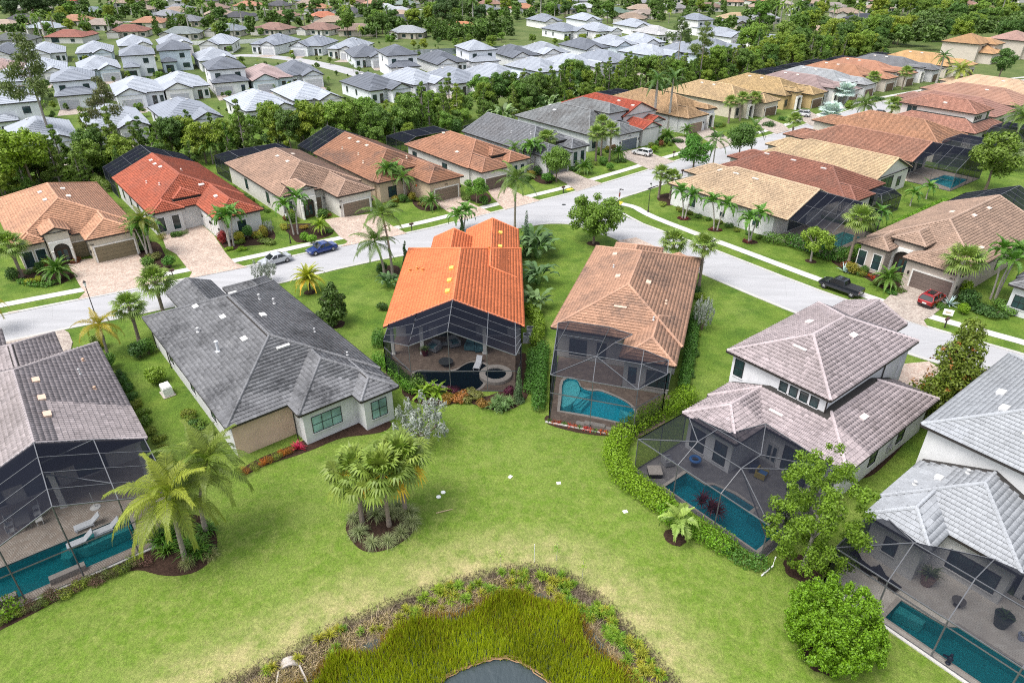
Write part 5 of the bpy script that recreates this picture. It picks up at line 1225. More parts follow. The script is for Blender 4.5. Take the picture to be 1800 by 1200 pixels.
def fan(name, pet, Rb, seed, mat, seg=22, droop=.45, elev=.5, arc=5.2):
    rng = np.random.default_rng(seed); V = []; F = []; rnd = []
    def quad(a, b, c, d, r): n = len(V); V.extend([a, b, c, d]); F.append((n, n+1, n+2, n+3)); rnd.append(r)
    d = np.array([math.cos(elev), 0, math.sin(elev)]); up = np.array([-math.sin(elev), 0, math.cos(elev)]); y = np.array([0, 1.0, 0]); c = d*pet
    quad(-y*.03, y*.03, c+y*.02, c-y*.02, .9); quad(-up*.03, up*.03, c+up*.02, c-up*.02, .9)
    for i in range(seg):
        a = -arc/2+arc*i/(seg-1); r = Rb*(1-.10*abs(a))*rng.uniform(.88, 1.08); v = d*math.cos(a)+y*math.sin(a); s = -d*math.sin(a)+y*math.cos(a)
        m = c+v*r*.55+up*(.10*r*(1-abs(math.sin(a))*.3)-.0)+up*(.03 if i % 2 else -.03); e = c+v*r+up*(-.02)+np.array([0, 0, -droop*r*rng.uniform(.5, 1.1)]); w = .085*Rb; q = float(np.clip(.45+rng.normal()*.15, 0, 1))
        quad(c-s*.01, c+s*.01, m+s*w, m-s*w, q); quad(m-s*w, m+s*w, e+s*.01, e-s*.01, min(1, q+.12))
    return mesh_np(name, np.array(V), np.array(F), mat, rnd)
FRD = {}
def frond_set(key, L, nl, ll, wid=.05, hang=.5, mat='frond', els=((1.25, 1.1), (.95, 1.5), (.6, 1.6), (.25, 1.5), (-.1, 1.2)), segs=2, vee=.35):
    FRD[key] = [pinnate('frond', L*(.85 if i == 0 else 1), d, e, nl, ll, M[mat], 40+i, wid, hang, segs, vee=vee) for i, (e, d) in enumerate(els)]
frond_set('coco', 4.6, 56, 1.05, .034, .95, vee=.25); frond_set('queen', 3.0, 40, .62, .028, .6, els=((1.2, 1.2), (.9, 1.7), (.6, 1.9), (.3, 1.9), (0, 1.5))); frond_set('xmas', 1.7, 20, .52, .06, .35, els=((1.25, .9), (.95, 1.5), (.6, 1.9), (.25, 2.0)), vee=.6)
frond_set('date', 2.6, 44, .40, .035, .25, els=((1.3, .8), (1.0, 1.3), (.65, 1.5), (.3, 1.5), (-.05, 1.2)), vee=.55); frond_set('royal', 3.6, 34, .75, .06, .7, els=((1.2, 1.0), (.85, 1.4), (.5, 1.5), (.1, 1.4), (-.35, .9)), vee=.7)
frond_set('areca', 2.0, 26, .5, .045, .4, els=((1.35, .7), (1.15, 1.1), (.9, 1.4), (.7, 1.5)), vee=.5)
FRD['sabal'] = [fan('fan_leaf', p, r, 60+i, M['frond'], 17, dr, e, 4.5) for i, (p, r, dr, e) in enumerate(((.9, .9, .10, 1.25), (1.15, .95, .22, .85), (1.3, 1.0, .32, .45), (1.25, .95, .42, .05), (1.1, .9, .55, -.4)))]
FRD['silver'] = [fan('fan_leaf', p, r, 70+i, M['silver'], 24, dr, e, 5.6) for i, (p, r, dr, e) in enumerate(((1.2, 1.25, .05, 1.2), (1.4, 1.3, .1, .8), (1.5, 1.3, .15, .35), (1.4, 1.25, .25, -.1)))]
PALM = {  # key: (frond set, count, trunk height, r0, r1, bark, colour)
 'coconut': ('coco', 24, 6.2, .20, .13, (.30, .26, .22), (.070, .112, .022)), 'queen': ('queen', 15, 5.4, .16, .11, (.28, .25, .22), (.070, .125, .022)),
 'sabal': ('sabal', 30, 4.6, .19, .17, (.26, .21, .17), (.105, .150, .028)), 'christmas': ('xmas', 11, 3.2, .10, .08, (.40, .37, .33), (.065, .140, .022)),
 'date': ('date', 30, 2.4, .26, .22, (.13, .10, .075), (.150, .175, .020)), 'royal': ('royal', 14, 10.5, .30, .20, (.42, .40, .36), (.050, .100, .022)),
 'pygmy': ('date', 26, 1.3, .10, .09, (.14, .11, .08), (.065, .125, .020)), 'silver': ('silver', 26, 3.6, .26, .22, (.24, .22, .2), (.30, .37, .35)), 'foxtail': ('royal', 10, 4.2, .13, .10, (.36, .34, .31), (.060, .115, .022))}
TRK = {}
def palm_trunk(kind, h, r0, r1, lean, seed):
    k = (kind, round(h, 1), round(lean, 1), seed % 3)
    if k not in TRK:
        rng = random.Random(seed); mb = MB(); n = max(8, int(h/.28)); pts = []; rad = []
        for i in range(n+1):
            t = i/n; pts.append((lean*t*t, .12*math.sin(t*3+seed), h*t-.08)); rad.append((r0*(1.25-.25*min(1, t*6)) if t < .16 else r0+(r1-r0)*t)*(1.0 if i % 2 else .93))
        mb.tube(pts, rad, 9)
        if kind == 'royal': mb.tube([pts[-1], (lean, 0, h+.7), (lean, 0, h+1.3)], [r1*.95, r1*.8, r1*.4], 9)
        if kind == 'sabal':
            for i in range(26):      # old leaf bases
                z = h*(.55+.45*i/26); a = i*2.4; x0 = lean*(z/h)**2; mb.bar((x0+math.cos(a)*r1*.8, math.sin(a)*r1*.8, z), (x0+math.cos(a)*r1*1.7, math.sin(a)*r1*1.7, z+.22), .07, .03)
        TRK[k] = mb.mesh('trunk', M['bark'], False)
    return TRK[k]
def palm(kind, loc, label, h=None, sc=1.0, lean=0.0, az=0.0, col=None, n=None, fs=1.0, name=None, group=None, yellow=0, seed=None, bark=None, parent=None, cat='palm'):
    fk, cnt, hh, r0, r1, bk, c0 = PALM[kind]; h = h or hh; seed = R.randrange(999) if seed is None else seed; rng = random.Random(seed)
    e = empty(name or 'palm_tree', (loc[0], loc[1], loc[2] if len(loc) > 2 else 0), az, label, cat if parent is None else None, group, parent); e.scale = (sc,)*3
    obj('trunk', palm_trunk(kind, h, r0, r1, lean, seed), e, bark or bk); ms = FRD[fk]; n = n or cnt; c = col or c0
    zt = h+(1.2 if kind == 'royal' else 0)
    for i in range(n):
        t = i/max(1, n-1); k = min(len(ms)-1, int((t**.85)*len(ms))); a = i*2.39996+rng.uniform(-.15, .15); s = fs*rng.uniform(.9, 1.08)
        v = rng.uniform(.78, 1.18); cc = (c[0]*v, c[1]*v, c[2]*v)
        if yellow and k >= len(ms)-yellow and rng.random() < .3: cc = (.42, .28, .03)
        obj('fan_leaf' if fk in ('sabal', 'silver') else 'frond', ms[k], e, cc, loc=(lean, .12*math.sin(3+seed), zt-.15*t), rot=(rng.uniform(-.12, .12), rng.uniform(-.1, .1), a), scale=s)
    return e
def palm_clump(kind, loc, n, label, h=3.0, sc=1.0, rad=.3, name=None, group=None, lean=.5, **k):
    """several stems from one root: one thing"""
    e = empty(name or 'palm_clump', (loc[0], loc[1], 0), R.uniform(0, 6), label, 'palm', group); e.scale = (sc,)*3
    for i in range(n):
        a = 6.283*i/n; palm(kind, (math.cos(a)*rad, math.sin(a)*rad), None, h*R.uniform(.85, 1.15), 1.0, lean*R.uniform(.7, 1.2), a, parent=e, name='stem', **k)
    return e
# far palms: crown in one mesh
def joined_palm(key, kind, h, nf, seed):
    fk, cnt, hh, r0, r1, bk, c0 = PALM[kind]; rng = random.Random(seed); VV = []; FF = []; RR = []; n0 = 0
    ms = FRD[fk]
    for i in range(nf):
        t = i/(nf-1); me = ms[min(len(ms)-1, int(t*len(ms)))]; v = np.empty(len(me.vertices)*3, np.float32); me.vertices.foreach_get('co', v); v = v.reshape(-1, 3)
        f = np.empty(len(me.loops), np.int32); me.loops.foreach_get('vertex_index', f); f = f.reshape(-1, 4); r = np.empty(len(me.polygons), np.float32); me.attributes['rnd'].data.foreach_get('value', r)
        a = i*2.39996; c, s = math.cos(a), math.sin(a); sc = rng.uniform(.9, 1.1)
        w = np.stack([v[:, 0]*c-v[:, 1]*s, v[:, 0]*s+v[:, 1]*c, v[:, 2]], 1)*sc; w[:, 2] += h+(1.2 if kind == 'royal' else 0)
        VV.append(w); FF.append(f+n0); RR.append(r); n0 += len(w)
    PRO[key] = (palm_trunk(kind, h, r0*1.1, r1*1.2, 0, seed), mesh_np('crown', np.concatenate(VV), np.concatenate(FF), M['silver' if kind == 'silver' else 'frond'], np.concatenate(RR)), bk)
joined_palm('far_royal', 'royal', 9, 13, 3); joined_palm('far_coco', 'coconut', 7, 14, 4); joined_palm('far_sabal', 'sabal', 4.5, 24, 5); joined_palm('far_silver', 'silver', 3.5, 22, 6); joined_palm('far_queen', 'queen', 5, 13, 7)
# --- shrubs, hedges, flowers
def shrub_mesh(name, rx, ry, rz, n, size, seed, mat='leaf', asp=.5, nl=7, up=.3):
    rng = np.random.default_rng(seed); lob = [(rng.uniform(-.5, .5)*rx, rng.uniform(-.5, .5)*ry, rz*rng.uniform(.35, .75), rx*rng.uniform(.45, .65), ry*rng.uniform(.45, .65), rz*rng.uniform(.35, .5)) for _ in range(nl)]
    return crown_mesh(name, lob, n, size, rng, M[mat], asp, .35, .9, up=up)
SHR = {'round': [shrub_mesh('foliage', 1, 1, 1.5, 1300, .20, 100+i) for i in range(3)], 'low': [shrub_mesh('foliage', 1, 1, .8, 900, .19, 110+i) for i in range(3)], 'silver': [crown_mesh('foliage', [(math.cos(a*2.4)*(.25+.6*(a % 5)/5), math.sin(a*2.4)*(.25+.6*(a % 5)/5), .5+.9*((a*7) % 11)/11, .13, .13, .26) for a in range(46)], 2600, .12, np.random.default_rng(120+i), M['silver'], .28, .5, 1.0, up=1.2) for i in range(2)],
       'big': [shrub_mesh('foliage', 1, 1, 1.8, 5200, .13, 130, nl=16)], 'fine': [shrub_mesh('foliage', 1, 1, 1, 900, .15, 140+i, asp=.3) for i in range(2)]}
def stems(r=.4, h=.6, n=5, seed=0):
    rng = random.Random(seed); mb = MB()
    for i in range(n): a = 6.283*i/n; mb.tube([(0, 0, -.03), (math.cos(a)*r*.5, math.sin(a)*r*.5, h*.6), (math.cos(a)*r, math.sin(a)*r, h)], [.035, .025, .012], 5)
    return mb.mesh('stem', M['bark'])
STEM = stems()
def shrub(kind, loc, sx, sz, col, label, name='shrub', group=None, sy=None, cat='shrub', rz=None):
    e = empty(name, (loc[0], loc[1], 0), R.uniform(0, 6) if rz is None else rz, label, cat, group); ms = SHR[kind]
    obj('foliage', ms[R.randrange(len(ms))], e, col, scale=(sx, sy or sx, sz)); obj('stem', STEM, e, BK, scale=(sx, sy or sx, sz*1.2)); return e
def hedge(line, wd, ht, label, col, dens=140, size=.2, name='hedge', group=None, mat='leaf', seed=1, top=None, lump=.12):
    """clipped hedge along a ground line"""
    rng = np.random.default_rng(seed); L = [np.array(p) for p in line]; lob = []; mb = MB(); o = L[0]
    for a, b in zip(L[:-1], L[1:]):
        d = np.linalg.norm(b-a); k = max(1, int(d/(wd*.45)))
        for i in range(k):
            p = a+(b-a)*(i+.5)/k-o; j = rng.uniform(-lump, lump, 3)
            for zz in (.32, .72): lob.append((p[0]+j[0], p[1]+j[1], ht*zz*(1+j[2]*.5), wd*.62, wd*.62, ht*.36))
            mb.tube([(p[0], p[1], -.02), (p[0]+j[0], p[1]+j[1], ht*.6)], [.04, .02], 5)
    tot = sum(np.linalg.norm(b-a) for a, b in zip(L[:-1], L[1:])); n = int(tot*(wd+2*ht)*dens)
    e = empty(name, (o[0], o[1], 0), 0, label, 'hedge', group)
    obj('foliage', crown_mesh('foliage', lob, n, size, rng, M[mat], .5, .25, .6, up=.2), e, col); mb.build('stem', M['bark'], e, BK); return e
def spiky(name, n, L, wid, seed, mat='leaf', droop=.8, rise=(.2, 1.4), seg=3):
    """rosette of strap leaves"""
    rng = np.random.default_rng(seed); V = []; F = []; rn = []
    for i in range(n):
        a = rng.uniform(0, 6.283); el = rng.uniform(*rise); l = L*rng.uniform(.7, 1.1); p = np.array([0, 0, .05]); w = wid; s = np.array([-math.sin(a), math.cos(a), 0]); q = float(np.clip(.45+rng.normal()*.2, 0, 1)); th = el
        for k in range(seg):
            nn = p+np.array([math.cos(a)*math.cos(th), math.sin(a)*math.cos(th), math.sin(th)])*l/seg; w2 = wid*(1-(k+1)/seg)**.6; b = len(V)
            V += [p-s*w, p+s*w, nn+s*w2, nn-s*w2]; F.append((b, b+1, b+2, b+3)); rn.append(q); p = nn; w = w2; th -= droop*(k+1)/seg
    return mesh_np(name, np.array(V), np.array(F), M[mat], rn)
SPK = {'grass': [spiky('leaf_tuft', 170, 1.15, .018, 200+i, droop=1.2, rise=(.35, 1.5), seg=4) for i in range(3)], 'agave': [spiky('leaf_tuft', 26, 1.0, .085, 210, 'silver', .3, (.1, 1.3))], 'brom': [spiky('leaf_tuft', 34, .6, .045, 220+i, droop=.7) for i in range(2)],
       'lily': [spiky('leaf_tuft', 60, .95, .05, 230+i, droop=1.0, rise=(.5, 1.45)) for i in range(2)], 'bird': []}
def paddle(name, n, L, seed):
    """clump of long stalked paddle leaves"""
    rng = np.random.default_rng(seed); V = []; F = []; rn = []
    for i in range(n):
        a = rng.uniform(0, 6.283); el = rng.uniform(.85, 1.5); l = L*rng.uniform(.55, 1.05); p = np.array([math.cos(a)*.15, math.sin(a)*.15, .02]); th = el; s = np.array([-math.sin(a), math.cos(a), 0]); q = float(np.clip(.5+rng.normal()*.2, 0, 1)); W = [.02, .02, .16, .21, .15, .03]; w = W[0]
        for k, fr in enumerate((.45, .08, .14, .16, .17)):
            nn = p+np.array([math.cos(a)*math.cos(th), math.sin(a)*math.cos(th), math.sin(th)])*l*fr; b = len(V); V += [p-s*w, p+s*w, nn+s*W[k+1], nn-s*W[k+1]]; F.append((b, b+1, b+2, b+3)); rn.append(q if k else .9); p = nn; w = W[k+1]; th -= .12+.22*k*rng.uniform(.5, 1.3)
    return mesh_np(name, np.array(V), np.array(F), M['leaf'], rn)
SPK['bird'] = [paddle('leaf_tuft', 44, 2.6, 240+i) for i in range(3)]
def tuft(kind, loc, s, col, label, name='plant', group=None, cat='plant', z=0.0, sz=None):
    ms = SPK[kind]; e = obj(name, ms[R.randrange(len(ms))], None, col, loc=(loc[0], loc[1], z), rot=(0, 0, R.uniform(0, 6)), scale=(s, s, sz or s)); return tag(e, label, cat, group)
# ------------------------------------------------------------------ planting, nearest first
GRN = (.050, .115, .016); YG = (.115, .165, .012); DRK = (.030, .070, .014); LIME = (.100, .180, .008); RED = (.21, .022, .028); ORG = (.36, .10, .015); OLV = (.085, .120, .020); SIL = (.17, .185, .165); MAR = (.06, .012, .022)
def lean_palm(kind, base, label, **k): return palm(kind, gp(*base), label, **k)
lean_palm('coconut', (328, 982), 'leaning coconut palm before the lower left pool, nearer the camera', h=6.4, lean=.2, az=0, fs=1.05, n=22, col=(.125, .150, .016), seed=5)
lean_palm('coconut', (363, 937), 'upright coconut palm behind the leaning one by the lower left pool', h=7.4, lean=1.7, fs=.92, n=21, col=(.088, .122, .016), seed=9)
lean_palm('coconut', (676, 484), 'shorter of the two coconut palms left of the orange roof', h=5.0, lean=-.9, fs=.85, n=16, seed=12)
lean_palm('coconut', (690, 484), 'taller of the two coconut palms left of the orange roof', h=9.0, lean=-.6, fs=.8, n=17, seed=13)
lean_palm('coconut', (905, 404), 'tall coconut palm on the verge above the orange roof', h=8.4, lean=.2, fs=.95, n=16, seed=14)
for b, lab, hh in (((684, 925), 'middle fan palm of the three in the round bed, bare grey trunk', 5.7), ((713, 900), 'right fan palm of the three in the round bed, pale booted trunk', 5.6), ((637, 916), 'left fan palm of the three in the round bed', 4.9)):
    p = lean_palm('sabal', b, lab, h=hh, fs=1.25, n=34, col=(.118, .160, .026), yellow=1, group='fan palms in the round bed')
for i, (x, y) in enumerate([(622,915),(632,940),(655,958),(684,955),(706,940),(724,922),(718,905),(690,905),(662,908),(640,893),(700,893)]):
    tuft('grass', gp(x, y), R.uniform(.95, 1.25), (.17, .19, .085), 'grey green fountain grass tuft in the round palm bed', 'ornamental_grass', 'fountain grasses in the round bed', 'grass')
# silver buttonwoods
for b, sx, sz, lab in (((745, 775), 3.3, 2.8, 'large silver leaved shrub between the fan palms and the dark grey roof'), ((468, 497), 2.1, 2.0, 'silver leaved bush at the street behind the dark grey roof'), ((1233, 580), 1.5, 2.8, 'silver leaved small tree right of the tan roof'), ((474, 412), 1.0, 1.5, 'small silver leaved bush by the red roofed house')):
    shrub('silver', gp(*b), sx, sz, SIL, lab, 'silver_shrub')
lean_palm('date', (545, 514), 'yellowish date palm with orange fruit on the verge', h=2.2, fs=1.05, col=(.21, .215, .018), n=34, yellow=1, seed=3)
# trees on the near side
def own_tree(key, b, col, lab, lobes, n, size, th, tr, bark=BK, mat='leaf', asp=.55, shell=.3, name='tree', seed=1, spread=1.5, under=.5, top=.75):
    rng = np.random.default_rng(seed); e = empty(name, (*gp(*b), 0), 0, lab, 'tree')
    obj('trunk', limb_mesh('trunk', th, tr, rng, M['bark'], spread, 7, 0, top), e, bark); me = crown_mesh('crown', lobes, n, size, rng, M[mat], asp, shell, under); o = obj('crown', me, e, col); return e, rng
def ovoid(rng, n, r, z0, z1, tip=.35, s=(.3, .45)):
    out = []
    for i in range(n):
        t = rng.uniform(0, 1); prof = math.sin(math.pi*min(1, t*(1-tip)+tip*.9))**.7*(1-.55*t); a = rng.uniform(0, 6.283); q = r*prof*rng.uniform(.3, .95); k = r*rng.uniform(*s)*(.5+.5*prof)
        out.append((math.cos(a)*q, math.sin(a)*q, z0+(z1-z0)*t, k, k, k*.9))
    return out
rg = np.random.default_rng(50)
own_tree('', (592, 570), (.050, .085, .014), 'dense oval dark green magnolia on the lawn left of the orange roof', ovoid(rg, 34, 2.2, .7, 5.4), 6500, .30, 5, .12, name='magnolia_tree', seed=2)
e, rng = own_tree('', (1650, 735), (.070, .105, .012), 'conical magnolia with rusty leaf tips beside the mauve roofed house', ovoid(rg, 90, 3.2, 1.0, 10.6), 15000, .30, 10, .16, name='magnolia_tree', seed=3, spread=2.2, shell=.45)
lob = ovoid(rg, 120, 3.7, 3.4, 9.7, s=(.06, .11)); obj('new_leaves', crown_mesh('new_leaves', lob, 700, .26, rng, M['leaf'], .5, .4, .4), e, (.17, .075, .014))
rg2 = np.random.default_rng(8)
def sprigs(rg, n, rx, rz, zc, s0, s1):
    out = []
    for i in range(n):
        d = rg.normal(size=3); d /= np.linalg.norm(d); k = rg.uniform(.74, 1.06); s = rg.uniform(s0, s1); lump = 1+.10*math.sin(d[0]*5+1)*math.cos(d[1]*4+d[2]*3)
        out.append((d[0]*rx*k*lump, d[1]*rx*k*lump, zc+d[2]*rz*k*lump, s*.75, s*.75, s*1.15))
    return out
big = sprigs(rg2, 400, 2.75, 2.6, 2.75, .26, .48)+[(0, 0, 2.75, 2.4, 2.4, 2.3)]
e, _ = own_tree('', (1453, 1146), (.085, .165, .006), 'large rounded bright green bush at lower right', big, 42000, .16, 3.5, .10, name='round_bush', seed=5, shell=.45, under=1.0); e['category'] = 'bush'
big = rand_lobes(rg2, 120, 3.6, 8.8, .98, .10, .22, 1.1, 1.3)
own_tree('', (1411, 998), (.078, .142, .010), 'loose light green tree beside the screened pool at lower right', big, 26000, .19, 8.2, .15, (.32, .29, .26), name='young_tree', seed=6, shell=.5, spread=2.6, under=.9)
own_tree('', (1043, 428), (.090, .150, .018), 'leafy round street tree at the junction', rand_lobes(rg2, 44, 4.5, 5.2, .9, .18, .32, .9, 2.2), 12500, .36, 7, .17, BK, name='street_tree', seed=7, shell=.5, spread=3.0, under=.8)
own_tree('', (1425, 459), (.115, .185, .02), 'light green tree behind the pavement of the side street', rand_lobes(rg2, 20, 2.6, 3.4, .85, .22, .4, .9, 1.7), 4200, .30, 5, .14, BKG, name='street_tree', seed=8, shell=.5, spread=1.6, under=.8)
for b, k, s, c, lab in (((1218, 302), 'round_tree', 1.2, (.058, .135, .014), 'round clipped tree on the verge right of the junction'), ((1298, 280), 'street_tree', .95, (.055, .105, .018), 'leafy tree on the verge by the foxtail palms'), ((838, 357), 'round_tree', .82, (.070, .150, .016), 'round clipped tree by the terracotta garage'), ((978, 320), 'street_tree', .85, (.060, .120, .016), 'wide leafy tree by the driveway opposite the junction'),
        ((60, 338), 'tree_a', 1.35, (.105, .175, .014), 'bright lime green tree behind the peach roofed house'), ((1730, 338), 'tree_b', 1.35, (.105, .150, .022), 'broad green tree right of the small blue pool'), ((1143, 246), 'round_tree', .8, (.07, .15, .02), 'bushy round tree by the royal palms'), ((1755, 142), 'tree_b', 1.25, (.07, .12, .025), 'dense tree before the two storey orange roof'), ((1780, 300), 'tree_b', .7, (.14, .18, .08), 'grey green bush by the right edge')):
    tree(k, gp(*b), s, c, lab)
# near and middle palms
PL = [('queen', (268, 452), 'tall yellowish palm between the peach and red roofs', dict(h=5.0, fs=.95, col=(.11, .12, .02))), ('queen', (686, 348), 'bushy palm before the brown roofed house, left of two', dict(h=4.6, fs=.95)), ('queen', (712, 352), 'bushy palm before the brown roofed house, right of two', dict(h=3.6, fs=.9)), ('queen', (905, 300), 'palm at the left corner of the plain grey roof', dict(h=4.0, fs=.9)), ('sabal', (245, 600), 'fan palm at the left of the dark grey roof', dict(h=4.4, fs=1.0)), ('sabal', (288, 548), 'fan palm at the street corner of the dark grey roof', dict(h=3.6, fs=1.0)),
 ('queen', (192, 627), 'yellowing palm between the lower left house and the street', dict(h=3.8, fs=1.0, col=(.20, .165, .02))), ('queen', (-12, 585), 'yellowing palm cut by the left edge', dict(h=4, fs=1.0, col=(.20, .16, .02))),
 ('sabal', (1180, 466), 'fan palm at the street corner of the tan roof', dict(h=3.0, fs=.95)), ('sabal', (1228, 502), 'fan palm with bare trunk right of the tan roof', dict(h=5.0, fs=.85)),
 ('sabal', (1158, 348), 'left fan palm at the corner of the yellow roofed house', dict(h=4.0, fs=.8)), ('sabal', (1178, 350), 'right fan palm at the corner of the yellow roofed house', dict(h=3.4, fs=.8)),
 ('sabal', (1490, 468), 'fan palm behind the blue agaves', dict(h=6.2, fs=.95)), ('sabal', (1668, 530), 'fan palm with patterned trunk by the red car', dict(h=5.0, fs=1.1, bark=(.42, .38, .34))),
 ('sabal', (38, 488), 'fan palm before the peach roofed house', dict(h=4.2, fs=1.0)), ('sabal', (960, 292), 'fan palm before the plain grey roof', dict(h=4.8, fs=1.0)), ('sabal', (1047, 284), 'left fan palm before the two storey grey house', dict(h=5.0, fs=.95)), ('sabal', (1071, 284), 'right fan palm before the two storey grey house', dict(h=5.6, fs=.9)), ('sabal', (1056, 274), 'rear fan palm before the two storey grey house', dict(h=6, fs=.9)),
 ('royal', (1147, 233), 'left royal palm before the rust red roofs', dict(h=9.0)), ('royal', (1174, 229), 'right royal palm before the rust red roofs', dict(h=9.0)),
 ('foxtail', (1252, 298), 'slender palm on the verge beyond the clipped tree', dict(h=5.2, fs=.9)), ('foxtail', (1318, 276), 'slender palm on the verge beyond the leafy tree', dict(h=5.4, fs=.9)),
 ('pygmy', (105, 492), 'dense low palm by the arched entry of the peach roofed house', dict(h=1.2, fs=.95, n=34)), ('pygmy', (565, 413), 'small yellow green palm by the tan garage', dict(h=1.5, fs=.65, col=(.14, .20, .02))), ('pygmy', (760, 368), 'low palm by the brown garage', dict(h=1.4, fs=.8)), ('pygmy', (1027, 306), 'low rounded palm by the grey house drive', dict(h=1.3, fs=.85)), ('pygmy', (1086, 282), 'low palm by the blue grey garage', dict(h=1.6, fs=.8)), ('pygmy', (1172, 251), 'low rounded palm below the royal palms', dict(h=1.4, fs=.9)), ('pygmy', (1206, 241), 'low palm by the orange tan garage', dict(h=1.4, fs=.8)),
 ('pygmy', (1556, 508), 'feathery low palm in the bed by the arched bay', dict(h=1.5, fs=.85)), ('christmas', (1187, 944), 'small palm by the hedge of the lower right lawn', dict(h=1.8, fs=1.1, col=(.16, .22, .05))),
 ('queen', (1826, 668), 'yellow green palm reaching in from the right edge', dict(h=4.6, fs=1.1, col=(.17, .19, .02))), ('christmas', (1540, 406), 'left small palm behind the tan roof on the right', dict(h=2.6, fs=1.1)), ('christmas', (1522, 418), 'second small palm behind the tan roof on the right', dict(h=2.8, fs=1.1)), ('christmas', (1600, 362), 'small palm at the grass behind the gable house', dict(h=2.0, fs=1.0)), ('christmas', (1628, 350), 'small palm nearer the big tree behind the gable house', dict(h=2.0, fs=1.0)),
 ('sabal', (1390, 248), 'fan palm on the far verge', dict(h=4.2, fs=.9)), ('coconut', (1512, 222), 'windswept palm on the far verge by the street', dict(h=4.6, fs=.75)), ('coconut', (1776, 266), 'coconut palm by the dark screens at right edge', dict(h=6.5, fs=.9)), ('coconut', (1676, 166), 'yellow green coconut palm at the far end of the street', dict(h=6.0, fs=.9, col=(.16, .19, .03))),
 ('silver', (1454, 226), 'silver fan palm beside the far street, nearer', dict(h=3.2, fs=1.1)), ('silver', (1480, 186), 'silver fan palm beside the far street, farther', dict(h=3.2, fs=1.1)), ('sabal', (1562, 216), 'fan palm before the two storey terracotta house', dict(h=4, fs=1.0)), ('sabal', (1528, 168), 'fan palm before the terracotta roofs', dict(h=4.5, fs=1.0)), ('sabal', (1585, 158), 'fan palm before the dark grey far roof', dict(h=4.5, fs=1.0)),
 ('sabal', (1280, 217), 'left fan palm before the pale yellow roof', dict(h=4.5, fs=.9)), ('sabal', (1300, 212), 'middle fan palm before the pale yellow roof', dict(h=4.8, fs=.9)), ('sabal', (1322, 206), 'right fan palm before the pale yellow roof', dict(h=4.2, fs=.9)), ('royal', (1645, 148), 'tall palm before the orange yellow far roof', dict(h=6.0, fs=.9))]
for kind, b, lab, k in PL: lean_palm(kind, b, lab, sc=1.18 if b[1] < 570 else 1.05, **k)
CL = [((408, 434), 3, 'palm with three pale stems by the red roofed garage', 4.2), ((520, 412), 2, 'twin stemmed palm before the tan arched entry', 4.6), ((262, 447), 3, 'cluster of small palms between the peach and red roofs', 3.6), ((813, 405), 2, 'twin small palms on the verge above the orange roof', 2.4),
 ((1202, 384), 2, 'twin stemmed palm nearest the corner in the row along the side street', 3.2), ((1257, 404), 2, 'twin stemmed palm in the middle of the row along the side street', 3.4), ((1318, 425), 2, 'twin stemmed palm last in the row along the side street', 3.2), ((1746, 526), 3, 'tall three stemmed palm by the red car drive', 5.0), ((935, 303), 3, 'clump of slender palms before the plain grey roof', 4.0), ((860, 300), 2, 'small palm clump by the terracotta garage', 2.4), ((690, 345), 4, 'clump of bushy palms by the brown roofed house', 3.6), ((1690, 190), 2, 'palm clump by the far bend', 3.5)]
for b, n, lab, hh in CL: palm_clump('christmas', gp(*b), n, lab, hh, 1.25, .25, lean=.7, fs=1.12)
for b in ((1202, 384), (1257, 404), (1318, 425)):
    q = gp(*b); tag(obj('mulch_ring', flat_mesh('m', ring(*q, 1.2, 1.0, 20, .08), .022, M['mulch'])), 'round mulch ring under a twin stemmed palm along the side street', 'mulch', kind='structure')
    for i in range(5): tuft('brom', (q[0]+R.uniform(-.8, .8), q[1]+R.uniform(-.8, .6)), .8, (.16, .03, .03), 'dark red bromeliad in a mulch ring along the side street', 'bromeliad', 'bromeliads along the side street')
for b, r_ in (((545, 514), .8), ((592, 570), 1.0), ((1043, 428), 1.0), ((1187, 944), .9), ((1425, 459), .8), ((1447, 1150), 1.5), ((1411, 998), 1.4)):
    tag(obj('mulch_ring', flat_mesh('m', ring(*gp(*b), r_, r_, 22, .07), .018, M['mulch'])), 'dark mulch ring round the foot of a lawn tree', 'mulch', kind='structure')
# tall bird of paradise, cypress
for b, s, lab in (((945, 455), 1.9, 'tall banana like plants at the rear between the orange and tan roofs'), ((940, 440), 1.8, 'tall banana like plants beside the cypress by the orange roof'), ((946, 500), 1.6, 'banana like plants in the middle between the orange and tan roofs'), ((942, 545), 1.5, 'banana like plants nearest the lawn between the orange and tan roofs'), ((684, 505), 1.0, 'low banana like plant at the left eave of the orange roof')):
    tuft('bird', gp(*b), s, (.060, .105, .036), lab, 'bird_of_paradise', sz=s*1.1)
def cypress(b, hh, r, lab, col=(.045, .085, .030)):
    rng = np.random.default_rng(int(b[0])); lob = [(rng.uniform(-.1, .1), rng.uniform(-.1, .1), hh*(.06+.88*i/9), r*(1-.75*i/9), r*(1-.75*i/9), hh*.1) for i in range(10)]
    P, nn, _ = lobes_cloud(lob, 2600, rng, .2, 1.0); V, F = leaves(P, nn, .22, .3, rng=rng, up=2.0); e = empty('cypress', (*gp(*b), 0), 0, lab, 'tree')
    obj('crown', mesh_np('crown', V, F, M['leaf'], np.clip(.45+rng.normal(size=len(P))*.18, 0, 1)), e, col); MB().tube([(0, 0, -.05), (0, 0, hh*.5)], [.1, .05], 6).build('trunk', M['bark'], e, BK)
cypress((925, 452), 7.0, .8, 'tall dark cypress at the right front of the orange roof'); cypress((714, 474), 4.2, .55, 'narrow cypress at the left front of the orange roof'); cypress((912, 706), 4.0, .55, 'narrow grey green cypress at the corner of the gabled screen', (.07, .11, .05)); cypress((812, 410), 3.0, .4, 'small cypress under the twin palms')
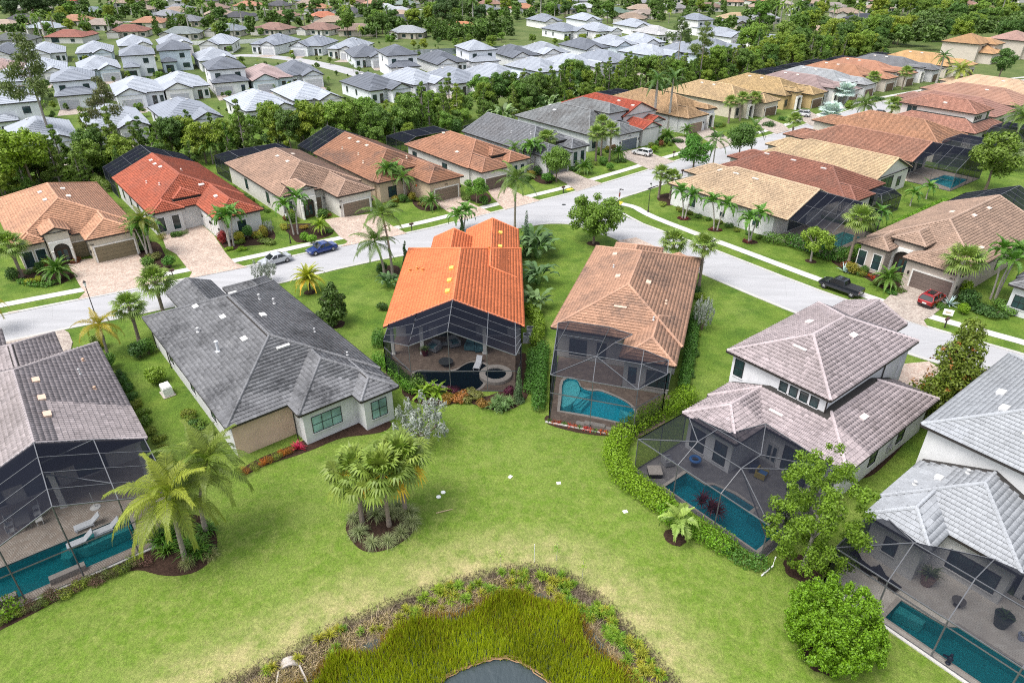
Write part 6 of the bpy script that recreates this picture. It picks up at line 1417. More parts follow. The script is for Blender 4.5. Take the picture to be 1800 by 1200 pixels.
# hedges
HG = [([(1212,702),(1175,722),(1140,742),(1100,762),(1082,785),(1078,812),(1092,845),(1128,872),(1160,893)], 2.0, 1.6, 'clipped bright green hedge curving round the right pool screen, upper stretch', LIME, 3),
 ([(1168,905),(1195,925),(1240,950),(1275,968)], 1.8, 1.4, 'clipped bright green hedge before the right pool screen, middle stretch', LIME, 4), ([(1280,972),(1310,988),(1340,1002)], 1.3, 1.0, 'low flowering hedge at the foot of the right pool screen', GRN, 5),
 ([(928,552),(946,566),(948,590),(938,612)], 1.3, 1.6, 'rounded lime hedge at the right of the gabled screen', YG, 6), ([(938,622),(935,650),(930,690)], 1.1, 1.0, 'loose green hedge along the gabled screen', GRN, 7), ([(955,612),(952,650),(948,685),(946,724)], 1.3, 1.2, 'dark hedge left of the tall screen', (.042, .105, .014), 8),
 ([(1198,690),(1208,650),(1216,600),(1222,560)], 1.1, 1.3, 'dark hedge along the right wall of the tan roofed house', GRN, 9), ([(660,632),(690,655),(715,680),(728,690)], 1.3, 1.2, 'bright green hedge left of the gabled screen', (.075, .165, .014), 10), ([(668,592),(664,612)], 1.2, 1.2, 'short green hedge at the left corner of the gabled screen', GRN, 11),
 ([(1388,432),(1430,448),(1470,462),(1505,462)], 1.8, 2.2, 'tall dark hedge between the yellow corner house and the arched bay', (.038, .098, .012), 12), ([(1512,442),(1560,412),(1610,385),(1660,362)], 1.3, 1.5, 'bright hedge along the long side of the house with the red car', LIME, 13), ([(130,318),(195,300)], 1.6, 2.0, 'yellow green hedge behind the peach roofed house', YG, 14), ([(1345,425),(1385,432)], 1.8, 1.6, 'loose shrubby hedge at the end of the white side wall', GRN, 15),
 ([(345,322),(372,336),(398,350)], 1.0, 1.4, 'green hedge between the red and tan roofed houses', GRN, 16), ([(168,322),(192,338)], 1.4, 1.8, 'hedge at the rear right of the peach roofed house', OLV, 17), ([(36,497),(70,505),(98,500)], 1.0, .6, 'low clipped hedge before the peach roofed house', (.05, .12, .016), 18), ([(0,1092),(25,1072)], 1.6, 1.3, 'bright bush cut by the left edge at the pool', LIME, 19)]
for pts, wd, ht, lab, col, sd_ in HG: hedge(smooth_line(GP(pts), 1), wd, ht, lab, col, 150 if pts[0][1] > 560 else 70, .18 if pts[0][1] > 560 else .26, seed=sd_)
# shrubs and flowers around the near houses
SH = [((278, 672), 'round', 1.2, 1.2, (.10, .17, .015), 'bright green bush beside the white generator'), ((247, 628), 'round', 1.1, 1.1, DRK, 'dark bush under the fan palm by the dark grey roof'), ((262, 622), 'round', 1.0, 1.1, GRN, 'round bush at the left wall of the dark grey roof'), ((672, 480), 'round', 1.0, 1.0, DRK, 'dark round bush at the coconut palms'), ((672, 545), 'low', .8, 1.2, DRK, 'small dark bush at the left eave of the orange roof'),
 ((195, 648), 'round', .9, 1.1, GRN, 'green bush beside the yellowing palm'), ((212, 665), 'low', .8, 1.0, DRK, 'dark low bush right of the lower left roof'), ((176, 612), 'round', .9, 1.2, (.09, .12, .02), 'tall bush beside the yellowing palm'),
 ((1222, 515), 'low', 1.2, 1.0, DRK, 'dark low bush under the bare fan palm'), ((1232, 525), 'low', 1.0, .9, (.12, .17, .015), 'yellow green low bush under the bare fan palm'), ((1700, 540), 'round', 1.4, 1.4, DRK, 'dark bush right of the red car'), ((1690, 525), 'round', 1.0, 1.6, LIME, 'tall bright bush beside the red car'), ((1692, 552), 'round', .8, .9, LIME, 'lime ball shrub by the white mailbox sign'),
 ((1725, 548), 'low', 1.8, 1.2, DRK, 'dark sprawling shrub at right'), ((1765, 545), 'low', 2.0, 1.3, GRN, 'wide green shrub by the grey house at right'), ((1745, 555), 'low', 1.6, 1.0, DRK, 'dark low shrub before the wide one at right'),
 ((548, 428), 'round', .9, .9, (.10, .20, .014), 'twin ball shrub nearest the lamp post'), ((536, 424), 'round', .9, .9, (.09, .18, .014), 'left ball shrub by the lamp post'), ((392, 428), 'round', .8, 1.3, RED, 'dark red bush by the red roofed garage'), ((422, 425), 'round', .9, .9, (.22, .20, .02), 'yellow croton bush beside the pale stems'), ((437, 420), 'round', .9, 1.3, (.05, .11, .02), 'tall green bush by the red roofed garage wall'), ((455, 415), 'low', 1.1, 1.0, (.26, .22, .02), 'yellow croton mound left of the silver bush'), ((470, 428), 'low', 1.5, .9, OLV, 'green mound before the yellow crotons'), ((402, 440), 'low', .8, .6, LIME, 'low lime plant at the drive edge'), ((425, 440), 'low', .8, .6, LIME, 'low lime plant below the pale stems'),
 ((500, 402), 'low', 1.1, .9, (.20, .19, .02), 'yellow croton left of the tan arched entry'), ((535, 402), 'low', .8, .8, (.20, .15, .02), 'croton with orange leaves at the tan arched entry'), ((580, 408), 'low', .8, .6, GRN, 'low shrub by the tan entry path'), ((262, 470), 'round', 1.1, 1.0, GRN, 'round shrub by the peach garage'), ((300, 470), 'round', 1.0, 1.0, (.055, .13, .015), 'round shrub between the two left driveways'), ((270, 455), 'low', 1.2, 1.0, (.12, .12, .03), 'flowering shrub by the peach garage'), ((252, 440), 'low', 1.0, 1.1, DRK, 'dark shrub at the peach garage corner'), ((25, 492), 'round', 1.0, 1.2, DRK, 'dark round shrub at the left wall of the peach house'), ((70, 494), 'low', .8, .8, (.22, .24, .02), 'yellow shrub before the peach house windows'), ((52, 498), 'low', .8, .8, (.20, .23, .02), 'lime shrub before the peach house windows'),
 ((743, 362), 'low', 1.0, .8, (.10, .08, .02), 'rusty low shrub by the brown house'), ((820, 352), 'low', 1.0, 1.0, OLV, 'olive shrub left of the round clipped tree'), ((850, 360), 'round', 1.0, 1.0, GRN, 'round shrub right of the clipped tree'), ((960, 322), 'round', 1.3, 1.2, (.055, .13, .015), 'round shrub under the wide leafy tree'), ((720, 352), 'low', 1.0, .9, (.07, .10, .02), 'low shrub by the brown house wall'), ((945, 308), 'round', 1.0, 1.2, DRK, 'dark shrub by the slender palms'), ((1010, 300), 'low', 1.2, 1.0, DRK, 'dark shrub by the grey house bay'), ((1060, 290), 'round', 1.2, 1.1, GRN, 'clipped shrub under the fan palms of the grey house'), ((1072, 300), 'round', .9, .9, (.06, .14, .015), 'small ball shrub on the grey house lawn'), ((1090, 285), 'low', 1.4, .8, DRK, 'low dark hedge mound by the blue grey garage'), ((1150, 268), 'round', .8, .9, LIME, 'lime shrub behind the white hatchback'), ((1130, 250), 'low', 1.4, 1.2, DRK, 'dark shrub by the rust red house'), ((1190, 250), 'low', 1.6, .9, DRK, 'low dark hedge mound beside the curved drive'), ((1228, 252), 'round', 1.1, 1.0, GRN, 'round shrub at the curved drive'), ((1260, 240), 'low', 1.6, 1.2, DRK, 'dark shrub mass before the yellow roof'), ((1352, 222), 'low', 1.8, 1.2, DRK, 'dark shrub mass by the ochre house'), ((1378, 212), 'low', 1.6, 1.2, GRN, 'green shrub mass by the ochre house'), ((1490, 190), 'round', 1.5, 1.3, (.11, .18, .02), 'lime round shrub by the far drives'), ((1540, 176), 'low', 2.2, 1.3, DRK, 'dark shrub mass by the far terracotta house'), ((1590, 172), 'low', 2.4, 1.2, GRN, 'green shrub mass by the far grey house'), ((1640, 160), 'round', 1.5, 1.3, LIME, 'lime round shrub at the far end'),
 ((1545, 500), 'low', .9, .7, (.06, .10, .015), 'low green mound by the arched bay bed'), ((1580, 512), 'low', .9, .6, OLV, 'low olive mound at the drive of the red car'), ((1566, 515), 'low', 1.0, .6, GRN, 'low green mound at the verge of the red car drive'), ((1652, 540), 'low', .9, .8, GRN, 'green low shrub behind the red car'), ((1188, 345), 'round', .9, 1.6, (.09, .12, .10), 'blue grey plant by the corner palms'), ((1165, 362), 'low', .8, .9, (.14, .19, .03), 'yellow green plant at the corner palm bed'),
 ((735, 688), 'round', 1.0, 1.2, (.06, .12, .02), 'green bush behind the lady palms of the gabled screen'), ((812, 702), 'low', 1.2, 1.0, (.19, .085, .02), 'rusty shrub before the gabled screen'), ((830, 702), 'low', 1.2, 1.1, (.12, .12, .03), 'olive shrub before the gabled screen'), ((790, 705), 'low', .9, .8, (.16, .09, .015), 'orange spotted croton left of the rusty shrub'), ((852, 712), 'low', .9, .8, (.14, .075, .015), 'orange spotted croton right of the olive shrub'), ((797, 688), 'low', .7, .8, MAR, 'dark maroon plant at the pool edge under the screen'), ((895, 690), 'low', .7, .8, MAR, 'dark maroon plant at the screen corner')]
for b, k, s, sz, col, lab in SH: shrub(k, gp(*b), s, sz, col, lab)
for b in ((755, 690), (742, 700), (770, 696)): palm('pygmy', gp(*b), 'bright feathery low palm before the gabled screen', .5, 1.0, fs=.62, n=16, col=(.14, .22, .02), group='feathery low palms at the gabled screen')
for b in ((868, 718), (885, 722), (895, 712), (878, 708)): tuft('lily', gp(*b), 1.3, (.085, .14, .045), 'strappy green lily clump before the gabled screen', 'lily_plant', 'lily clumps at the gabled screen')
for i in range(13):
    b = (965+i*9, 741+i*1.9); tuft('brom', gp(*b), .8, ((.30, .05, .02) if i % 3 else (.08, .14, .02)), 'small red flowering plant in the row before the tall screen' if i % 3 else 'small green plant in the row before the tall screen', 'bedding_plant', 'row of bedding plants at the tall screen')
for i in range(26):
    t = i/25; b = (10+t*245, 1088-t*100+R.uniform(-4, 4)); shrub('fine', gp(*b), R.uniform(.5, .75), R.uniform(.5, .8), [(.08, .07, .03), (.10, .05, .04), (.07, .09, .03), (.13, .17, .02)][i % 4 if i % 7 else 3], 'low reddish bedding shrub in the bed before the lower left pool', 'bedding_shrub', 'bedding shrubs before the lower left pool')
for i in range(16):
    b = (275+R.uniform(-5, 95), 965+R.uniform(-42, 25)); tuft('lily', gp(*b), R.uniform(1.2, 1.8), (.050, .115, .012), 'dark green leafy plant under the coconut palms', 'leafy_plant', 'leafy plants under the coconut palms')
for b in ((332, 992), (372, 978)): tuft('grass', gp(*b), .9, (.17, .18, .07), 'tan fountain grass at the foot of the leaning coconut palm' if b[0] < 350 else 'tan fountain grass at the right end of the palm bed', 'ornamental_grass')
for i, b in enumerate(((432, 832), (448, 826), (462, 818), (474, 812), (488, 808), (500, 800), (512, 795))):
    shrub('fine', gp(*b), .55, .7, [(.20, .09, .015), (.12, .15, .02), (.26, .10, .01)][i % 3], 'orange flowering bedding shrub along the peach rear wall', 'bedding_shrub', 'bedding shrubs along the peach rear wall')
tuft('brom', gp(524, 790), 1.7, (.30, .02, .05), 'bright red cordyline at the wall corner of the dark grey house', 'cordyline')
for b, lab in (((1483, 478), 'left blue agave in the bed by the arched bay'), ((1499, 478), 'right blue agave in the bed by the arched bay'), ((1668, 536), 'blue agave behind the red car')): tuft('agave', gp(*b), 1.35, (.28, .36, .36), lab, 'agave')
for i, b in enumerate(((1512, 482), (1520, 484), (1528, 487), (1534, 490), (1592, 496), (1598, 498))): tuft('brom', gp(*b), 1.0, [(.26, .03, .015), (.30, .16, .02), (.26, .05, .01)][i % 3], 'red and yellow bromeliad in the bed by the arched bay' if i < 4 else 'orange croton by the red car garage', 'bromeliad', 'bromeliads by the arched bay')
for b in ((1232, 888), (1247, 900), (1258, 905)): tuft('lily', gp(*b), 1.2, MAR, 'dark maroon cordyline inside the right pool screen', 'cordyline', 'maroon cordylines', sz=2.0)
# reeds, dry grass and arrowhead plants round the pond
def blades(n, reg, hgt, wid, col, label, seed, name, lean=.35, zf=ground_z, tone=.22):
    rng = np.random.default_rng(seed); X = rng.uniform(-24, 13, n*6); Y = rng.uniform(18, 37.5, n*6); d = bank_depth(X, Y); nz = np.sin(X*1.3+np.sin(Y*.9)*1.4)*.5+np.sin(Y*1.7+X*.4)*.4
    k = reg(X, Y, d, nz, rng); X, Y = X[k][:n], Y[k][:n]; m = len(X); Z = zf(X, Y)-.05
    h = hgt*rng.uniform(.55, 1.2, m); a = rng.uniform(0, 6.283, m); l = rng.normal(size=m)*lean; dx, dy = np.cos(a)*l*h, np.sin(a)*l*h; b = rng.uniform(0, 6.283, m); sx, sy = np.cos(b)*wid, np.sin(b)*wid
    V = np.stack([np.stack([X-sx, Y-sy, Z], 1), np.stack([X+sx, Y+sy, Z], 1), np.stack([X+sx*.8+dx*.4, Y+sy*.8+dy*.4, Z+h*.6], 1), np.stack([X-sx*.8+dx*.4, Y-sy*.8+dy*.4, Z+h*.6], 1), np.stack([X+dx, Y+dy, Z+h*.98], 1)], 1).reshape(-1, 3)
    base = np.arange(m)[:, None]*5; F4 = base+np.array([0, 1, 2, 3]); F3 = base+np.array([3, 2, 4]); r = np.clip(.42+rng.normal(size=m)*.22+tone*(np.sin(X*.9+Y*.35)*.5+np.sin(Y*1.1-X*.6)*.5), 0, 1)
    o = obj(name, mesh_np(name, V, [F4, F3], M['reed'], np.concatenate([r, r])), None, col); return tag(o, label, 'reeds', kind='stuff')
wat = np.array(GP([(752,1215),(790,1178),(830,1160),(868,1148),(905,1150),(925,1163),(948,1174),(985,1215)])); wc_ = wat.mean(0)
def open_water(X, Y):
    A = np.array([(-7.5, 10)]+[tuple(p) for p in wat]+[(5.5, 10)]); ins = np.zeros(X.shape, bool)
    for a, b in zip(A, np.roll(A, -1, 0)): ins ^= ((a[1] > Y) != (b[1] > Y)) & (X < (b[0]-a[0])*(Y-a[1])/(b[1]-a[1]+1e-12)+a[0])
    return ins
blades(40000, lambda X, Y, d, n, r: (d > 2.3+n*.7) & ~open_water(X, Y) & (Y > 23), 1.15, .026, (.205, .235, .010), 'bright green reeds standing round the pond', 31, 'reeds', .16)
blades(26000, lambda X, Y, d, n, r: (d > 1.9+n*.6) & (d < 4.2+n*2.2) & ~open_water(X, Y) & (Y > 23), .8, .02, (.23, .145, .030), 'rusty old reeds on the pond bank', 32, 'old_reeds', .3)
blades(42000, lambda X, Y, d, n, r: (d > .6+.8*(X > 2)) & (d < 3.2+n*1.2+.9*(X > 2)) & (Y > 23) & (r.random(len(X)) < .3+.5*(np.abs(n) < .5)), .42, .018, (.36, .285, .19), 'dry straw coloured grass on the pond bank', 33, 'dry_grass', .75)
blades(30000, lambda X, Y, d, n, r: (d > -.5+r.random(len(X))*.8) & (d < 1.5) & (Y > 23), .26, .02, (.12, .088, .066), 'brown dead stems along the top of the bank', 34, 'dead_stems', .8)
for i in range(150):
    for _ in range(40):
        x, y = R.uniform(-20, 10.5), R.uniform(24.5, 35.4); d = float(bank_depth(np.array([x]), np.array([y]))[0])
        if .35 < d < 1.9 and (x > -7 or R.random() < .3): break
    tuft('lily', (x, y), R.uniform(.45, .8), R.choice([(.10, .18, .015), (.13, .19, .015), (.20, .20, .02)]), 'leafy arrowhead plant on the pond bank', 'arrowhead_plant', 'arrowhead plants on the pond bank', z=float(ground_z(np.array([x]), np.array([y]))[0])-.03, sz=R.uniform(.7, 1.1))
rim = [tuple(p) for p in wat]
mb = MB()
for k in range(5):
    mb.tube([(p[0]+R.uniform(-.15, .15), p[1]+.1+R.uniform(-.12, .25), -.60+R.uniform(0, .08)) for p in smooth_line(rim, 1)], .035, 5)
tag(mb.build('reed_mat', M['plain'], None, (.33, .20, .11)), 'floating mat of fallen brown reeds edging the open water', 'reeds', kind='stuff')
# young saplings and stake at the bank head
for b, s, lab in (((880, 1000), .30, 'thin sapling at the head of the pond, leftmost'), ((978, 985), .25, 'thin sapling right of the stake at the pond head'), ((1023, 1017), .30, 'thin sapling at the head of the pond, rightmost')):
    rng = np.random.default_rng(int(b[0])); q = gp(*b); e = empty('sapling', (*q, 0), 0, lab, 'sapling'); MB().tube([(0, 0, -.1), (.03, 0, 1.0), (0, .03, 1.9)], [.02, .016, .008], 5).build('stem', M['bark'], e, (.4, .38, .34))
    obj('foliage', crown_mesh('foliage', [(0, 0, 1.35, .45, .45, .55)], 130, .13, rng, M['leaf'], .35, .6, 1.0), e, (.16, .24, .03))
q = gp(939, 988); tag(MB().tube([(0, 0, -.1), (0, 0, 1.9)], .025, 6).build('garden_stake', M['white'], None, loc=(*q, 0)), 'thin pale stake standing at the pond head', 'stake')
# litter of the lawn
for b, lab, sx in (((897, 838), 'white square tile lying on the lawn, upper left', .18), ((982, 849), 'white square tile lying on the lawn, middle', .18), ((1099, 899), 'white square tile lying on the lawn, right', .19)):
    q = gp(*b); tag(MB().box(-sx, sx, -sx*.8, sx*.8, 0, .05).box(-sx*.3, sx*.3, -sx*.3, sx*.3, .05, .07).build('sprinkler_pad', M['white'], None, loc=(*q, .0), rot=(0, 0, R.uniform(0, 1))), lab, 'pad')
for b, lab in (((779, 865), 'small white disc on the lawn right of the fan palms, upper'), ((771, 873), 'small white disc on the lawn right of the fan palms, lower')): tag(MB().lathe([(.2, 0), (.2, .04), (.14, .07)], 14).build('valve_cover', M['white'], None, loc=(*gp(*b), .0)), lab, 'cover')
tag(MB().tube([(-.6, -.2, .05), (0, 0, .07), (.7, .25, .05)], [.04, .05, .03], 6).build('fallen_frond_stalk', M['bark'], None, (.45, .35, .22), loc=(*gp(780, 899), 0)), 'fallen tan palm stalk lying on the lawn', 'stalk')
# concrete culvert end at the bank
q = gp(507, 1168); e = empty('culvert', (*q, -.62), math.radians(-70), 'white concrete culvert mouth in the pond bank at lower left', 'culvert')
mb = MB()
for sg in (-1, 1): mb.bar((0, sg*.6, .1), (1.1, sg*.95, -.35), .1, .9)
mb.build('wing_wall', M['stone'], e)
mb = MB(); n = 10
for i in range(n):
    a0, a1 = math.pi*i/n, math.pi*(i+1)/n; P = lambda a, r, x: (x, math.cos(a)*r, math.sin(a)*r)
    for r in (.56, .68): mb.poly([P(a0, r, -.6), P(a1, r, -.6), P(a1, r, .05), P(a0, r, .05)])
    mb.poly([P(a0, .56, .05), P(a0, .68, .05), P(a1, .68, .05), P(a1, .56, .05)])
mb.build('pipe', M['stone'], e); MB().box(-.55, -.5, -.55, .55, -.4, .5).build('shadow_plate', M['black'], e)  # black plate added to stand for the shadow inside the pipe

# foundation planting before the houses across the street
PLc = [(.045, .095, .014), (.070, .125, .014), (.10, .13, .015), (.055, .11, .02), (.12, .05, .02), (.14, .13, .015)]
for h_, spans, nm in ((A1, [(11.4, 15.4, 26.6), (8.9, 9.3, 26)], 'peach roofed'), (A2, [(-5, -.4, 26.0), (-14.4, -8, 34.6)], 'red roofed'), (A3, [(-3.0, -.2, 27.5), (-7.2, -5.2, 29.5)], 'tan roofed'), (A4, [(-6.2, -.3, 27.0), (-7.0, -6.0, 29)], 'brown roofed'), (A5, [(-13.4, -8.2, 25.8), (-8.0, -7.6, 27)], 'terracotta roofed'), (A6, [(-13.6, -7.8, 28.0), (-.2, .2, 30)], 'plain grey roofed'), (A7, [(-4.6, -.2, 28), (-15, -13, 27)], 'two storey grey'), (A8, [(-4, 0, 26.5), (1, 7, 29.5)], 'rust red roofed'), (A9, [(-11.6, -8, 29), (-6, -5, 31)], 'orange tan roofed'), (C1, [(10, 14.6, 20.2), (8, 9.4, 18.5)], 'arched bay')):
    for x0, x1, y in spans:
        for i in range(max(2, int((x1-x0)*1.5))):
            p = h_.W(R.uniform(x0, x1), y+R.uniform(-.9, 1.1)); k = R.choice(['round', 'low', 'fine', 'low']); shrub(k, p, R.uniform(.6, 1.05), R.uniform(.6, 1.1), R.choice(PLc), 'foundation shrub along the front of the %s house' % nm, 'foundation_shrub', 'foundation shrubs of the %s house' % nm)
for h_, x, y0, y1, nm in ((A1, -.9, 4, 26, 'peach'), (A3, 1.0, 2, 22, 'tan'), (A5, .9, 2, 20, 'terracotta'), (B1, -.9, 4, 22, 'yellow corner'), (H2, -.8, 4, 10, 'dark grey'), (H1, 1.0, 2, 18, 'lower left'), (H4, 15.0, -2, 18, 'tan near')):
    for i in range(9):
        p = h_.W(x+R.uniform(-.3, .3), y0+(y1-y0)*(i+.5)/9); shrub('low', p, R.uniform(.55, .9), R.uniform(.6, 1.0), R.choice(PLc[:4]), 'low shrub along the side wall of the %s house' % nm, 'wall_shrub', 'side wall shrubs of the %s house' % nm)
# ------------------------------------------------------------------ vehicles
def car(label, pos, az, col, kind='sedan', L=4.7, W=1.84, name='car'):
    H = {'sedan': 1.45, 'suv': 1.68, 'hatch': 1.5, 'pickup': 1.8}[kind]; e = empty(name, (pos[0], pos[1], .09), az, label, 'car' if kind != 'pickup' else 'pickup truck')
    hw = W/2; x0, x1 = -L/2, L/2; belt = {'sedan': .92, 'suv': 1.05, 'hatch': .96, 'pickup': 1.12}[kind]; hood = belt-.04 if kind != 'sedan' else belt-.08; zb = .24 if kind in ('sedan', 'hatch') else .36
    if kind == 'pickup': cab0, cab1 = -L*.06, L*.22; prof = [(x0, .55, belt-.02, .95), (x0+.12, zb, belt, 1), (cab0-.4, zb, belt, 1), (cab1+.3, zb, belt, 1), (x1-.9, zb, hood, 1), (x1-.25, zb, hood-.12, .97), (x1, .5, hood-.3, .86)]
    else: prof = [(x0, .5, belt-.14, .86), (x0+.18, zb, belt-.02, .96), (x0+.8, zb, belt+.02, 1), (0, zb, belt, 1), (x1-1.35, zb, hood, 1), (x1-.35, zb, hood-.16, .95), (x1, .45, hood-.36, .82)]
    mb = MB(); K = 8
    for x, zl, zt, k in prof:
        w = hw*k; mb.v += [(x, -w*.9, zl), (x, -w, zl+.12), (x, -w, zl+(zt-zl)*.6), (x, -w*.93, zt), (x, w*.93, zt), (x, w, zl+(zt-zl)*.6), (x, w, zl+.12), (x, w*.9, zl)]
    for i in range(len(prof)-1):
        for j in range(K): a, b = i*K+j, i*K+(j+1) % K; mb.f.append((a, b, b+K, a+K))
    mb.f.append(tuple(range(K))); mb.f.append(tuple(range((len(prof)-1)*K, len(prof)*K))[::-1]); body = mb.build('body', M['paint'], e, col)
    if kind == 'sedan': g_ = [(x0+.75, x0+1.5), (x1-1.35, x1-2.15)]
    elif kind == 'pickup': g_ = [(cab0-.42, cab0-.2), (cab1+.38, cab1-.45)]
    else: g_ = [(x0+.12, x0+.5), (x1-1.25, x1-2.0)]
    (rb, rt), (fb, ft) = g_; zt = H-.06; wi = hw*.93; wt = hw*.74
    def P(x, y, z): return (x, y, z)
    B = [(rb, -wi, belt-.02), (fb, -wi, belt-.02), (fb, wi, belt-.02), (rb, wi, belt-.02)]; T = [(rt, -wt, zt), (ft, -wt, zt), (ft, wt, zt), (rt, wt, zt)]
    for nm, q in (('side_window', (B[0], B[1], T[1], T[0])), ('windshield', (B[1], B[2], T[2], T[1])), ('side_window', (B[2], B[3], T[3], T[2])), ('rear_window', (B[3], B[0], T[0], T[3]))): MB().poly(q).build(nm, M['car_glass'], e)
    rf = MB(); xs = [rt-.1, rt+.15, (rt+ft)/2, ft-.15, ft+.12]; zs = [zt-.03, zt+.05, H, zt+.05, zt-.03]
    for x, z in zip(xs, zs): rf.v += [(x, -wt-.03, z-.06), (x, -wt*.85, z), (x, wt*.85, z), (x, wt+.03, z-.06)]
    for i in range(4):
        for j in range(3): a = i*4+j; rf.f.append((a, a+1, a+5, a+4))
    rf.build('roof_panel', M['paint'], e, col)
    for sg in (-1, 1):
        pb = MB()
        for (xb, xt) in ((rb, rt), (fb, ft), ((rb+fb)/2+.1, (rt+ft)/2+.1)): pb.bar((xb, sg*(wi+.005), belt-.02), (xt, sg*(wt+.01), zt), .09, .06)
        pb.build('pillar', M['paint'], e, col)
        MB().box(fb-.35, fb-.2, sg*hw-.02 if sg > 0 else sg*hw-.2, sg*hw+.2 if sg > 0 else sg*hw+.02, belt-.02, belt+.13).build('mirror', M['paint'], e, col)
        MB().box(x1-.32, x1-.06, sg*hw*.62-.2, sg*hw*.62+.2, hood-.36, hood-.22).build('headlight', M['chrome'], e)
        MB().box(x0+.0, x0+.16, sg*hw*.70-.18, sg*hw*.70+.16, belt-.32, belt-.14).build('taillight', M['plain'], e, (.35, .01, .012))
        if kind in ('suv',): MB().bar((rt, sg*wt*.9, H+.06), (ft-.2, sg*wt*.9, H+.06), .05, .05).build('roof_rail', M['chrome'], e)
    r = .34 if kind in ('sedan', 'hatch') else .40
    for x in (x0+.85, x1-.9):
        for sg in (-1, 1):
            wl = empty('wheel', (x, sg*(hw-.1), r), 0, parent=e); wl.rotation_euler = (math.pi/2*-sg, 0, 0)
            MB().lathe([(r*.55, -.11), (r*.95, -.11), (r, -.06), (r, .08), (r*.95, .11), (r*.62, .12)], 20).build('tyre', M['rubber'], wl)
            rb_ = MB().lathe([(r*.62, .06), (r*.62, .115), (r*.52, .09), (r*.1, .10)], 20); 
            for k in range(5): a = 1.2566*k; rb_.bar((0, 0, .11), (math.cos(a)*r*.58, math.sin(a)*r*.58, .11), .09, .03)
            rb_.build('rim', M['chrome'], wl)
    MB().box(x0-.03, x0+.12, -hw*.84, hw*.84, .36, .56).build('bumper', M['black'] if kind != 'sedan' else M['paint'], e, col)
    MB().box(x0-.045, x0-.02, -.26, .26, .62, .76).build('number_plate', M['white'], e)
    if kind == 'pickup': MB().box(x0+.08, cab0-.45, -hw*.9, hw*.9, belt, belt+.04).build('bed_cover', M['black'], e)
    if kind == 'suv': MB().box(rt+.45, ft-.3, -wt*.6, wt*.6, H+.005, H+.015).build('sunroof', M['car_glass'], e)
    return e
ST = math.radians(29)
q1, q2 = gp(482, 466), gp(558, 445)
d_ = math.atan2(q2[1]-q1[1], q2[0]-q1[0])
car('silver white sedan with rear spoiler parked at the far kerb', gp(484, 463), d_+math.pi, (.44, .46, .49), 'sedan', 4.7)
car('blue sedan parked at the far kerb behind the date palm', gp(566, 443), d_+math.pi, (.008, .03, .17), 'sedan', 4.6)
car('black pickup truck with bed cover parked on the side street', gp(1476, 512), math.radians(130), (.008, .010, .016), 'pickup', 5.5, 1.95, 'pickup_truck')
car('red crossover parked on the paver driveway', gp(1636, 533), math.radians(38), (.30, .008, .012), 'suv', 4.6, 1.88)
car('white hatchback parked on the grey house drive', gp(1128, 273), math.radians(140), (.66, .67, .68), 'hatch', 4.5)
car('white wagon parked on the brick red drive', gp(1407, 205), math.radians(150), (.64, .65, .66), 'suv', 4.7)
car('dark car parked at the curving far kerb behind a palm', gp(1546, 203), math.radians(45), (.05, .055, .06), 'sedan', 4.6)
# ------------------------------------------------------------------ street furniture
def lamp_post(b, label, hh=4.4):
    e = empty('street_lamp', (*gp(*b), 0), 0, label, 'street lamp'); MB().lathe([(.14, 0), (.14, .3), (.08, .45), (.06, 1), (.045, hh)], 12).build('post', M['dark_metal'], e)
    MB().lathe([(.10, hh), (.17, hh+.5), (.17, hh+.52)], 8).build('lantern', M['white'], e); MB().lathe([(.20, hh+.52), (.12, hh+.68), (.03, hh+.74), (.03, hh+.86)], 8).build('cap', M['dark_metal'], e)
lamp_post((511, 428), 'black lamp post before the tan arched entry'); lamp_post((1139, 373), 'black lamp post on the corner lawn by the stop sign'); lamp_post((700, 146), 'black lamp post beside the far white houses', 4.5); lamp_post((170, 560), 'slim black lamp post hidden in the yellowing palm')
e = empty('stop_sign', (*gp(1087, 364), 0), math.radians(60), 'red stop sign with street name blades at the junction', 'sign')
MB().tube([(0, 0, 0), (0, 0, 3.3)], .04, 8).build('post', M['dark_metal'], e)
oc = lambda r, y: [(r*math.cos(math.pi/8+k*math.pi/4), y, 2.25+r*math.sin(math.pi/8+k*math.pi/4)) for k in range(8)]
mb = MB(); mb.poly(oc(.46, -.05)).poly(oc(.46, -.03)[::-1]); mb.build('plate_rim', M['white'], e); MB().poly(oc(.42, -.055)).build('plate', M['plain'], e, (.50, .012, .02))
cu = bpy.data.curves.new('t', 'FONT'); cu.body = 'STOP'; cu.size = .34; cu.align_x = 'CENTER'; t_ = bpy.data.objects.new('t', cu); me = bpy.data.meshes.new_from_object(t_); bpy.data.objects.remove(t_); me.materials.clear(); me.materials.append(M['white']); obj('lettering', me, e, loc=(0, -.06, 2.13), rot=(math.pi/2, 0, 0))
MB().box(-.02, .75, -.015, .015, 2.95, 3.12).build('name_blade', M['plain'], e, (.03, .025, .02)); MB().box(-.015, .015, -.7, .02, 3.14, 3.3).build('name_blade', M['plain'], e, (.03, .025, .02))
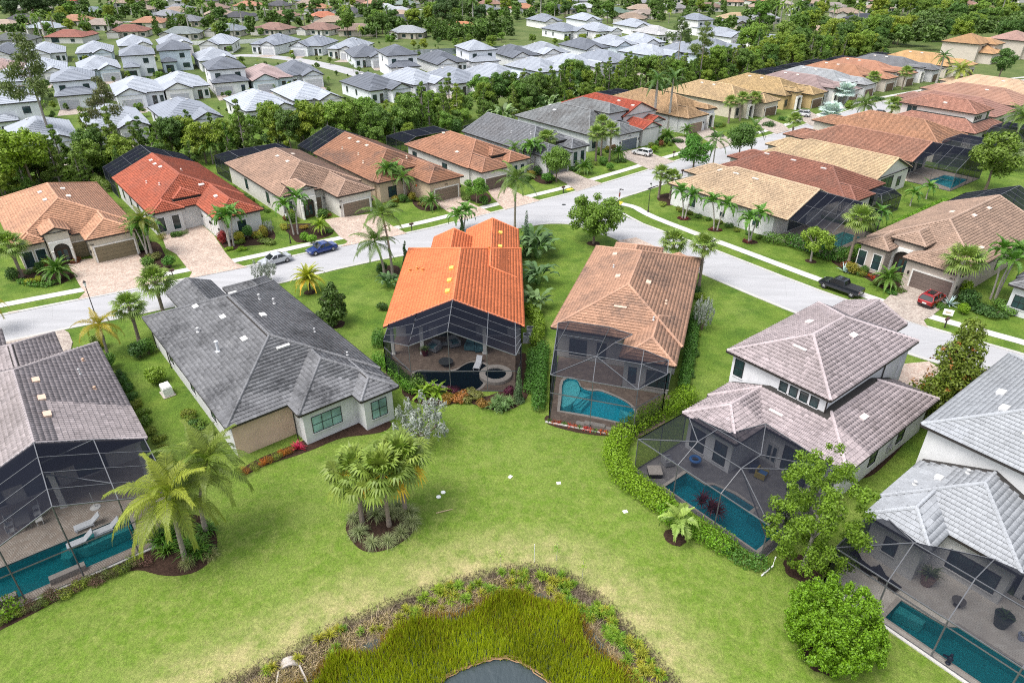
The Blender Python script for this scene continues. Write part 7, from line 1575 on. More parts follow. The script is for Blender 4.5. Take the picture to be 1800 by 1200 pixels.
def mailbox(b, label, az=0.6):
    e = empty('mailbox', (*gp(*b), 0), az, label, 'mailbox'); MB().box(-.06, .06, -.06, .06, 0, 1.1).build('post', M['dark_metal'], e); mb = MB(); n = 8
    for x in (-.42,): pass
    mb.box(-.35, .35, -.14, .14, 1.1, 1.24)
    for i in range(n): a0, a1 = math.pi*i/n, math.pi*(i+1)/n; mb.poly([(-.35, math.cos(a0)*.14, 1.24+math.sin(a0)*.13), (.35, math.cos(a0)*.14, 1.24+math.sin(a0)*.13), (.35, math.cos(a1)*.14, 1.24+math.sin(a1)*.13), (-.35, math.cos(a1)*.14, 1.24+math.sin(a1)*.13)])
    for x in (-.35, .35): mb.poly([(x, math.cos(math.pi*i/n)*.14, 1.24+math.sin(math.pi*i/n)*.13) for i in range(n+1)])
    mb.build('box', M['plain'], e, (.07, .035, .028)); MB().bar((-.3, 0, 1.05), (.3, 0, 1.05), .08, .06).build('bracket', M['dark_metal'], e); MB().box(.1, .14, .14, .16, 1.2, 1.42).build('flag', M['plain'], e, (.4, .02, .02))
for b, l in (((305, 489), 'dark mailbox at the verge between the two left driveways'), ((724, 406), 'dark mailbox on the verge above the coconut palms'), ((990, 340), 'dark mailbox on the verge opposite the junction'), ((1184, 277), 'dark mailbox on the verge by the white hatchback'), ((1660, 576), 'dark mailbox on the verge below the red car'), ((1199, 310), 'dark mailbox behind the corner fan palms')): mailbox(b, l)
e = empty('yard_sign', (*gp(1664, 558), 0), math.radians(-30), 'small white tilted sign box behind the mailbox below the red car', 'sign'); MB().box(-.55, .55, -.05, .05, .35, 1.1).build('board', M['white'], e); MB().box(-.3, .3, -.06, -.05, .62, .8).build('emblem', M['plain'], e, (.45, .36, .2))
for x in (-.4, .4): MB().tube([(x, 0, 0), (x, 0, .4)], .02, 6).build('leg', M['dark_metal'], e)
e = empty('generator', (*gp(295, 692), 0), math.radians(40), 'white backup generator on the lawn at the left wall of the dark grey house', 'generator'); MB().box(-.45, .45, -.65, .65, .08, 1.0).box(-.40, .40, -.6, .6, 1.0, 1.1).build('casing', M['white'], e); MB().box(-.6, .6, -.8, .8, 0, .08).build('pad', M['stone'], e)
for k in range(6): MB().box(.45, .47, -.5+k*.17, -.4+k*.17, .3, .8).build('louvre', M['black'], e)
for i, (b, az, lab) in enumerate((((932, 588), 0, 'grey air conditioner at the right wall of the orange house, rear'), ((926, 600), 0, 'grey air conditioner at the right wall of the orange house, front'))):
    e = empty('air_conditioner', (*gp(*b), 0), az, lab, 'air conditioner'); MB().box(-.42, .42, -.42, .42, .05, .95).build('casing', M['plain'], e, (.36, .37, .38)); MB().lathe([(.36, .95), (.36, .98), (.05, 1.0)], 14).build('fan_guard', M['black'], e); MB().box(-.5, .5, -.5, .5, 0, .05).build('pad', M['stone'], e)
q = fr_pt(FR['H5'], -.1, 9.0); e = empty('meter_box', (*q, 0), H5.a-math.pi/2, 'grey utility meter boxes on the wall of the mauve roofed house', 'meter box'); MB().box(-.38, -.2, -.3, .3, 1.0, 1.7).build('casing', M['plain'], e, (.4, .4, .4)); MB().lathe([(.13, 0), (.13, .12)], 12).build('meter', M['chrome'], e, loc=(-.2, 0, 1.45), rot=(0, math.pi/2, 0)); MB().tube([(-.3, .1, 1.7), (-.3, .1, 3.4)], .03, 6).build('conduit', M['plain'], e, (.4, .4, .4))
# ------------------------------------------------------------------ pool furniture
def lounger(pos, az, label, col, frame, z=.06, sub=False):
    e = empty('lounge_chair', (*pos, z), az, label, 'lounge chair')
    MB().box(-.9, .35, -.32, .32, .28, .36).build('seat', M['cushion'], e, col); mb = MB(); mb.poly([(.35, -.32, .30), (.35, .32, .30), (1.0, .32, .80), (1.0, -.32, .80)]).poly([(.33, -.32, .36), (.97, -.32, .87), (.97, .32, .87), (.33, .32, .36)]).poly([(.35, -.32, .30), (1.0, -.32, .80), (.97, -.32, .87), (.33, -.32, .36)]).poly([(.35, .32, .30), (.33, .32, .36), (.97, .32, .87), (1.0, .32, .80)]).poly([(1.0, -.32, .8), (1.0, .32, .8), (.97, .32, .87), (.97, -.32, .87)]).build('backrest', M['cushion'], e, col)
    for x in (-.8, .4):
        for y in (-.3, .3): MB().box(x-.04, x+.04, y-.04, y+.04, 0, .29).build('leg', M['plain'], e, frame)
    for y in (-.36, .36): MB().bar((-.9, y, .26), (.45, y, .26), .05, .07).build('rail', M['plain'], e, frame)
def armchair(pos, az, label, col, cush, z=.06, s=1.0):
    e = empty('armchair', (*pos, z), az, label, 'armchair'); e.scale = (s,)*3; MB().box(-.38, .38, -.4, .4, .1, .38).build('base', M['cushion'], e, col); MB().box(-.34, .34, -.3, .38, .38, .5).build('seat', M['cushion'], e, cush); MB().box(-.40, .40, -.5, -.36, .1, .85).build('backrest', M['cushion'], e, col)
    for sg in (-1, 1): MB().box(sg*.42-.07, sg*.42+.07, -.48, .4, .1, .62).build('arm', M['cushion'], e, col)
    for x in (-.34, .34):
        for y in (-.36, .34): MB().box(x-.03, x+.03, y-.03, y+.03, 0, .1).build('leg', M['black'], e)
def planter(pos, label, col, s=1.0, pl=(.08, .14, .03), kind='lily', z=.06):
    e = empty('potted_plant', (*pos, z), 0, label, 'potted plant'); MB().lathe([(.22*s, 0), (.34*s, .55*s), (.36*s, .6*s), (.28*s, .6*s), (.27*s, .5*s)], 16).build('pot', M['plain'], e, col); obj('leaves', SPK[kind][0], e, pl, loc=(0, 0, .5*s), scale=.75*s)
def round_table(pos, label, col, r=.5, h=.45, z=.06):
    e = empty('round_table', (*pos, z), 0, label, 'table'); MB().lathe([(r*.95, h-.06), (r, h-.04), (r, h)], 20).build('top', M['plain'], e, col); MB().lathe([(r*.5, 0), (r*.5, .04), (.07, .08), (.07, h-.06)], 14).build('pedestal', M['plain'], e, col)
w_ = H3.W; WIK = (.24, .25, .27); TEAL = (.07, .16, .19)
lounger(w_(10.3, -2.0), math.radians(80), 'white lounge chair standing in the dark pool shelf', (.72, .74, .78), (.7, .7, .72), -.1)
armchair(w_(5.2, 1.2), 2.6, 'wicker armchair under the orange roof, nearest the pool', WIK, TEAL, s=1.3); armchair(w_(7.4, 2.2), 3.6, 'wicker armchair under the orange roof, by the glass doors', WIK, TEAL, s=1.3); armchair(w_(9.3, 1.4), 3.0, 'teal armchair under the orange roof, left of a pair', TEAL, TEAL, s=1.2); armchair(w_(10.4, 1.1), 3.3, 'teal armchair under the orange roof, right of a pair', TEAL, TEAL, s=1.2)
e = empty('sofa_table', (*w_(6.3, 2.0), .06), .4, 'low grey coffee table between the wicker armchairs', 'table'); MB().box(-.8, .8, -.35, .35, .36, .42).build('top', M['plain'], e, (.3, .32, .34))
for x in (-.7, .7):
    for y in (-.28, .28): MB().box(x-.03, x+.03, y-.03, y+.03, 0, .36).build('leg', M['plain'], e, (.2, .2, .2))
planter(w_(4.3, .1), 'maroon pot with plant at the orange house lanai', (.10, .012, .02), 1.2); round_table(w_(6.8, -1.9), 'dark round low table beside the dark pool', (.05, .055, .06), .8, .5)
w_ = H1.W
for i, p in enumerate(((-6.9, -4.8), (-5.0, -4.6), (-6.1, -3.4))): lounger(w_(*p), math.radians(128+90-180), ('white lounge chair on the sun shelf, nearest the steps', 'white lounge chair on the sun shelf, nearest the palms', 'white lounge chair on the deck behind the sun shelf')[i], (.70, .73, .76), (.66, .66, .68), -.18 if i < 2 else .06)
e = empty('dining_table', (*w_(-10.0, .2), .06), H1.a, 'long dining table under the lower left screen', 'table'); MB().box(-1.1, 1.1, -.5, .5, .68, .74).build('top', M['plain'], e, (.25, .24, .23))
for x in (-1, 1):
    for y in (-.4, .4): MB().box(x-.04, x+.04, y-.04, y+.04, 0, .68).build('leg', M['plain'], e, (.25, .24, .23))
for i in range(6):
    p = w_(-10.9+(i // 3)*1.9, -.7+(i % 3)*.9); e = empty('dining_chair', (*p, .06), H1.a+(math.pi/2 if i < 3 else -math.pi/2)+math.pi/2, 'white dining chair at the long table, %s %s' % (('front', 'middle', 'rear')[i % 3], ('on the left side', 'on the right side')[i // 3]), 'chair', 'dining chairs under the lower left screen')
    MB().box(-.24, .24, -.24, .24, .42, .47).build('seat', M['white'], e); MB().box(-.24, .24, -.27, -.22, .47, .95).build('backrest', M['white'], e)
    for x in (-.2, .2):
        for y in (-.2, .2): MB().box(x-.02, x+.02, y-.02, y+.02, 0, .42).build('leg', M['white'], e)
e = empty('umbrella_base', (*w_(-5.2, -1.4), .06), 0, 'white umbrella base with bare pole on the travertine deck', 'umbrella base'); MB().lathe([(.4, 0), (.4, .06), (.1, .12)], 18).build('base', M['white'], e); MB().tube([(0, 0, .1), (0, 0, 1.6)], .03, 8).build('pole', M['white'], e)
w_ = H6.W; BKC = (.022, .02, .02)
lounger(w_(3.4, -2.6), math.radians(120), 'black lounge chair on the cream deck, nearer the pool', BKC, BKC); lounger(w_(1.6, -2.6), math.radians(118), 'black lounge chair on the cream deck, by the screen corner', BKC, BKC); round_table(w_(2.5, -2.4), 'small black side table between the black lounge chairs', BKC, .4, .4)
planter(w_(5.2, -.4), 'terracotta urn with leafy plant by the cream deck wall', (.22, .14, .11), 1.6, (.13, .16, .07)); planter(w_(9.9, .0), 'tall dark green planter on the cream deck', (.03, .045, .04), 1.7, (.03, .06, .02), 'brom'); planter(w_(11.2, -.1), 'small blue white bowl planter on the cream deck', (.25, .30, .42), .8, (.3, .3, .3), 'brom')
round_table(w_(7.4, -.6), 'small stone side table by the window wall', (.13, .12, .11), .45, .55)
e = empty('pool_statue', (*w_(9.0, -5.75), .06), .5, 'small blue black bird statue on the edge of the lower right pool', 'statue'); MB().lathe([(.16, 0), (.16, .08), (.07, .14), (.16, .34), (.2, .5), (.12, .66), (.05, .72), (.10, .82), (.08, .92), (.01, .96)], 12).build('figure', M['plain'], e, (.01, .02, .05)); MB().bar((0, .15, .5), (0, .42, .36), .16, .06).build('tail', M['plain'], e, (.01, .02, .05))
w_ = H5.W
for i, (p, lab) in enumerate((((-6.9, -1.4), 'dark patio chair near the rear door of the mauve roofed house'), ((-6.0, -1.6), 'yellow and blue patio chair near the rear door of the mauve roofed house'), ((-12.2, -6.6), 'pale patio chair in the corner of the right pool screen'))): armchair(w_(*p), 3+i, lab, [(.05, .06, .08), (.35, .27, .05), (.3, .3, .32)][i], [(.03, .05, .10), (.05, .15, .35), (.2, .2, .22)][i])
e = empty('swim_ring', (*w_(-10.6, -4.9), .75), 0, 'colourful blue swim ring under the right pool screen', 'swim ring'); mb = MB(); n = 20
pts = [(math.cos(6.2832*i/n)*.42, math.sin(6.2832*i/n)*.42, 0) for i in range(n+1)]; mb.tube(pts, .13, 8, False); mb.build('ring', M['plain'], e, (.03, .16, .45), smooth=True); MB().lathe([(.3, -.69), (.3, -.6), (.06, -.5), (.06, -.15), (.3, -.12)], 12).build('stand', M['black'], e)
e = empty('grill', (*w_(-3.4, -.6), .06), H5.a, 'covered black grill by the rear wall under the right pool screen', 'grill'); MB().box(-.8, .8, -.35, .35, .05, .85).build('cabinet', M['black'], e); mb = MB()
for i in range(8): a0, a1 = math.pi*i/8, math.pi*(i+1)/8; mb.poly([(-.6, math.cos(a0)*.35, .85+math.sin(a0)*.35), (.6, math.cos(a0)*.35, .85+math.sin(a0)*.35), (.6, math.cos(a1)*.35, .85+math.sin(a1)*.35), (-.6, math.cos(a1)*.35, .85+math.sin(a1)*.35)])
mb.build('lid', M['black'], e)
e = empty('fire_pit', (*w_(-12.0, -8.6), .06), 0, 'square dark fire table in the corner of the right pool screen', 'fire pit'); MB().box(-.55, .55, -.55, .55, 0, .45).build('base', M['black'], e); MB().box(-.6, .6, -.6, .6, .45, .52).build('top', M['stone'], e)
e = empty('garden_pipe', (*gp(1352, 1003), 0), .6, 'bent white pipe lying at the foot of the right pool screen', 'pipe'); MB().tube([(-.9, 0, .1), (.5, .1, .12), (.7, .15, .9)], .06, 8).build('tube', M['white'], e)
# ------------------------------------------------------------------ far houses
def copy_tree(o, parent=None):
    c = o.copy(); COL.objects.link(c); c.parent = parent
    for k in o.children: copy_tree(k, c)
    return c
def recolor(o, roof, wall):
    for k in o.children_recursive:
        if k.name.startswith(('roof', 'tile_course', 'ridge')) and not k.name.startswith('roof_vent'): k.color = (*roof, 1)
        elif k.name.startswith('wall'): k.color = (*wall, 1)
FP_ = {}
def far_house(kind):
    W0 = (.74, .75, .76); G0 = (.4, .4, .4); h = House('house', 'x', ((0, 0), 90), G0, W0, 'tile_far', 'f', 2, trim=(.75, .75, .75)); Z1 = 3.3
    if kind == 'one': h.wing(-6.5, 6.5, -10, 8, z=Z1).wing(-6.2, .6, 2, 11.5, z=Z1+.02, ends='hg').wing(1.4, 6.4, 3, 9.4, z=Z1+.03, ends='hh'); h.finish(); h.garage('f', -2.8, 11.2, 4.9, 2.2, (.50, .52, .55)); h.door('f', 2.6, 8.9, 1.1, 2.3); h.window('f', 4.8, 8.9, .7, 1.2, 1.5, 1, 1); [h.window('l', y, -6, 1, 1.0, 1.4, 1, 1) for y in (-6, -1)]; [h.window('R', y, 6, 1, 1.0, 1.4, 1, 1) for y in (-6, 0)]; [h.vent(x, y, (.5, .5, .5)) for x, y in ((1.6, -4), (-1.6, -2))]
    if kind == 'gable': h.wing(-6.5, 6.5, -10, 8, z=Z1).wing(-1.5, 6.6, 1, 10.6, z=Z1+.02, ends='hg'); h.finish(); h.garage('f', 2.6, 10.3, 4.9, 2.2, (.44, .46, .50)); h.door('f', -3.4, 7.5, 1.2, 2.3); h.window('f', -5.2, 7.5, .7, .9, 1.5, 1, 1); [h.window('l', y, -6, 1, 1.0, 1.4, 1, 1) for y in (-6, -1)]; [h.vent(x, y, (.5, .5, .5)) for x, y in ((1.8, -5), (-1.8, -2))]
    if kind == 'two': h.wing(-5.6, 5.6, -8, 6.5, z=6.3).wing(-5.4, 5.4, 2, 9.6, z=Z1, ends='hh', axis='x'); h.finish(); h.garage('f', 2.3, 9.1, 4.8, 2.2, (.46, .48, .52)); h.door('f', -3.2, 9.1, 1.1, 2.3, (.02, .03, .08)); [h.window('f', x, 6.0, 3.9, 1.5, 1.4, 2, 1) for x in (-2.8, 3.0)]; [h.window('l', y, -5.1, z, 1.0, 1.4, 1, 1) for y in (-5, 1) for z in (1, 3.9)]; h.window('R', -2, 5.1, 3.9, 1, 1.4, 1, 1)
    if kind == 'rear': h.wing(-5.6, 5.6, -8, 6.5, z=6.3).wing(0, 5.2, 4, 9.8, z=Z1, ends='hh'); h.finish(); [h.window('f', x, 6.0, 3.9, 1.6, 1.4, 2, 1) for x in (-2.2,)]; h.window('f', -3, 6.0, .9, 2.2, 1.4, 3, 1); h.door('f', 2.6, 9.3, 2.4, 2.3, (.03, .03, .035)); [h.window('l', y, -5.1, z, 1.0, 1.4, 1, 1) for y in (-5, 1) for z in (1, 3.9)]
    if kind == 'old': h.wing(-9, 9, -6.5, 6.5, z=2.7, axis='x').wing(2.5, 8.6, 0, 9.5, z=2.72, ends='hg').wing(-6, -1.5, 1, 8, z=2.74, ends='hh'); h.finish(); h.garage('f', 5.5, 9.2, 4.6, 2.1, (.6, .58, .55)); h.door('f', -3.7, 7.5, 1.2, 2.2); h.window('f', .6, 6, .7, 1.8, 1.3, 2, 1); h.window('f', -7.4, 6, .7, 1.6, 1.3, 2, 1); h.window('r', -4, -6, .4, 3.4, 2, 3, 1); h.window('r', 4, -6, .7, 1.8, 1.3, 2, 1); h.window('l', 0, -8.5, .9, 1.2, 1.2, 1, 1)
    FP_[kind] = h.e; return h.e
for k in ('one', 'gable', 'two', 'rear', 'old'): far_house(k)
used = set(); HOUSES = []
LG = (.36, .39, .44); DG = (.145, .16, .19); MG = (.25, .275, .32)
WS = [  # pixel of the footprint centre, kind, roof, heading
 ((22,108),'gable',DG,-62),((88,107),'gable',LG,-60),((172,105),'one',LG,-62),((240,92),'one',LG,-60),((310,90),'one',LG,-60),((250,130),'rear',MG,-64),((313,120),'rear',DG,-64),((380,118),'one',LG,-60),((178,135),'one',LG,-58),((390,90),'gable',LG,-82),((487,90),'one',MG,-100),((556,93),'gable',MG,-100),((618,98),'one',LG,-100),
 ((402,157),'two',DG,-62),((472,152),'gable',(.36,.27,.26),-62),((525,145),'one',DG,-62),((247,178),'gable',LG,-60),((325,168),'gable',LG,-60),((142,180),'two',MG,-62),((34,183),'two',LG,-62),((86,140),'one',LG,-60),((14,142),'one',(.34,.24,.22),-60),((40,224),'rear',LG,-55),((207,236),'one',LG,-55),((82,262),'one',LG,-55),((330,222),'one',MG,-55),((460,205),'one',LG,-55),((540,188),'one',LG,-55),
 ((645,112),'one',DG,-70),((702,130),'two',DG,-66),((778,124),'gable',DG,-62),((838,120),'two',LG,-66),((905,112),'gable',DG,-62),((958,106),'gable',LG,-62),((1027,98),'gable',DG,-62),((1078,92),'gable',LG,-62),((1127,88),'gable',LG,-62),((958,48),'gable',MG,-62),((1028,46),'gable',LG,-62),((990,66),'one',MG,-62),((1050,66),'one',LG,-62),((1114,58),'gable',LG,-62),((1152,72),'one',(.5,.5,.5),-62),((1222,60),'two',MG,-62),((1270,76),'gable',LG,-62),((1388,86),'one',MG,-62),((1322,80),'one',MG,-62),
 ((730,160),'one',LG,-52),((800,158),'one',MG,-52),((870,150),'one',LG,-52),((945,138),'one',LG,-52),((1062,122),'one',MG,-52),((1138,110),'one',LG,-52),((1206,106),'one',MG,-52),((1248,98),'one',MG,-52),((660,170),'one',DG,-52),((1005,130),'one',LG,-52)]
NAMES = {'one': 'white hipped house with %s roof', 'gable': 'white front gabled house with %s roof', 'two': 'white two storey house with %s roof', 'rear': 'white two storey house with porch and %s roof', 'old': 'older low house with %s roof'}
def cname(c):
    r, g, b = c
    if r > 1.7*b and r > 1.5*g: return 'red' if r > 3*b and g < .12 else 'orange'
    if r > 1.25*b: return 'beige' if r > .3 else 'brown'
    if r < .12: return 'black'
    return 'dark grey' if r < .22 else 'mid grey' if r < .34 else 'pale grey'
pend = {}
def put_house(px, kind, roof, wall, hd, group, z=0, where='of its kind'):
    x, y = gp(*px); o = FP_[kind] if kind not in used else copy_tree(FP_[kind]); used.add(kind)
    o.location = (x, y, 0); o.rotation_euler = (0, 0, math.radians(hd)-math.pi/2); o['group'] = group; o.scale = (1.0, 1.06, 1.1) if kind != 'old' else (1, 1, 1); recolor(o, roof, wall); HOUSES.append((x, y)); pend.setdefault((NAMES[kind] % cname(roof), where), []).append((px[0], o))
for px, k, rc, hd in WS: put_house(px, k, rc, R.choice([(.80, .81, .82), (.76, .78, .82), (.78, .78, .76), (.62, .70, .76)]), hd+R.uniform(-2, 2), 'new white houses beyond the tree belt')
OS = [((122,8),(.36,.10,.06)),((173,28),(.20,.24,.26)),((250,24),(.36,.29,.23)),((317,23),(.24,.25,.27)),((380,22),(.24,.17,.14)),((438,17),(.40,.20,.13)),((493,17),(.09,.09,.10)),((543,14),(.34,.27,.22)),((87,58),(.38,.42,.46)),((182,52),(.34,.28,.24)),((268,48),(.40,.21,.13)),((231,64),(.23,.10,.075)),((322,68),(.22,.25,.25)),((333,45),(.20,.21,.23)),((403,62),(.22,.25,.28)),((422,38),(.075,.075,.085)),((485,60),(.26,.16,.13)),((502,36),(.27,.17,.13)),((570,38),(.44,.17,.10)),((565,60),(.26,.16,.13)),((127,74),(.30,.12,.09)),((13,54),(.38,.30,.24)),((30,80),(.12,.13,.13)),
 ((712,15),(.22,.27,.24)),((655,16),(.42,.25,.18)),((710,44),(.075,.08,.09)),((630,62),(.30,.22,.18)),((717,66),(.34,.36,.38)),((812,58),(.46,.20,.10)),((918,22),(.44,.22,.13)),((985,24),(.10,.11,.13)),((1025,21),(.44,.46,.48)),((1080,30),(.13,.19,.15)),((1130,33),(.34,.28,.24)),((1185,22),(.26,.25,.25)),((1245,20),(.26,.18,.14)),((1285,10),(.40,.24,.17)),((1290,40),(.48,.36,.22)),((1427,66),(.36,.27,.20)),((1480,58),(.50,.52,.54)),((1515,42),(.055,.06,.075)),((1573,50),(.42,.24,.17)),((1410,28),(.42,.46,.48)),((1465,20),(.34,.30,.28)),((1690,34),(.46,.42,.32)),((1755,34),(.46,.48,.5)),((1340,40),(.30,.31,.33)),((1540,22),(.38,.28,.22)),((780,20),(.30,.24,.2)),((860,14),(.28,.17,.13)),((1130,12),(.3,.3,.32)),((600,8),(.36,.3,.25)),((60,26),(.30,.26,.22)),((1370,14),(.34,.30,.26)),((1600,14),(.3,.26,.24))]
for px, rc in OS: put_house(px, 'old', rc, R.choice([(.62, .58, .52), (.66, .65, .62), (.56, .50, .42)]), R.choice([-70, -95, -110, -80, 90]), 'older houses beyond the new ones', where='of its kind')
rh_ = random.Random(77)
for i in range(46):
    for _ in range(30):
        px = (rh_.uniform(10, 1790), rh_.choice([rh_.uniform(2, 9), rh_.uniform(6, 26), rh_.uniform(10, 48)])); p = gp(*px)
        if all((p[0]-h_[0])**2+(p[1]-h_[1])**2 > 23**2 for h_ in HOUSES) and not (px[0] > 1560 and px[1] > 24): break
    else: continue
    put_house(px, 'old', rh_.choice([(.36, .28, .22), (.40, .21, .13), (.24, .25, .27), (.09, .09, .10), (.30, .18, .14), (.42, .44, .46), (.20, .22, .24), (.34, .26, .20)]), rh_.choice([(.62, .58, .52), (.66, .65, .62), (.56, .50, .42)]), rh_.choice([-70, -95, -110, -80, 90]), 'older houses beyond the new ones', where='of its kind')
for (desc, where), L in pend.items():
    L.sort(key=lambda t: t[0])
    for i, (_, o) in enumerate(L): o['label'] = desc+(', %s from left' % (ORD[min(i, 19)] if i < 20 else '%dth' % (i+1),)+' '+where if len(L) > 1 else ' among the far houses')
# far roads, fence and lake
def far_road(pts, wd, lab):
    l = smooth_line(GP(pts), 1); tag(strip_mesh('far_road', offset(l, wd/2), offset(l, -wd/2), .02, M['road']), lab, 'road', kind='structure')
far_road([(380,100),(440,97),(500,102),(560,112),(630,130),(700,152),(770,176)], 7, 'pale street curving through the far white houses'); far_road([(120,158),(190,165),(260,188),(330,205)], 6, 'pale street before the nearest white houses'); far_road([(640,158),(760,140),(880,130),(1000,116),(1120,102),(1250,90)], 6, 'pale street behind the tree belt'); far_road([(0,48),(300,36),(600,22),(900,12),(1300,5)], 6, 'far street among the older houses')
for px, hd, k_ in [(w[0], w[3], w[1]) for w in WS if w[1] != 'rear']:
    x, y = gp(*px); a = math.radians(hd); xo = {'one': -2.8, 'gable': 2.6, 'two': 2.3}[k_]; q = [(x+(xo+dx)*math.sin(a)+dy*math.cos(a), y-(xo+dx)*math.cos(a)+dy*math.sin(a)) for dx, dy in ((-2.7, 9), (2.7, 9), (3, 18), (-3, 18))]; tag(obj('driveway', flat_mesh('d', q, .03, M['drive_grey'])), 'grey driveway of a far white house', 'driveway', kind='structure')
for px, hd in () if 1 else (((247,190),-60),((325,182),-60),((404,172),-62),((525,158),-62)):
    x, y = gp(*px); a = math.radians(hd); q = [(x+dx*math.sin(a)+dy*math.cos(a), y-dx*math.cos(a)+dy*math.sin(a)) for dx, dy in ((-3, -3), (3, -3), (3, 7), (-3, 7))]; tag(obj('driveway', flat_mesh('d', q, .03, M['drive_grey'])), 'grey driveway of a far white house', 'driveway', kind='structure')
q = GP([(672,96),(720,88),(820,84),(900,80),(960,82),(880,92),(770,97)]); tag(obj('lake', flat_mesh('l', smooth_line(q, 1, True), .02, M['pond_water'])), 'narrow far pond behind the white houses', 'pond', kind='structure')
def fence(p, q, lab):
    a, b = gp(*p), gp(*q); e = empty('vinyl_fence', (*a, 0), math.atan2(b[1]-a[1], b[0]-a[0]), lab, 'fence'); L = math.hypot(b[0]-a[0], b[1]-a[1]); n = int(L/2.4)
    for i in range(n+1): MB().box(i*L/n-.07, i*L/n+.07, -.07, .07, 0, 1.9).build('post', M['white'], e)
    for i in range(n): MB().box(i*L/n+.07, (i+1)*L/n-.07, -.03, .03, .1, 1.8).build('fence_panel', M['white'], e)
fence((335, 80), (372, 79), 'white vinyl fence left of the far gabled house'); fence((420, 78), (465, 75), 'white vinyl fence right of the far gabled house')
HOUSES_ALL = HOUSES
# ------------------------------------------------------------------ the tree belt and far trees
TC = [(.080, .135, .018), (.052, .098, .018), (.125, .170, .018), (.092, .150, .024), (.063, .115, .020), (.140, .185, .020), (.100, .170, .022)]
LINE = [(-120,96),(-100,112),(-80,126),(-61,139),(-46,146),(-28.7,153),(-17.4,164),(-5.6,181),(11.5,191.5),(19.8,202),(36,213),(53,224),(65,231),(74,239),(85,249),(96,258),(108,266),(125,276),(150,290)]
cnt = 0; rr_ = random.Random(4)
for a, b in zip(LINE[:-1], LINE[1:]):
    L = math.hypot(b[0]-a[0], b[1]-a[1]); nx_, ny_ = -(b[1]-a[1])/L, (b[0]-a[0])/L
    for row in range(4):
        for i in range(max(1, int(L/4.4))):
            t = (i+rr_.uniform(0, 1))/max(1, int(L/4.4)); d = 1.5+row*4.0+rr_.uniform(-1.4, 1.4); p = (a[0]+(b[0]-a[0])*t+nx_*d, a[1]+(b[1]-a[1])*t+ny_*d)
            if any((p[0]-h_[0])**2+(p[1]-h_[1])**2 < 49 for h_ in HOUSES): continue
            k = rr_.choice(['pine_a', 'pine_b', 'pine_b', 'tree_a', 'tree_b', 'tree_b', 'tree_c', 'pine_a']); s = rr_.uniform(.80, 1.12)*(1.0 if row else .62)*(.9 if k == 'tree_c' else 1)
            pine = k.startswith('pine'); col = rr_.choice(TC); col = (.092, .140, .024) if pine and rr_.random() < .6 else col
            tree(k, p, s, col, 'pointed pine in the belt of trees behind the far row' if pine else 'bushy broadleaf tree in the belt behind the far row', 'pine_tree' if pine else 'broadleaf_tree', 'tree', 'pines of the tree belt' if pine else 'broadleaf trees of the tree belt', sz=rr_.uniform(.9, 1.15)); cnt += 1
tree('pine_tall', gp(98, 268), 1.55, (.075, .100, .030), 'tall open crowned pine rising before the white houses at left', 'pine_tree'); tree('pine_tall', gp(207, 266), 1.0, (.085, .090, .035), 'thin half bare pine right of the tall open one', 'pine_tree'); tree('pine_tall', gp(1228, 150), 1.2, (.085, .120, .030), 'tall open pine in the belt near the construction roofs', 'pine_tree'); tree('pine_tall', gp(1190, 122), 1.2, (.085, .120, .030), 'tall open pine beside the striped roof', 'pine_tree')
for b, k, lab in (((375, 288), 'queen', 'feathery palm behind the tan roof screen'), ((885, 212), 'far_bird', 'x'), ):
    if k == 'queen': lean_palm('queen', b, lab, h=4, fs=1.1)
for b in ((885, 216), (965, 196), (1012, 178)): tuft('bird', gp(*b), 2.4, (.10, .15, .06), 'fan of banana like leaves at the foot of the tree belt', 'bird_of_paradise', 'banana like plants at the tree belt')
for b in ((140, 320), (175, 308), (420, 268), (640, 248), (690, 242), (740, 240), (800, 232), (560, 262), (480, 258), (300, 282), (860, 210), (1245, 145), (1258, 128)):
    shrub('round', gp(*b), R.uniform(2.2, 3.2), R.uniform(1.6, 2.4), R.choice([(.085, .15, .02), (.11, .18, .02), (.05, .10, .02)]), 'rounded bush at the front of the tree belt', 'bush', 'bushes at the front of the tree belt')
def scatter(poly, n, kinds, label, name, group, smin, smax, clear=10, seed=1, cols=TC):
    rg_ = random.Random(seed); xs = [p[0] for p in poly]; ys = [p[1] for p in poly]; k_ = 0; tries = 0
    while k_ < n and tries < n*30:
        tries += 1; x, y = rg_.uniform(min(xs), max(xs)), rg_.uniform(min(ys), max(ys)); ins = False
        for (ax, ay), (bx_, by_) in zip(poly, poly[1:]+poly[:1]):
            if (ay > y) != (by_ > y) and x < (bx_-ax)*(y-ay)/(by_-ay)+ax: ins = not ins
        if not ins: continue
        p = gp(x, y)
        if any((p[0]-h_[0])**2+(p[1]-h_[1])**2 < clear**2 for h_ in HOUSES): continue
        k = rg_.choice(kinds); c = rg_.choice(cols)
        pal = k.startswith('far_'); tree(k, p, rg_.uniform(smin, smax), c if k != 'far_silver' else (.30, .36, .34), label[1] if pal else label[0], 'palm_tree' if pal else name, 'palm' if pal else 'tree', group+(' palms' if pal else '')); k_ += 1
BT = ['tree_a', 'tree_b', 'tree_c']
scatter([(1290,96),(1420,66),(1560,60),(1800,40),(1800,84),(1700,92),(1640,70),(1500,106),(1420,112),(1330,128)], 62, BT+['pine_a', 'tree_c'], ('leafy tree of the wood at upper right', 'palm in the wood at upper right'), 'broadleaf_tree', 'trees of the upper right wood', .9, 1.4, 9, 21)
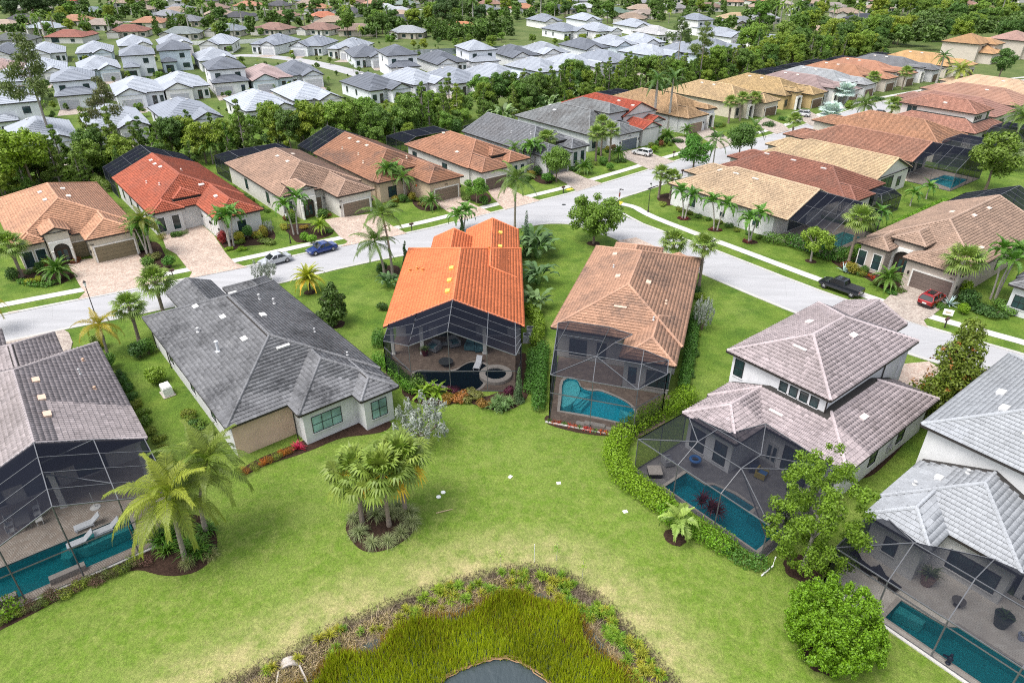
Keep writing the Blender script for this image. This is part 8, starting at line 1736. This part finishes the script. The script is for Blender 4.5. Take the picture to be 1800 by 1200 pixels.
scatter([(1250,50),(1400,20),(1600,10),(1800,8),(1800,42),(1560,58),(1400,64)], 70, BT+['far_royal', 'far_queen'], ('leafy tree among the upper right houses', 'palm among the upper right houses'), 'broadleaf_tree', 'upper right trees', .85, 1.4, 11, 22)
scatter([(0,6),(620,4),(620,70),(330,72),(0,88)], 62, BT+['far_royal', 'far_royal', 'far_queen', 'far_coco'], ('leafy tree among the older houses at upper left', 'palm among the older houses at upper left'), 'broadleaf_tree', 'upper left trees', .7, 1.2, 11, 23)
scatter([(600,4),(1250,4),(1250,40),(900,46),(600,76)], 62, BT+['far_royal', 'far_queen', 'far_sabal'], ('leafy tree among the older houses at top middle', 'palm among the older houses at top middle'), 'broadleaf_tree', 'top middle trees', .75, 1.3, 11, 24)
scatter([(0,2),(0,38),(150,40),(170,4)], 14, ['tree_c', 'tree_a'], ('large dark tree at the top left corner', 'x'), 'broadleaf_tree', 'large dark trees at top left', 1.2, 1.6, 12, 25, [(.035, .065, .018)])
scatter([(730,4),(850,4),(850,55),(780,62)], 14, ['tree_c', 'pine_a', 'tree_a'], ('tall dark tree by the far lake', 'x'), 'broadleaf_tree', 'tall dark trees by the far lake', 1.2, 1.7, 12, 26, [(.04, .075, .02), (.055, .09, .02)])
def wood(name, label, polys, n, smin, smax, seed, col, clear=0, step=4, kinds=('tree_a', 'tree_b', 'tree_c', 'pine_a')):
    rg_ = random.Random(seed); VV = []; FF = []; RR = []; n0 = 0; src = []; i = 0; tries = 0
    for k in kinds:
        me = PRO[k][1]; v = np.empty(len(me.vertices)*3, np.float32); me.vertices.foreach_get('co', v); v = v.reshape(-1, 4, 3)[::step]; c = v.mean(1, keepdims=True); src.append(c+(v-c)*math.sqrt(step)*.95)
    while i < n and tries < n*20:
        tries += 1; X0, X1, Y0, Y1 = polys[tries % len(polys)]; x, y = gp(rg_.uniform(X0, X1), rg_.uniform(Y0, Y1))
        if clear and any((x-h_[0])**2+(y-h_[1])**2 < clear**2 for h_ in HOUSES): continue
        s = rg_.uniform(smin, smax); a = rg_.uniform(0, 6.28); c, sn = math.cos(a), math.sin(a); v = src[rg_.randrange(len(src))].reshape(-1, 3); i += 1
        w = np.stack([(v[:, 0]*c-v[:, 1]*sn)*s+x, (v[:, 0]*sn+v[:, 1]*c)*s+y, v[:, 2]*s-1.0*s], 1); m = len(w)//4; VV.append(w); FF.append(np.arange(4*m).reshape(m, 4)+n0); RR.append(np.clip(NR.normal(size=m)*.2+rg_.uniform(.2, .75), 0, 1)); n0 += len(w)
    tag(obj(name, mesh_np(name, np.concatenate(VV), np.concatenate(FF), M['leaf'], np.concatenate(RR)), None, col), label, 'wood', kind='stuff')
wood('far_wood', 'dark green wood closing the view along the top', [(-60, 1860, -16, 1)], 180, 1.0, 1.6, 27, (.040, .068, .020), step=11)
wood('far_undergrowth', 'mixed trees and garden shrubs filling the plots between the older far houses', [(0, 640, 4, 72), (640, 1250, 4, 40), (1250, 1800, 6, 60), (640, 900, 40, 74), (0, 1250, 2, 40)], 560, .45, .95, 28, (.066, .106, .022), 10, 20)
wood('garden_shrubs', 'small garden shrubs round the far white houses', [(0, 640, 88, 240), (600, 1260, 78, 165)], 260, .12, .28, 31, (.065, .105, .022), 8, 24, ('tree_a', 'tree_b'))
wood('right_wood', 'leafy wood behind the last houses at upper right', [(1600, 1800, 48, 84), (1480, 1640, 62, 90)], 60, .8, 1.3, 32, (.058, .098, .022), 13, 7, ('tree_a', 'tree_b', 'tree_c'))
wood('belt_undergrowth', 'low bushes filling the foot of the tree belt', [(-40, 360, 236, 300), (300, 760, 205, 262), (700, 1100, 165, 215), (1080, 1330, 118, 160)], 120, .25, .42, 29, (.060, .105, .016), 9, 9, ('tree_a', 'tree_b'))
scatter([(0,110),(620,88),(760,130),(560,190),(300,230),(0,240)], 60, ['tree_b', 'far_queen', 'tree_a', 'far_sabal'], ('small garden tree among the new white houses', 'small palm among the new white houses'), 'young_tree', 'garden trees of the new white houses', .28, .42, 8, 28)
scatter([(640,84),(960,70),(1180,82),(1000,90),(760,98)], 26, ['tree_b', 'tree_a'], ('young tree on the far lake bank', 'x'), 'young_tree', 'young trees on the far lake bank', .35, .7, 9, 29)

# ------------------------------------------------------------------ labels: tell look-alikes apart by their order from the left where they are few
byl = {}
for o in list(SC.objects):
    if o.parent is None and 'label' in o.keys(): byl.setdefault(o['label'], []).append(o)
c_, s_ = math.cos(PITCH), math.sin(PITCH)
def sx(o):
    x, y, z = o.location; return x/max(1e-3, y*c_-(z-CAM_H)*s_)
for lab, L in byl.items():
    if 1 < len(L) <= 20:
        if o.get('kind') == 'structure': pass
        L.sort(key=sx)
        for i, o in enumerate(L):
            n = ORD[i]+' from left'
            if len(lab.split())+3 <= 16: o['label'] = lab+', '+n
